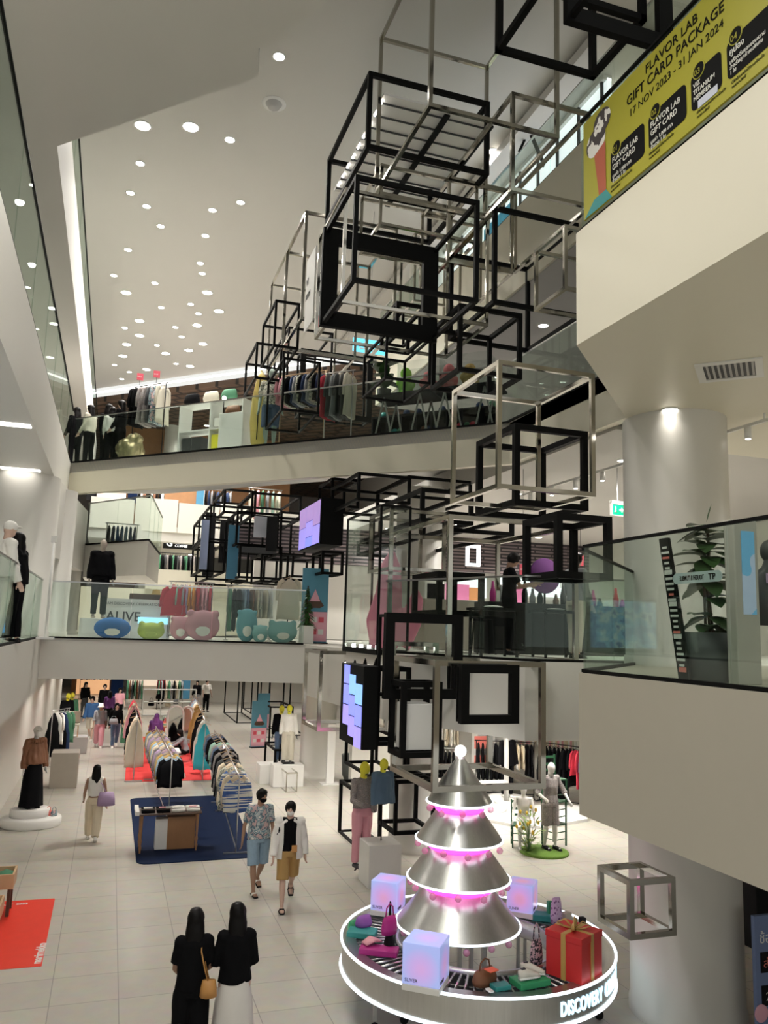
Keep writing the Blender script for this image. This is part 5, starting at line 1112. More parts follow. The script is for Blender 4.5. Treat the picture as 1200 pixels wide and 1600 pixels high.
# store podiums and racks
def podium(label, cx, cy, r, h, z=0, dy=0):
    p = G(cx, cy); t = thing('round_podium', label, 'podium', (p[0], p[1]+r+dy, z)); MB().lathe([(0, 0), (r, 0), (r, h-.02), (r-.02, h), (0, h)], n=44).build('block', 'white', t); MB().tube([(r*1.005*math.cos(a), r*1.005*math.sin(a), .03) for a in [2*PI*k/48 for k in range(48)]], .014, 6, closed=True).build('light_strip', 'lamp_soft', t); return t
podium('round white podium with arch foot in the store behind the silver tree', 775, 1276, .52, .16)
pq = podium('round white podium carrying the dark mannequin in the right store', 812, 1266, .62, .2)
tag(MB().prism([G(755, 1283), G(800, 1292), G(850, 1296), G(918, 1284), G(918, 1262), G(760, 1262)], .002, .07).build('white_stage', 'white'), 'low curved white stage edge of the right store', 'stage')
mann('mannequin in long black coat on the round podium in the right store', (pq.location.x-.05, pq.location.y, .2), 1.78, (.1, -1), ('coat', 'cloth_black', 1.5), ('long', 'cloth_black'))
p = G(783, 1268); t = thing('white_arch', 'white curved arch display standing in the right store', 'arch', (p[0], p[1]+.3, .16)); L = [(-.42, 0, 0), (-.42, 0, 1.4)]; L = [(.30*math.cos(a), 0, 1.5+.35*math.sin(a)) for a in [PI*k/12 for k in range(13)]]
MB().tube([(.30, 0, 0)]+[(.30, 0, 1.2)]+L[1:8], [(.10, .05)]*9, 8, flatdir=(0, 1, 0)).build('arch', 'white', t); MB().box(-.5, -.1, .5, .3, .1, .56).build('shelf', 'white', t)
rack('rack of black garments behind the dark mannequin in the right store', 'on the middle rack of the right store', (10.2, 21.6), (11.7, 20.95), 1.55, [('coat', 'cloth_black')]*7+[('shirt', 'cloth_cream')]*4+[('coat', 'cloth_black')]*2, 'black', 'black')
rack('rack of black and red garments at the right end of the store', 'on the right end rack of the store', (11.75, 20.7), (12.6, 19.2), 1.6, [('long', 'cloth_black')]*6+[('coat', 'cloth_black')]*2+[('shirt', 'cloth_red'), ('coat', 'cloth_red'), ('coat', 'denim'), ('coat', 'cloth_white'), ('coat', 'cloth_black')], 'black', 'black')
rack('upper wall rail of dark garments left in the right store', 'on the upper wall rail of the right store', (9.15, 23.2), (10.0, 22.9), 2.75, [('shirt', 'cloth_black')]*8, 'white', 'white', rail_only=True)
rack('lower wall rail of pale garments left in the right store', 'on the lower wall rail of the right store', (9.15, 23.1), (10.15, 22.8), 1.98, cyc([('shirt', 'cloth_linen'), ('shirt', 'cloth_cream'), ('shirt', 'cloth_white')], 11), 'white', 'white', rail_only=True)
rack('bottom rail of black garments left in the right store', 'on the bottom rail of the right store', (9.1, 22.9), (10.0, 22.6), 1.18, [('shirt', 'cloth_black')]*8, 'white', 'white')
shelf('white wall shelf with orange panels in the right store', 745, 1240, 1.1, 2.4, .4, 5, 2, back=True)
for k, (x, y, m_) in enumerate(((742, 1170, 'coral'), (742, 1200, 'coral'))):
    pp = at(x, y, y=G(745, 1240)[1]-.07); tag(MB().box(0, 0, 0, .5, .05, .35).build('orange_box', m_, bevel=.005), ('upper' if k == 0 else 'lower')+' orange panel on the white wall shelf of the right store', 'panel').location = (pp.x, pp.y, pp.z)
# pale books or boxes along the store wall
bx = thing('wall_display_boxes', 'long row of pale small packets along the wall above the store racks', 'display', (0, 0, 0)); 
A, B = at(775, 1143, y=22.6), at(905, 1160, y=21.5)
for k in range(40):
    f = k/40; c = A.lerp(B, f); MB().cbox((c.x, c.y, c.z-.12), .05, .05, random.uniform(.22, .32)).build('packet', random.choice(['cloth_linen', 'cloth_cream', 'cloth_pink', 'white']), bx)
# far-back ground floor shops
def back_shop(label, cx0, cx1, cyb, Y, h, m, where, cols, n, hh=1.6):
    a_ = at(cx0, cyb, y=Y); b_ = at(cx1, cyb, y=Y); rack(label, where, (a_.x, Y), (b_.x, Y), hh, cyc(cols, n), 'black', 'black')
back_shop('far rack of brown and grey clothes in the lit shop beyond the white shelves', 196, 222, 1095, 46, 2, '', 'in the lit shop beyond the white shelves', [('coat', 'cloth_green'), ('coat', 'cloth_brown'), ('coat', 'charcoal')], 7)
back_shop('far rack right in the lit shop beyond the white shelves', 245, 285, 1095, 46, 2, '', 'at the right of the lit shop beyond the shelves', [('coat', 'cloth_green'), ('coat', 'cloth_grey'), ('coat', 'cloth_black'), ('coat', 'cloth_cream')], 10)
back_shop('far rack of coats by the orange lit shop', 124, 172, 1085, 52, 2, '', 'in the orange lit far shop', [('coat', 'cloth_black'), ('coat', 'cloth_white'), ('coat', 'cloth_black'), ('coat', 'cloth_gold'), ('coat', 'cloth_pink')], 12, 2.2)
def wallp(nm, label, xa, ya, xb_, yb, Y, m, cat='panel', th=.08):
    A = at(xa, ya, y=Y); B = at(xb_, yb, y=Y); o = tag(MB().box(0, 0, 0, B.x-A.x, th, A.z-B.z).build(nm, m, bevel=.004), label, cat); o.location = (A.x, Y, B.z); return o
wallp('blue_partition', 'tall navy blue partition between the two far shops', 176, 1040, 191, 1092, 48, 'rug_blue', 'partition'); wallp('blue_partition', 'dull blue partition at the right end of the lit far shop', 285, 1040, 296, 1092, 47, 'panel_teal', 'partition')
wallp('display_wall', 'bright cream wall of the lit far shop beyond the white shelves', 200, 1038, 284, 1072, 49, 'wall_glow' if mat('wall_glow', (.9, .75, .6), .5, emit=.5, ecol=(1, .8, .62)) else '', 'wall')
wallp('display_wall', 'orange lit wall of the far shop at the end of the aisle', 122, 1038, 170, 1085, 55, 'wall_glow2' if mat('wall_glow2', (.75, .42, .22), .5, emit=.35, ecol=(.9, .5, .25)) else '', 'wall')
# blue poster near the frames (ground) and its twin upstairs
mat('poster_blue', (.10, .32, .45), .5); mat('poster_pink', (.85, .45, .55), .5); mat('poster_red', (.75, .10, .15), .5)
def poster(label, cx, cy, w, h, rz, loc=None, z=0):
    p = loc or (*G(cx, cy), 0); t = thing('poster_stand', label, 'poster', (p[0], p[1], z), rz)
    MB().box(-w/2, -.02, .03, w/2, .02, h).build('panel', 'poster_blue', t); MB().box(-w/2+.01, -.026, .05, w/2-.01, -.022, h*.42).build('pink_area', 'poster_pink', t)
    mb = MB(); mb.add([(-w*.35, -.028, h*.5), (0, -.028, h*.68), (w*.35, -.028, h*.5), (w*.2, -.028, h*.47), (-w*.2, -.028, h*.47)], [(0, 1, 2, 3, 4)]); mb.build('house_shape', 'wood_dark', t)
    mb = MB(); mb.add([(-w*.2, -.03, h*.56), (0, -.03, h*.72), (w*.2, -.03, h*.56)], [(0, 1, 2)]); mb.build('heart_shape', 'poster_pink', t)
    for k in range(6): x = -w*.36+(k % 3)*w*.26; zz = h*(.12+.16*(k//3)); MB().box(x, -.03, zz, x+w*.2, -.027, zz+h*.07).build('ticket', 'poster_red' if k % 2 else 'white', t)
    MB().box(-w/2, -.15, 0, w/2, .15, .03).build('base', 'black_steel', t); return t
poster('blue and pink poster stand between the black frames on the ground floor', 403, 1168, .62, 1.75, .15)
poster('second blue poster stand farther back among the black frames', 410, 1140, .55, 1.6, .1)
# plants and small things on the ground
p = G(533, 1217); t = thing('potted_tree', 'slim tree in tall grey pot right of the round column', 'plant', (p[0]+.25, p[1]-.1, 0)); MB().lathe([(0, 0), (.18, 0), (.25, .15), (.28, .75), (.25, .75), (.24, .68), (0, .68)], n=24).build('pot', 'pot_grey' if mat('pot_grey', (.13, .14, .14), .6) else '', t)
MB().tube([(0, 0, .68), (.03, 0, 1.1), (-.02, 0, 1.6), (.02, 0, 2.1)], .022, 7).build('trunk', 'wood_dark', t); lv = MB()
for k in range(60): a = random.uniform(0, 2*PI); add_leaf(lv, (.02, 0, random.uniform(1.9, 2.5)), (math.cos(a), math.sin(a), random.uniform(-.2, 1)), random.uniform(.2, .35), .05)
lv.build('leaves', 'leaf_mid', t)
p = G(515, 1225); t = thing('white_gate_post', 'slim white gate post standing between the round column and the potted tree', 'gate', (p[0], p[1], 0)); MB().box(-.12, -.06, 0, .12, .06, 1.75).build('panel', 'white', t, .01); MB().box(-.28, -.22, 0, .28, .22, .03).build('base', 'white', t, .005)
# planter, tree and blue sign at the lower right corner
p = at(1187, 1500, y=10.6); t = thing('black_planter_tree', 'leafy tree in black planter right of the white column', 'plant', (p.x, p.y, 0)); t.scale = (1, 1, 1.15); MB().box(-.3, -.3, 0, .3, .3, .8).build('planter', 'black', t, .01); MB().ell((0, 0, .8), (.28, .28, .08), 14, 8).build('soil', 'cloth_tan', t); MB().tube([(0, 0, .8), (.03, .0, 1.2), (-.02, 0, 1.9)], .035, 8).build('trunk', 'wood_dark', t); lv = MB()
for k in range(160): a = random.uniform(0, 2*PI); r = random.uniform(0, .45); add_leaf(lv, (r*math.cos(a), r*math.sin(a), random.uniform(1.5, 2.4)), (math.cos(a), math.sin(a), random.uniform(-.4, .8)), random.uniform(.1, .2), .04)
lv.build('leaves', 'leaf_dark', t)
mat('sign_blue', (.18, .24, .42), .5)
A = at(1178, 1432, y=8.0); zb = 0; t = thing('blue_sign_board', 'blue sign board with dark labels at the lower right corner', 'sign', (A.x, 8.0, 0)); MB().box(0, 0, .05, .7, .05, A.z).build('panel', 'sign_blue', t); text('lettering', 'ช้อป', .16, 'white', t, (.06, -.004, A.z-.3), (PI/2, 0, 0)); 
for k in range(2): MB().box(.07, -.012, A.z-.62-.36*k, .6, -.002, A.z-.40-.36*k).build('label_plate', 'black', t)
text('lettering', 'ส่วนลด', .13, 'coral', t, (.1, -.016, A.z-.56), (PI/2, 0, 0)); text('lettering', '2X', .13, 'white', t, (.12, -.016, A.z-.92), (PI/2, 0, 0))
MB().box(.05, -.15, 0, .65, .2, .05).build('base', 'black', t); MB().ell((.05, -.01, A.z-1.05), (.10, .008, .10), 14, 8).build('pink_circle', 'poster_pink', t)
tag(MB().box(0, 0, 0, .9, .06, 1.6).build('red_display_board', 'cloth_red'), 'red board behind the black planter', 'board').location = (p.x-.3, p.y+1.2, 0)
# ---------------------------------------------------------------- yellow banner on the upper right railing
mat('banner_yellow', (.36, .335, .02), .5, var=.02); mat('ink', (.006, .006, .006), .7, spec=.1); mat('cone_brown', (.42, .10, .05), .6)
ramp_mat('icecream', [(0, (.75, .73, .68)), (.45, (.05, .04, .04)), (.56, (.8, .78, .72)), (.7, (.3, .28, .27))], 4, .6, detail=3)
bn_ = thing('yellow_banner', 'long yellow advertising banner fixed on the upper right glass railing', 'banner', (4.31, 6.7, 8.84)); OX, OY, OZ = 4.31, 6.7, 8.84
MB().box(0, -5.6, 0, .02, 0, 1.08).build('sheet', 'banner_yellow', bn_)
rv = (PI/2, 0, -PI/2)
def bt(s_, y, z, size, m='ink', sx=1, bold=.0, x=-.004): return text('lettering', s_, size, m, bn_, (x, y-OY, z-OZ), rv, .001, sx=sx, bold=bold)
bt('FLAVOR LAB', 5.66, 9.765, .125, bold=.001); bt('GIFT CARD PACKAGE', 5.95, 9.625, .14, bold=.001, sx=.95); bt('17 NOV 2023 - 31 JAN 2024', 5.91, 9.49, .105)
def card(y0, y1, num, lines):
    mb = MB(); n = 8; pts = []
    w = y0-y1; r = .05; z0, z1 = 8.98, 9.31
    for cx_, cz, a0 in ((r, z0+r, PI), (w-r, z0+r, 1.5*PI), (w-r, z1-r, 0), (r, z1-r, .5*PI)):
        for k in range(5): a = a0+PI/2*k/4; pts.append((cx_+r*math.cos(a), cz+r*math.sin(a)))
    mb.add([(-.003, y0-p_[0]-OY, p_[1]-OZ) for p_ in pts]+[(.0, y0-p_[0]-OY, p_[1]-OZ) for p_ in pts], [tuple(range(len(pts)))]); mb.build('card', 'ink', bn_)
    c = MB(); c.tube([(-.004, y0-.10+.07*math.cos(a)-OY, z1+.0+.07*math.sin(a)-OZ) for a in [2*PI*k/20 for k in range(20)]], .005, 5, closed=True)
    ck = MB(); ck.add([(-.0035, y0-.10+.075*math.cos(a)-OY, z1+.075*math.sin(a)-OZ) for a in [2*PI*k/20 for k in range(20)]], [tuple(range(20))]); ck.build('number_disc', 'ink', bn_)
    c.build('number_ring', 'banner_yellow', bn_); bt(num, y0-.045, z1-.028, .075, 'banner_yellow', x=-.006)
    z = z1-.13
    for i, (s_, sz) in enumerate(lines): bt(s_, y0-.03, z, sz, 'banner_white', bold=.0005, x=-.006, sx=.92); z -= sz*1.02
mat('banner_white', (.75, .75, .68), .5)
card(6.22, 5.69, '01', [('FLAVOR LAB', .078), ('GIFT CARD', .078), ('มูลค่า 1,000 บาท', .05), ('จำนวน 1 ใบ', .05)])
card(5.63, 5.12, '02', [('FLAVOR LAB', .078), ('GIFT CARD', .078), ('มูลค่า 1,000 บาท', .05), ('จำนวน 1 ใบ', .05)])
card(5.06, 4.70, '03', [('VIZ', .06), ('TITANIUM', .06), ('MEMBER', .06)]); card(4.64, 4.1, '04', [('คูปอง', .075), ('เครื่องดื่มและของหวาน', .045), ('สำหรับลูกค้าคนพิเศษ', .045), ('1 ใบ', .045)])
MB().box(-.006, 4.98-OY, 8.97-OZ, -.003, 4.75-OY, 9.04-OZ).build('ticket', 'panel_pale', bn_)
for y0 in (6.22, 5.63, 5.0, 4.6): bt('มีสิทธิ์แลกรับได้ตามเงื่อนไข', y0-.0, 8.93, .032); bt('ขอสงวนสิทธิ์', y0-.0, 8.89, .03)
# ice cream cone picture
ic = MB()
for (yc, zc2, ra, rb) in ((6.47, .74, .17, .15), (6.36, .90, .15, .13)):
    ic.add([(-.0035-.0003*(zc2 > .8), yc-ra*math.cos(a)-OY, zc2+rb*math.sin(a)) for a in [2*PI*k/28 for k in range(28)]], [tuple(range(28))])
ic.build('ice_cream_picture', 'icecream', bn_)
MB().add([(-.004, 6.50-OY, .60), (-.004, 6.30-OY, .66), (-.004, 6.30-OY, .12), (-.004, 6.42-OY, .12)], [(0, 1, 2, 3)]).build('cone_picture', 'cone_brown', bn_)
mat('banner_teal', (.02, .25, .25), .5); MB().add([(-.0045, 6.68-OY, .0), (-.0045, 6.5-OY, .13), (-.0045, 6.3-OY, .13), (-.0045, 6.2-OY, .0)], [(0, 1, 2, 3)]).build('wave_picture', 'banner_teal', bn_)
# air grille
p = at(1140, 578, z=7.57); t = thing('ceiling_air_grille', 'square air grille set in the white soffit above the thick column', 'air vent', (p.x, p.y, 7.568), R_(45))
cells([-.34, -.26, .26, .34], [-.34, -.26, .26, .34], [-.015, 0], lambda i, j, k: not (i == 1 and j == 1)).build('frame', 'white', t); MB().box(-.26, -.26, -.003, .26, .26, 0).build('recess', 'charcoal', t)
for k in range(9): MB().box(-.25, -.25+k*.057, -.012, .25, -.225+k*.057, -.006).build('blade', 'grey_paint', t)
# exit sign
p = at(965, 797, y=12.5); t = thing('exit_sign', 'green lit exit sign with arrow hanging under the second level ceiling', 'exit sign', (p.x, 12.5, p.z), R_(8)); MB().cbox((0, 0, 0), .30, .05, .20).build('panel', 'exit_green' if mat('exit_green', (.0, .26, .13), .4, emit=.25, ecol=(0, .55, .28)) else '', t, .004)
cells([-.16, -.15, .15, .16], [-.035, .035], [-.11, -.10, .10, .11], lambda i, j, k: not (i == 1 and k == 1)).build('frame', 'white', t); MB().cbox((0, 0, .14), .32, .08, .05).build('holder', 'grey_paint', t); MB().bar((0, 0, .16), (0, 0, 7.75-p.z), .015).build('rod', 'grey_paint', t)
a_ = MB(); a_.add([(.02, -.028, .02), (.07, -.028, .02), (.07, -.028, .05), (.12, -.028, 0), (.07, -.028, -.05), (.07, -.028, -.02), (.02, -.028, -.02)], [(0, 6, 5, 1), (2, 4, 3)]); a_.build('arrow', 'white', t)
m_ = MB(); m_.ell((-.07, -.028, .045), (.016, .003, .016), 8, 6); m_.tube([(-.07, -.028, .03), (-.07, -.028, -.01), (-.05, -.028, -.06)], [(.012, .003)]*3, 6); m_.tube([(-.07, -.028, -.01), (-.095, -.028, -.05)], [(.010, .003)]*2, 6); m_.build('running_figure', 'white', t)
# ---------------------------------------------------------------- second level, right: rubber plant, black poster, info totem
zf = Z2
def floorpt(cx, cy, z=Z2, y=None): 
    p = at(cx, cy, z=z) if y is None else at(cx, cy, y=y); return (p.x, p.y)
bx_, by_ = 4.95, 6.05
p = at(1105, 1000, y=5.75); px2 = p.x
t = thing('rubber_plant', 'large rubber plant with dark glossy leaves in black pot behind the right glass railing', 'plant', (px2+.03, 5.75, Z2)); t.scale = (1.2, 1.2, 1.15); MB().lathe([(0, 0), (.17, 0), (.19, .03), (.21, .36), (.19, .36), (.185, .33), (0, .33)], n=28).build('pot', 'charcoal', t)
MB().ell((0, 0, .33), (.18, .18, .03), 14, 6).build('soil', 'wood_dark', t); tr = MB()
for k in range(3): tr.tube([(.03*math.cos(k*2), .03*math.sin(k*2), .33), (.02*math.cos(k*2+1), .02, .7), (.015, 0, 1.0), (.0, 0, 1.18)], .011, 6)
tr.build('stem', 'wood_dark', t)
hs = [.42, .46, .5, .55, .6, .72, .76, .8, .84, .88, .92, .96, 1.0, 1.04, 1.08, 1.12, 1.16, 1.18]
for k in range(62):
    zz = random.choice([.38, .42, .48, .62]) if k % 4 == 0 else random.uniform(.70, 1.18); a = k*2.4; d = Vector((math.cos(a), math.sin(a), random.uniform(-.3, .55)))
    lv = MB(); add_leaf(lv, (0, 0, zz), d, random.uniform(.18, .27), .07, .4); lv.build('leaf', 'leaf_dark', t)
lv = MB(); add_leaf(lv, (0, 0, 1.2), (.25, -.1, 1), .15, .018, 0); lv.build('leaf', 'leaf_dark', t)
# oval sign stuck on the glass before the plant, lettering seen from behind
t = thing('oval_glass_sign', 'pale long sign with mirrored lettering on the glass before the rubber plant', 'sign', (4.40, 5.62, Z2+.79)); mb = MB()
q = at(1088, 902, x=4.42); t.location = (4.42, q.y, q.z)
pts = [(.30*math.cos(a)*(1) if abs(math.cos(a)) < 0 else (.24 if math.cos(a) > 0 else -.24)+.045*math.cos(a), .045*math.sin(a)) for a in [2*PI*(k+.5)/20 for k in range(20)]]
mb.add([(0, x, z) for x, z in pts]+[(.008, x, z) for x, z in pts], [tuple(range(20)), tuple(range(39, 19, -1))]+[(i, i+20, (i+1) % 20+20, (i+1) % 20) for i in range(20)]); mb.build('panel', 'panel_sign' if mat('panel_sign', (.62, .70, .74), .4) else '', t)
tx = text('lettering', 'TOUGH & TUMBLE', .055, 'ink', t, (-.003, -.09, -.02), (PI/2, 0, -PI/2), .001, sx=-.62, bold=.001); text('lettering', 'TP', .07, 'ink', t, (-.003, -.14, -.025), (PI/2, 0, -PI/2), .001, sx=1, bold=.001)
# leaning black poster with white writing
A = at(1028, 840, x=4.55); Bp = at(1058, 1047, x=4.55)
t = thing('leaning_poster', 'narrow black poster with rows of white writing leaning at the right glass', 'poster', (4.62, Bp.y, Z2)); 
h_ = A.z-Z2; ly = A.y-Bp.y
mb = MB(); mb.add([(0, .07, 0), (0, -.07, 0), (0, ly-.04, h_), (0, ly+.08, h_), (.03, .07, 0), (.03, -.07, 0), (.03, ly-.04, h_), (.03, ly+.08, h_)], [(0, 3, 2, 1), (4, 5, 6, 7), (0, 1, 5, 4), (1, 2, 6, 5), (2, 3, 7, 6), (3, 0, 4, 7)]); mb.build('panel', 'ink', t)
for k in range(24):
    f = .06+.9*k/24; w = random.choice([.03, .045, .05]); yc = ly*f+.02*f; hh = .02 if k % 6 else .04; MB().box(-.004, yc-w, h_*f, -.001, yc+w, h_*f+hh).build('writing', 'white' if k % 7 else 'coral', t)
# totem
A = at(1158, 812, y=5.3); t = thing('information_totem', 'pale beige information totem with blue screen beside the rubber plant', 'totem', (A.x, 5.3, Z2)); ht = A.z-Z2
MB().box(-.08, 0, 0, .16, .12, ht).build('body', 'totem_beige' if mat('totem_beige', (.48, .45, .40), .4) else '', t, .01); MB().box(-.01, -.008, ht*.42, .12, 0, ht*.93).build('screen', 'totem_screen' if ramp_mat('totem_screen', [(0, (.45, .55, .75)), (.5, (.15, .45, .75)), (.6, (.6, .3, .12))], 2, .3, detail=1, emit=.12) else '', t)
t = thing('black_figure_stand', 'dark mannequin bust with white name strap beside the totem at the right edge', 'mannequin', (at(1190, 950, y=6.0).x+.12, 6.0, Z2)); MB().tube([(0, 0, .5), (0, 0, .75), (0, 0, .95), (0, 0, 1.05), (0, 0, 1.12)], [(.17, .1), (.15, .1), (.2, .12), (.08, .07), (.05, .05)], 14, flatdir=(1, 0, 0)).build('torso', 'charcoal', t); MB().ell((0, 0, 1.2), (.08, .09, .11), 14, 10).build('head', 'charcoal', t); MB().tube([(0, 0, 0), (0, 0, .5)], .02, 8).build('pole', 'black', t); MB().cbox((0, -.125, .93), .34, .01, .09).build('name_strap', 'cloth_lilac', t)
# tables and displays behind the glass of the platform
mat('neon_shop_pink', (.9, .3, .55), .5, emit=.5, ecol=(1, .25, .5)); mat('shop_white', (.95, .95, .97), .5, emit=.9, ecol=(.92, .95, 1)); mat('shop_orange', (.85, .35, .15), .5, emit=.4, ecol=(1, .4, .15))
def wallz(nm, label, xa, ya, xb_, yb, Y, m, cat='panel', th=.08): return wallp(nm, label, xa, ya, xb_, yb, Y, m, cat, th)
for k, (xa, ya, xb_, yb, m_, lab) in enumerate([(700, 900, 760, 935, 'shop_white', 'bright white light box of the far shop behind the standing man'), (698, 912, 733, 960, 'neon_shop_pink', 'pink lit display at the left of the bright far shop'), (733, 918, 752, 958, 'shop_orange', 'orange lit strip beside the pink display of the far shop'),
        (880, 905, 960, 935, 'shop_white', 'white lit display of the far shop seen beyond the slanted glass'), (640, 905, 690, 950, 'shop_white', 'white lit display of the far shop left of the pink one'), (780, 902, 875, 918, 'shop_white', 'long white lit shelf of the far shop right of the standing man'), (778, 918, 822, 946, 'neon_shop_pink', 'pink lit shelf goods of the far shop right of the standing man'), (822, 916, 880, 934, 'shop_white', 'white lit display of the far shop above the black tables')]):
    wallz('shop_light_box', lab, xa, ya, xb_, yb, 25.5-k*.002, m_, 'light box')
tag(MB().box(0, 0, 0, 3.6, .6, .0+.9).build('black_display_table', 'black', bevel=.01), 'long black display table behind the glass of the platform', 'table').location = (6.2, 12.7, Z2+.005)
for k in range(16):
    x = 6.3+k*.21; m_ = random.choice(['cloth_black', 'charcoal', 'magenta', 'cloth_grey', 'wood_dark', 'cloth_red']); hh = random.uniform(.15, .42)
    t = thing('display_bottle', f'small dark {dict(cloth_black="black", charcoal="charcoal", magenta="magenta", cloth_grey="grey", wood_dark="brown", cloth_red="red")[m_]} article on the long black display table', 'display item', (x, 12.75+.1*(k % 3), Z2+.9), 0, 'articles on the black display table'); MB().lathe([(0, 0), (.05, 0), (.055, hh*.4), (.03, hh*.7), (.02, hh), (0, hh)], n=12).build('body', m_, t)
t = thing('round_black_fan', 'round dark fan shaped display on the long black table', 'display item', (7.3, 12.7, Z2+.9)); MB().lathe([(0, -.03), (.30, -.03), (.32, 0), (.30, .03), (0, .03)], n=24).build('disc', 'cloth_purple', t); t.children if 0 else None
for o in list(C.objects):
    if o.parent == t: o.rotation_euler = (PI/2, 0, 0); o.location = (0, 0, .5)
MB().tube([(0, 0, 0), (0, 0, .3)], .02, 8).build('pole', 'black', t)
for k, (cx, cy, lab) in enumerate(((817, 890, 'small red hanging tag above the black table, left one'), (907, 876, 'small red hanging tag near the slanted glass'))):
    p = at(cx, cy, y=13.5); t = thing('red_hanging_tag', lab, 'sign', p); MB().cbox((0, 0, 0), .14, .02, .2).build('tag', 'poster_red', t); text('lettering', 'SALE', .045, 'white', t, (-.06, -.014, -.01), (PI/2, 0, 0)); MB().tube([(0, 0, .1), (0, 0, 7.75-p.z)], .004, 5).build('cord', 'black', t)
p = floorpt(838, 1000, y=12.0)
for k in range(2): 
    t = thing('black_side_table', ('left' if k == 0 else 'right')+' small black table with white tray seen through the platform glass', 'table', (5.6+k*1.1, 11.3, Z2)); MB().cbox((0, 0, .72), .7, .5, .04).build('top', 'black', t); MB().ell((0, 0, .76), (.16, .12, .02), 16, 6).build('tray', 'white', t)
    for x in (-.3, .3):
        for y in (-.2, .2): MB().bar((x, y, 0), (x, y, .7), .035).build('leg', 'black', t)
t = thing('black_stool', 'black stool at the feet of the man behind the platform glass', 'stool', (pm.x-.38, 12.5, Z2)); MB().cbox((0, 0, .62), .34, .3, .06).build('seat', 'black', t, .02)
for x in (-.13, .13):
    for y in (-.1, .1): MB().bar((x*1.3, y*1.3, 0), (x, y, .6), .025).build('leg', 'black', t)
# counter with dark objects left of the man
A = floorpt(655, 960, y=13.6); t = thing('grey_cash_counter', 'grey counter with a monitor behind the small thick black cube frame', 'counter', (A[0]+.5, 14.6, Z2+.01)); MB().box(0, 0, 0, 1.9, .6, .98).build('body', 'taupe', t, .01); MB().box(.1, .1, .98, .45, .15, 1.28).build('monitor', 'black', t)
# white framed sign on the slatted bulkhead
p = at(739, 868, y=16.2); t = thing('white_framed_sign', 'white rectangular frame hanging before the slatted ceiling', 'sign', p); cells([-.17, -.10, .10, .17], [-.03, .03], [-.24, -.17, .17, .24], lambda i, j, k: not (i == 1 and k == 1)).build('frame', 'shop_white', t); MB().tube([(0, 0, .24), (0, 0, 7.7-p.z)], .006, 5).build('rod', 'grey_paint', t)
# pink animal shaped figure seen as a plain rounded pink sculpture
p = floorpt(618, 1012, y=13.6); t = thing('pink_rounded_sculpture', 'tall flat pink rounded sculpture behind the low wide faced black square', 'sculpture', (p[0], 13.7, Z2)); mb = MB()
mb.tube([(-.18, 0, .02), (-.2, 0, .5), (-.12, 0, 1.0), (-.1, 0, 1.5), (-.08, 0, 1.78)], [(.26, .09), (.34, .11), (.26, .1), (.2, .09), (.05, .05)], 16, flatdir=(1, 0, 0)); mb.tube([(.05, 0, .15), (.32, 0, .55), (.42, 0, .95), (.4, 0, 1.1)], [(.3, .08), (.22, .08), (.13, .07), (.05, .05)], 14, flatdir=(1, 0, 0)); remesh(mb.build('body', 'sculpt_pink' if mat('sculpt_pink', (.72, .24, .34), .5) else '', t), .03)
# ---------------------------------------------------------------- second level bridge: cushions, racks, mannequins
def cushion(label, cx, cy0, cy1, w_px, m, Y=17.75, ears=False, face='cloth_white'):
    A, B = at(cx, cy0, y=Y), at(cx, cy1, y=Y); hw = w_px/2*Y/FPX*1.05; hh = (A.z-Z2)/2
    t = thing('rounded_cushion', label, 'cushion', (A.x, Y, Z2)); mb = MB(); mb.ell((0, 0, hh), (hw, .13, hh), 20, 14)
    if ears:
        for s in (-1, 1): mb.ell((s*hw*.7, 0, hh*1.75), (hw*.25, .06, hw*.25), 10, 8)
    remesh(mb.build('body', m, t), .03); MB().ell((0, -.105, hh*.7), (hw*.42, .03, hh*.38), 16, 10).build('front_patch', face, t)
mat('c_blue', (.01, .13, .42), .7); mat('c_lime', (.45, .55, .10), .7); mat('c_rose', (.62, .28, .34), .7); mat('c_aqua', (.12, .34, .40), .7); mat('c_aqua2', (.18, .38, .38), .7)
cushion('dark blue rounded cushion, leftmost behind the bridge glass', 177, 964, 999, 50, 'c_blue'); cushion('yellow green rounded cushion second from the left behind the bridge glass', 237, 972, 1000, 38, 'c_lime', ears=True, face='c_lime'); cushion('pink rounded cushion partly behind the largest pink one', 283, 962, 1001, 30, 'c_rose', Y=18.05, ears=True)
cushion('largest pink rounded cushion with ears in the middle of the bridge', 318, 953, 1002, 50, 'c_rose', ears=True); cushion('tall aqua blue rounded cushion with ears right of the pink ones', 387, 950, 1004, 32, 'c_aqua', ears=True); cushion('small aqua rounded cushion beside the tall blue one', 407, 976, 1004, 24, 'c_aqua2', Y=17.6, ears=True); cushion('wide aqua rounded cushion at the right end of the row', 442, 970, 1006, 46, 'c_aqua2', ears=True)
def up_rack(label, where, cx0, cx1, cy_rail, Y, items, z=Z2, **k):
    A, B = at(cx0, cy_rail, y=Y), at(cx1, cy_rail, y=Y); return rack(label, where, (A.x, Y), (B.x, Y+.01), A.z-z, items, z=z, **k)
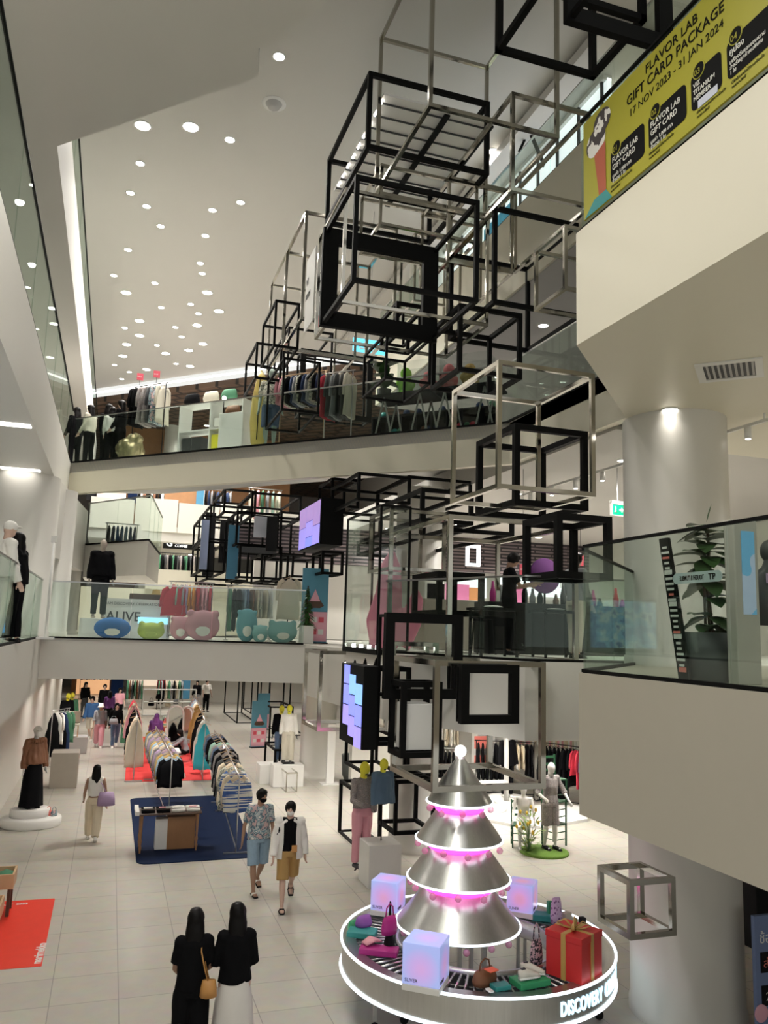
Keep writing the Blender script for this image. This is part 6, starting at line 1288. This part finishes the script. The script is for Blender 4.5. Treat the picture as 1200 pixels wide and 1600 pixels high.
# garments on these rails are turned partly to the front
up_rack('rack of rainbow coloured tops behind the pink cushions', 'on the rainbow rack behind the pink cushions', 268, 333, 908, 18.9, [('shirt', 'cloth_red'), ('shirt', 'cloth_mint'), ('shirt', 'cloth_grey'), ('shirt', 'cloth_lilac'), ('shirt', 'cloth_orange'), ('shirt', 'cloth_orange'), ('shirt', 'cloth_red'), ('shirt', 'cloth_pink'), ('shirt', 'cloth_pink'), ('coat', 'cloth_red')], hm='white')
up_rack('rack of dark and cream tops behind the blue cushions', 'on the rack behind the blue cushions', 357, 425, 914, 18.9, [('coat', 'cloth_green'), ('coat', 'cloth_black'), ('shirt', 'cloth_black'), ('shirt', 'denim_light'), ('shirt', 'denim'), ('coat', 'cloth_brown'), ('shirt', 'cloth_cream'), ('shirt', 'cloth_linen'), ('shirt', 'cloth_cream'), ('shirt', 'cloth_white')], hm='white')
p = at(271, 960, y=18.6); garment('shirt', 'cloth_red', (p.x, 18.65, at(271, 910, y=18.6).z), .1, 'red sweatshirt turned to the front at the left end of the rainbow rack', None, 1)
p = at(452, 950, y=18.8); t = thing('garment_stand', 'garment stand that holds the long beige coat beside the blue poster', 'stand', (p.x, 18.95, Z2)); zc_ = at(452, 898, y=18.8).z-Z2; MB().tube([(0, 0, 0), (0, 0, zc_)], .015, 8).build('pole', 'black', t); MB().cbox((0, 0, .015), .4, .3, .03).build('base', 'black', t)
garment('coat', 'cloth_cream', (p.x, 18.9, Z2+zc_), 0, 'long beige coat hanging front on beside the blue poster', None, 2)
p = at(491, 960, y=18.2); poster('tall blue and pink poster stand on the second level bridge', 0, 0, .62, at(491, 888, y=18.2).z-Z2, 0, loc=(p.x, 18.2), z=Z2)
p = at(478, 1000, y=17.9); t = thing('small_fir_tree', 'small dark green artificial fir in white pot left of the blue poster', 'plant', (p.x, 17.9, Z2)); MB().box(-.14, -.14, 0, .14, .14, .4).build('pot', 'white', t, .01); lv = MB()
for k in range(160): zz = random.uniform(.4, 1.25); a = random.uniform(0, 6.3); add_leaf(lv, (0, 0, zz), (math.cos(a), math.sin(a), -.3), .32*(1.35-zz), .03, .2)
lv.build('branches', 'leaf_mid', t); MB().tube([(0, 0, .4), (0, 0, 1.3)], .015, 6).build('trunk', 'wood_dark', t)
p = at(155, 930, y=18.3); mann('mannequin in black and white sporty jacket on a block left of the bridge', (p.x, 18.5, Z2+.42), 1.72, (.2, -1), ('jacket', 'cloth_black', .9), ('long', 'cloth_black'), skin='mannequin_mint' if 0 else 'mannequin_tan' if mat('mannequin_tan', (.42, .36, .30), .5) else '')
tag(MB().box(-.35, -.3, 0, .35, .3, .42).build('white_block', 'white', bevel=.01), 'white block under the mannequin in sporty jacket', 'block').location = (p.x, 18.5, Z2)
A, B = at(160, 934, y=19.2), at(205, 975, y=19.2); t = thing('celebration_sign', 'white sign with grey lettering above the dark blue cushion', 'sign', (A.x, 19.2, Z2)); zt = A.z-Z2; MB().box(0, 0, 0, 1.45, .05, zt).build('panel', 'white', t); text('lettering', 'SIAM DISCOVERY CELEBRATION', .085, 'charcoal', t, (.05, -.008, zt-.14), (PI/2, 0, 0)); text('lettering', 'ALIVE', .30, 'charcoal', t, (.1, -.008, zt-.5), (PI/2, 0, 0), bold=.004)
A = at(203, 927, y=19.6); tag(MB().box(0, 0, 0, .95, .3, A.z-Z2).build('brown_cabinet', 'wood_dark', bevel=.01), 'dark brown cabinet behind the yellow green cushion', 'cabinet').location = (A.x, 19.6, Z2)
p = at(246, 916, y=19.4); t = thing('straw_hat', 'straw sun hat on the brown cabinet beside the red sweatshirt', 'hat', (p.x, 19.75, at(203, 927, y=19.6).z)); MB().lathe([(0, .12), (.08, .11), (.10, .02), (.2, 0), (.2, -.008), (.1, .0)], n=24).build('hat', 'cloth_gold', t)
for xa, ya, xb_, yb, lab in ((140, 966, 160, 999, 'glowing blue light panel behind the dark blue cushion'), (216, 964, 262, 976, 'thin glowing blue light strip behind the yellow green cushion')):
    A = at(xa, ya, y=18.75); B = at(xb_, yb, y=18.75); o = tag(MB().box(0, 0, 0, B.x-A.x, .04, A.z-max(B.z, Z2+.0)).build('blue_light_panel', 'blue_glow' if mat('blue_glow', (.4, .75, 1), .4, emit=1.0, ecol=(.3, .7, 1)) else ''), lab, 'light panel'); o.location = (A.x, 18.75, max(B.z, Z2))
A = at(5, 925, y=16); 
t = thing('blue_video_wall', 'bright blue video wall low behind the left glass railing', 'screen', (-3.6, 16.2, Z2)); MB().box(0, 0, 0, 1.9, .1, 1.25).build('housing', 'black_steel', t); MB().box(.05, -.01, .1, 1.85, 0, 1.2).build('screen', 'video_blue' if ramp_mat('video_blue', [(0, (.05, .25, .6)), (.45, (.25, .65, 1)), (.55, (.75, .95, 1)), (.62, (.05, .2, .5))], 3, .3, emit=.55, detail=4) else '', t)
p = at(72, 960, y=17.0); t = thing('white_pole_stand', 'slim white pole sign between the left columns', 'stand', (at(78, 900, y=16).x, 16.2, Z2)); MB().tube([(0, 0, 0), (0, 0, 1.9)], .02, 8).build('pole', 'white', t); MB().cbox((0, 0, .02), .3, .3, .04).build('base', 'white', t); MB().cbox((0, 0, 1.86), .1, .06, .12).build('head', 'white', t)
# mezzanine beyond: dark clothes and green white sign
A = at(232, 862, y=27.8); B = at(305, 862, y=27.8); rack('long rack of dark clothes on the far mezzanine under the lit sign', 'on the far mezzanine under the lit sign', (A.x, 27.8), (B.x, 27.82), A.z-6.35, cyc([('shirt', 'cloth_black'), ('shirt', 'charcoal'), ('shirt', 'cloth_tweed'), ('shirt', 'cloth_black'), ('shirt', 'cloth_green')], 18), 'black', 'black', z=6.35)
p = at(264, 848, y=30.5); t = thing('lit_shop_sign', 'lit green and white shop sign over the far rack of dark clothes', 'sign', (p.x, 30.5, p.z)); MB().cbox((.45, .04, -.02), 1.3, .06, .38).build('board', 'black', t); text('lettering', 'G', .32, 'shop_white', t, (-.1, -.01, -.12), (PI/2, 0, 0), bold=.006); text('lettering', 'GREEN', .17, 'green_glow' if mat('green_glow', (.1, .8, .2), .4, emit=1.2, ecol=(.1, .9, .2), var=0) else '', t, (.22, -.01, .02), (PI/2, 0, 0), bold=.004); text('lettering', 'COFFEE', .13, 'shop_white', t, (.22, -.01, -.14), (PI/2, 0, 0), bold=.003)
MB().tube([(.45, .04, .17), (.45, .04, 7.55-p.z)], .01, 6).build('rod', 'black', t)
up_rack('rack of blue jackets on the small landing with the glass front', 'on the small landing with the glass front', 168, 215, 817, 22.6, [('coat', 'cloth_black'), ('coat', 'cloth_navy'), ('coat', 'cloth_blue'), ('coat', 'cloth_blue'), ('coat', 'denim_light'), ('coat', 'denim'), ('coat', 'cloth_navy')], z=6.6)
# far upper gallery shop behind the white parapet
for k, (xa, ya, xb_, yb, m_, lab) in enumerate([(136, 762, 152, 782, 'black', 'black shelf of the far gallery shop at its left end'), (152, 764, 196, 786, 'wall_glow', 'bright shelf wall of the far gallery shop'), (201, 760, 214, 786, 'rug_blue', 'navy blue panel in the far gallery shop'), (258, 760, 306, 788, 'wood_mid', 'brown wooden wall of the far gallery shop'), (308, 758, 318, 790, 'panel_teal', 'dull blue post of the far gallery shop')]):
    wallp('shop_wall', lab, xa, ya, xb_, yb, 36-k*.3, m_, 'wall')
up_rack('rack of dark clothes in the far gallery shop above the white parapet', 'in the far gallery shop above the white parapet', 216, 256, 766, 32, cyc([('shirt', 'cloth_black'), ('shirt', 'cloth_white'), ('shirt', 'cloth_brown'), ('shirt', 'cloth_black')], 10), z=8.1)
up_rack('second rack in the far gallery shop at the right above the parapet', 'at the right of the far gallery shop above the parapet', 320, 362, 764, 31.5, cyc([('shirt', 'cloth_black'), ('shirt', 'cloth_navy'), ('shirt', 'cloth_grey')], 9), z=8.1)
up_rack('rack of pale and pink dresses seen between the far black frames', 'between the far black frames under the bridge', 390, 440, 762, 27.5, [('coat', 'cloth_linen'), ('coat', 'cloth_pink'), ('coat', 'cloth_green'), ('coat', 'cloth_grey'), ('coat', 'cloth_mint'), ('coat', 'cloth_linen')], z=8.1)
# ---------------------------------------------------------------- third level bridge
E3 = lambda x: 21.7-(x+1.3)*1.006           # front edge of the bridge
def on3(cx, off): # point on the deck, off metres behind the edge, in line with a measured column
    Y = 20.0
    for _ in range(30): X = at(cx, 680, y=Y).x; Y = E3(X)+off*1.414
    return X, Y
def rack3(label, where, cx0, cx1, off, h, items, **k): A, B = on3(cx0, off), on3(cx1, off); return rack(label, where, A, B, h, items, z=Z3, **k)
rack3('rack with black printed shirts near the left end of the third level', 'on the rack near the left end of the third level', 206, 254, .5, 2.0, [('coat', 'cloth_black'), ('coat', 'cloth_black'), ('coat', 'cloth_tweed'), ('coat', 'cloth_tweed'), ('coat', 'charcoal'), ('coat', 'floral_shirt'), ('coat', 'cloth_linen')], m='black')
for cx, lab in ((212, 'small red tag on top of the black printed shirts rack, left one'), (238, 'small red tag on top of the black printed shirts rack, right one')):
    X, Y = on3(cx, .5); t = thing('red_rack_tag', lab, 'sign', (X, Y, Z3+2.02)); MB().tube([(0, 0, 0), (0, 0, .16)], .006, 5).build('stem', 'black', t); MB().cbox((0, 0, .24), .16, .02, .18).build('tag', 'poster_red', t); text('lettering', 'SALE', .05, 'white', t, (-.07, -.014, .22), (PI/2, 0, 0))
X, Y = on3(205, .4); tag(remesh(MB().ell((0, 0, .32), (.35, .28, .32), 14, 10).ell((.1, -.1, .6), (.2, .15, .15), 10, 8).build('gold_foil_bag', 'gold_foil' if mat('gold_foil', (.45, .38, .22), .3, .7, var=.5, scale=12) else ''), .04, .06, 12), 'crumpled gold and silver foil bag on the floor of the third level', 'bag').location = (X, Y, Z3)
rot3 = -PI/4
X, Y = on3(278, .55); t = shelf('white cube shelf unit with a yellow box on the third level', 0, 0, 1.9, 1.35, .45, 2, 2, z=Z3, y=Y); t.location = (X, Y, Z3); t.rotation_euler = (0, 0, rot3)
q = Matrix.Rotation(rot3, 3, 'Z')
for dx, dz, m_, sx, sz, lab in ((1.0, .04, 'cloth_yellow', .5, .52, 'yellow box in the lower part of the white cube shelf'), (.1, .04, 'charcoal', .6, .5, 'dark box in the lower left of the white cube shelf'), (1.05, .75, 'cloth_white', .45, .22, 'white folded cloth in the upper part of the cube shelf')):
    v = q @ Vector((dx, .05, 0)); tag(MB().box(0, 0, 0, sx, .35, sz).build('storage_box', m_, bevel=.015), lab, 'box').location = (X+v.x, Y+v.y, Z3+dz); C.objects[-1].rotation_euler = (0, 0, rot3)
for dx, m_, lab in ((.2, 'cloth_black', 'black bag on top of the white cube shelf'), (.8, 'cloth_linen', 'cream bag on top of the white cube shelf'), (1.35, 'cloth_green', 'dark green bag on top of the white cube shelf')):
    v = q @ Vector((dx, .2, 0)); softbag(lab, m_, (X+v.x, Y+v.y, Z3+1.45), .45, .2, .25, rot3, handle=False)
X, Y = on3(366, .5); tag(MB().box(-.35, 0, 0, .35, .4, 1.0).build('pale_counter', 'cloth_mint' if 0 else 'white', bevel=.01), 'pale counter block left of the surfboard', 'counter').location = (X-.1, Y, Z3); C.objects[-1].rotation_euler = (0, 0, rot3)
softbag('rolled brown clothing on the pale counter left of the surfboard', 'cloth_brown', (X-.05, Y+.1, Z3+1.0), .4, .2, .2, rot3, handle=False); o = downlight if 0 else None
t = thing('desk_lamp', 'small bright spot lamp standing on the pale counter', 'lamp', (X-.28, Y+.05, Z3+1.0)); MB().tube([(0, 0, 0), (0, 0, .3)], .01, 6).build('stem', 'black', t); MB().ell((0, -.03, .33), (.05, .05, .05), 12, 8).build('bulb', 'lamp', t)
X, Y = on3(403, .35); mb = MB(); t = thing('surfboard', 'pale yellow surfboard standing upright beside the mannequin in palm shirt', 'surfboard', (X, Y, Z3), rot3); mb.tube([(0, 0, .0), (0, 0, .2), (0, .02, .7), (0, .03, 1.3), (0, .02, 1.7), (0, 0, 1.92)], [(.1, .02), (.2, .03), (.27, .035), (.24, .03), (.14, .025), (.015, .01)], 16, flatdir=(1, 0, 0)); mb.build('board', 'surf_yellow' if mat('surf_yellow', (.62, .48, .14), .35, var=.15, scale=2) else '', t); MB().bar((-.01, -.035, .25), (-.01, -.02, 1.75), .015).build('stringer', 'black', t)
X, Y = on3(421, .35); mann('mint coloured mannequin in palm printed shirt and denim shorts beside the surfboard', (X, Y, Z3), 1.9, (-.3, -1), ('tee', 'palm_shirt', .9), ('shorts', 'denim'), skin='mannequin_mint', pose=dict(st0, lL=(6, 4), lR=(-5, 6)))
rack3('rack of dark shirts and pink dresses right of the palm shirt mannequin', 'on the rack right of the palm shirt mannequin', 436, 505, .5, 1.75, [('shirt', 'cloth_pink'), ('shirt', 'cloth_pink')]+cyc([('shirt', 'palm_shirt'), ('shirt', 'cloth_black'), ('shirt', 'cloth_navy'), ('shirt', 'cloth_grey')], 11), m='wood_light')
rack3('rack of long grey and red shirts at the middle of the third level', 'on the rack at the middle of the third level', 506, 548, .45, 1.65, [('coat', 'cloth_red'), ('coat', 'charcoal'), ('coat', 'cloth_grey'), ('coat', 'charcoal'), ('coat', 'charcoal'), ('coat', 'cloth_linen')], m='steel')
X, Y = on3(598, .7); t = thing('monstera_plant', 'big leafy dark plant on the table at the middle of the third level', 'plant', (X, Y, Z3+.95)); MB().lathe([(0, 0), (.12, 0), (.16, .25), (.14, .25), (0, .22)], n=20).build('pot', 'charcoal', t)
for k in range(26): lv = MB(); a = random.uniform(0, 6.3); add_leaf(lv, (0, 0, random.uniform(.25, .95)), (math.cos(a), math.sin(a), random.uniform(0, 1)), random.uniform(.3, .5), .12); lv.build('leaf', 'leaf_dark', t)
def trestle(label, cx0, cx1, off):
    A, B = Vector((*on3(cx0, off), 0)), Vector((*on3(cx1, off), 0)); L = (B-A).length; t = thing('trestle_table', label, 'table', (A.x, A.y, Z3+.01), math.atan2(B.y-A.y, B.x-A.x)); MB().box(0, -.1, .90, L, .7, .95).build('top', 'black', t)
    for x in (.25, L-.25):
        for y in (0, .6): MB().bar((x-.2, y, 0), (x, y, .9), .03).build('leg', 'steel', t); MB().bar((x+.2, y, 0), (x, y, .9), .03).build('leg', 'steel', t)
    return t
trestle('long black trestle table at the middle right of the third level', 582, 672, .35); trestle('second black trestle table with plush toys at the right of the third level', 676, 775, .35)
mat('plush_green', (.25, .62, .04), .9); mat('plush_pink', (.65, .20, .22), .9)
for cx, m_, lab, hh, off in ((632, 'plush_green', 'bright green plush toy in a clear case above the trestle tables', .62, .55), (668, 'plush_pink', 'pink plush toy next to the green one', .5, .6), (700, 'plush_pink', 'pink and white plush toy right of the middle one', .6, .6), (733, 'cloth_gold', 'yellow and pink plush toy at the right end of the row', .55, .6)):
    X, Y = on3(cx, off); t = thing('plush_toy', lab, 'plush toy', (X, Y, Z3+.95)); mb = MB(); mb.ell((0, 0, hh*.32), (.17, .13, hh*.32), 14, 10); mb.ell((0, 0, hh*.78), (.13, .11, hh*.24), 14, 10)
    for s in (-1, 1): mb.ell((s*.15, 0, hh*.45), (.07, .06, .1), 10, 8); mb.ell((s*.09, -.06, hh*.06), (.07, .09, .06), 10, 8)
    remesh(mb.build('body', m_, t), .02, .008, 20)
for k, (c0, c1_) in enumerate(((618, 680), (684, 760))):
    A, B = Vector((*on3(c0, .4), 0)), Vector((*on3(c1_, .4), 0)); L = (B-A).length; t = thing('clear_case', ('left' if k == 0 else 'right')+' clear case with plush toys on the trestle tables', 'display case', (A.x, A.y, Z3+.95), math.atan2(B.y-A.y, B.x-A.x))
    for (x0, y0, x1, y1) in ((0, 0, L, .01), (0, .5, L, .51), (0, 0, .01, .5), (L-.01, 0, L, .5)): MB().box(x0, y0, 0, x1, y1, .72).build('pane', 'clear_acrylic', t)
# dark shelving filling the back of the bridge under the tables
X, Y = on3(580, 1.6); X2, Y2 = on3(770, 1.6); A = Vector((X, Y, 0)); B = Vector((X2, Y2, 0)); L = (B-A).length; 
t = thing('dark_low_shelving', 'dark low shelving with many small goods behind the trestle tables', 'shelf', (X, Y, Z3), math.atan2(Y2-Y, X2-X)); cells([0]+sum([[.04+i*(L/8), (i+1)*(L/8)] for i in range(8)], []), [0, .4, .42], [0, .04, .42, .46, .84, .88], lambda i, j, k: i % 2 == 0 or k % 2 == 0 or j == 1).build('carcass', 'black', t)
for i in range(20): 
    m_ = random.choice(['cloth_green', 'cloth_red', 'teal', 'cloth_white', 'cloth_brown', 'cloth_navy']); MB().ell((L*(i+.5)/20, .18, .52+.42*(i % 2)-.42*(i % 3 == 0)+.0), (.09, .09, .09), 10, 6).build('shelf_goods', m_, t)
# top level: bright shop window, blue poster, dark frames
t = thing('bright_shop_window', 'bright white shop window with dark posts on the top level', 'shop window', (8.2, 12, Z4))
MB().box(.05, 0, 0, .15, 9.2, 2.35).build('light_wall', 'shop_white', t)
for k in range(12): MB().bar((0, .1+k*.82, 0), (0, .1+k*.82, 2.35), .05).build('post', 'black', t)
MB().box(-.03, 0, 2.3, .16, 9.2, 2.4).build('header', 'white', t)
A = at(790, 340, x=7.5); tag(MB().box(0, 0, 0, .05, 1.5, .95).build('blue_poster_board', 'poster_cyan' if mat('poster_cyan', (.01, .36, .65), .5, emit=.15) else '', bevel=.01), 'bright blue board leaning behind the glass of the top level', 'board').location = (7.5, A.y-.4, Z4)
p = at(578, 541, y=19); t = thing('cyan_lit_sign', 'small cyan lit sign seen through the frames above the bridge', 'sign', p); MB().cbox((0, .03, 0), .9, .05, .35).build('board', 'cyan_glow' if mat('cyan_glow', (.1, .6, .8), .4, emit=.9, ecol=(.15, .7, .95)) else '', t); MB().tube([(0, .03, .17), (0, .03, 15.6-p.z)], .008, 5).build('rod', 'steel', t); text('lettering', 'LIVE', .26, 'white', t, (-.3, -.002, -.1), (PI/2, 0, 0), bold=.004)
# light tracks over the left gallery soffit and its panels
for k, (cx, cy) in enumerate(((8, 662), (32, 733))):
    p = at(cx, cy, z=Z3-1.15); tag(MB().cbox((0, 0, -.005), .7, .22, .012).build('panel_light', 'lamp_soft'), ('upper' if k == 0 else 'lower')+' rectangular light panel in the left soffit', 'light panel').location = (p.x, p.y, Z3-1.15)
# track spots of the second level right
tr = thing('lighting_track', 'white lighting track with spots behind the column on the second level', 'lighting track', (7.9, 8.0, 7.45)); MB().box(0, 0, 0, .04, 7, .04).build('rail', 'white', tr)
for k in range(8): s_ = MB().tube([(.02, .4+k*.85, 0), (.02, .4+k*.85, -.16)], .045, 10).build('spot', 'white', tr); MB().lathe([(0, -.165), (.035, -.165)], (.02, .4+k*.85, 0), 12).build('lens', 'lamp', s_)
MB().bar((.02, .1, .04), (.02, .1, .12), .02).build('hanger', 'white', tr)
# ---------------------------------------------------------------- lamps of the building, and added fill lamps over the near void
dl_mb = MB(); dl_mb.lathe([(.0, -.012), (.085, -.012)], n=16)
DISC = dl_mb.mesh('lens', 'lamp'); rim_mb = MB(); rim_mb.lathe([(.085, -.014), (.105, -.014), (.105, 0)], n=16); RIM = rim_mb.mesh('rim', 'white')
def downlight(p, label, group, s=1.0, power=0, spot=2.2, col=(1, .95, .88)):
    t = thing('downlight', label, 'downlight', p, group=group); t.scale = (s, s, 1)
    for n_, me in (('lens', DISC), ('rim', RIM)):
        o = bpy.data.objects.new(n_, me); C.objects.link(o); o.parent = t
    if power: light('SPOT', (p[0], p[1], p[2]-.03), power, col, .09*s, (p[0], p[1], 0), spot)
# main ceiling, x y size measured where each one sits
DL = [(223, 196, 1.7), (298, 198, 1.7), (359, 218, 1.1), (219, 255, 1), (204, 301, 1), (229, 322, 1), (376, 316, 1), (332, 328, 1), (251, 353, 1), (321, 368, 1), (200, 390, 1), (313, 411, 1),
      (316, 427, 1), (178, 430, 1), (242, 442, 1), (197, 457, 1.6), (324, 457, 1.6), (298, 475, 1), (252, 480, 1), (342, 486, 1.6), (310, 490, 1), (218, 501, 1.6), (308, 508, 1.6),
      (195, 512, 1), (274, 511, 1), (218, 524, 1.6), (284, 526, 1), (198, 538, 1.6), (317, 537, 1.6), (245, 539, 1), (295, 547, 1.6), (259, 552, 1.6), (192, 556, 1.6), (179, 570, 1),
      (275, 568, 1), (229, 577, 1.6), (297, 572, 1.6), (202, 581, 1), (190, 592, 1), (436, 88, 1.1), (770, 236, 1.1)]
for i, (x, y, s) in enumerate(DL):
    p = at(x, y, z=15.6)
    big = s > 1.3
    downlight((p.x, p.y, 15.6), 'larger round downlight in the white main ceiling' if big else 'small round downlight in the white main ceiling',
              'larger downlights of the main ceiling' if big else 'small downlights of the main ceiling', s*1.15, 800 if i % 2 == 0 else 0, 2.4)
det = thing('smoke_detector', 'round grey detector set in the white main ceiling', 'detector', at(428, 162, z=15.6))
MB().lathe([(0, -.10), (.12, -.10), (.16, -.02), (.2, 0)], n=20).build('housing', 'grey_paint', det)
MB().lathe([(.13, -.012), (.26, -.012), (.26, 0)], n=20).build('rim', 'white', det)
for x, y in ((1047, 640), (1079, 643)):
    p = at(x, y, z=7.57); downlight(p, 'one of two round downlights in the white soffit above the thick column', 'paired soffit downlights', 1.2, 45)
def soff_lights(pts, z, label, group, s, power, spot=2.4):
    for x, y in pts: downlight((x, y, z), label, group, s, power, spot)
soff_lights([(4.5, 18.5), (1.0, 19.5), (1.0, 22.5), (4.5, 22), (8, 20), (7.5, 14.5), (9.5, 15.5), (10, 11.8), (-1.6, 14), (-1.6, 19), (12, 16), (9.5, 18.5), (11, 13.5), (8.5, 17), (6.8, 12.4), (7.6, 20.6), (9.4, 20), (11, 17.6)], Z2-.8, 'round downlight in the soffit over the ground floor', 'soffit downlights over the ground floor', 1.2, 260)
soff_lights([(x_, y_) for y_ in (27, 32, 38, 45, 52) for x_ in (-.5, 3, 7, 11)], 3.5, 'round downlight in the far ceiling of the ground floor', 'far ground floor downlights', 1.2, 330)
soff_lights([(10, 8), (13, 8), (8, 5)], 7.57, 'round downlight in the ceiling over the second level', 'second level downlights', 1.2, 120)
soff_lights([(8.5, 12), (8.5, 16), (11, 13), (12, 19), (9.5, 21.5), (8, 23.5), (13, 23)], 7.75, 'round downlight in the white ceiling behind the thick column', 'second level rear downlights', 1.2, 330)
soff_lights([(-3, 15), (-3, 19), (-3.5, 10), (-2.2, 7), (-3, 23)], Z3-1.15, 'round downlight in the left soffit', 'left soffit downlights', 1.2, 100)
soff_lights([(0.5, 33), (3, 35), (5, 33), (7, 36)], 7.55, 'round downlight under the far gallery', 'far gallery soffit downlights', 1.2, 120)
soff_lights([(8.5, 14), (9.5, 18), (11, 15), (8.3, 12.2), (12, 19)], 15.3, 'round downlight above the top level', 'top level downlights', 1.4, 260)
soff_lights([(8.3, 14.5), (9, 18), (11, 16), (9.5, 12)], 11.17, 'round downlight under the top level', 'downlights under the top level', 1.2, 30)
soff_lights([(0, 46), (4, 42), (8, 38), (2, 50), (6, 46)], 15.0, 'round downlight in the dark boarded ceiling', 'boarded ceiling downlights', 1.6, 300)
soff_lights([(.3, 6.2), (-.4, 4.2), (1.2, 5.0), (-3, 5.5)], 11.62, 'added unseen downlight in the top soffit that brightens the floor of the void', 'added fill downlights over the near void', 1.4, 330, 2.6)  # extra lamps added out of view to brighten the near floor
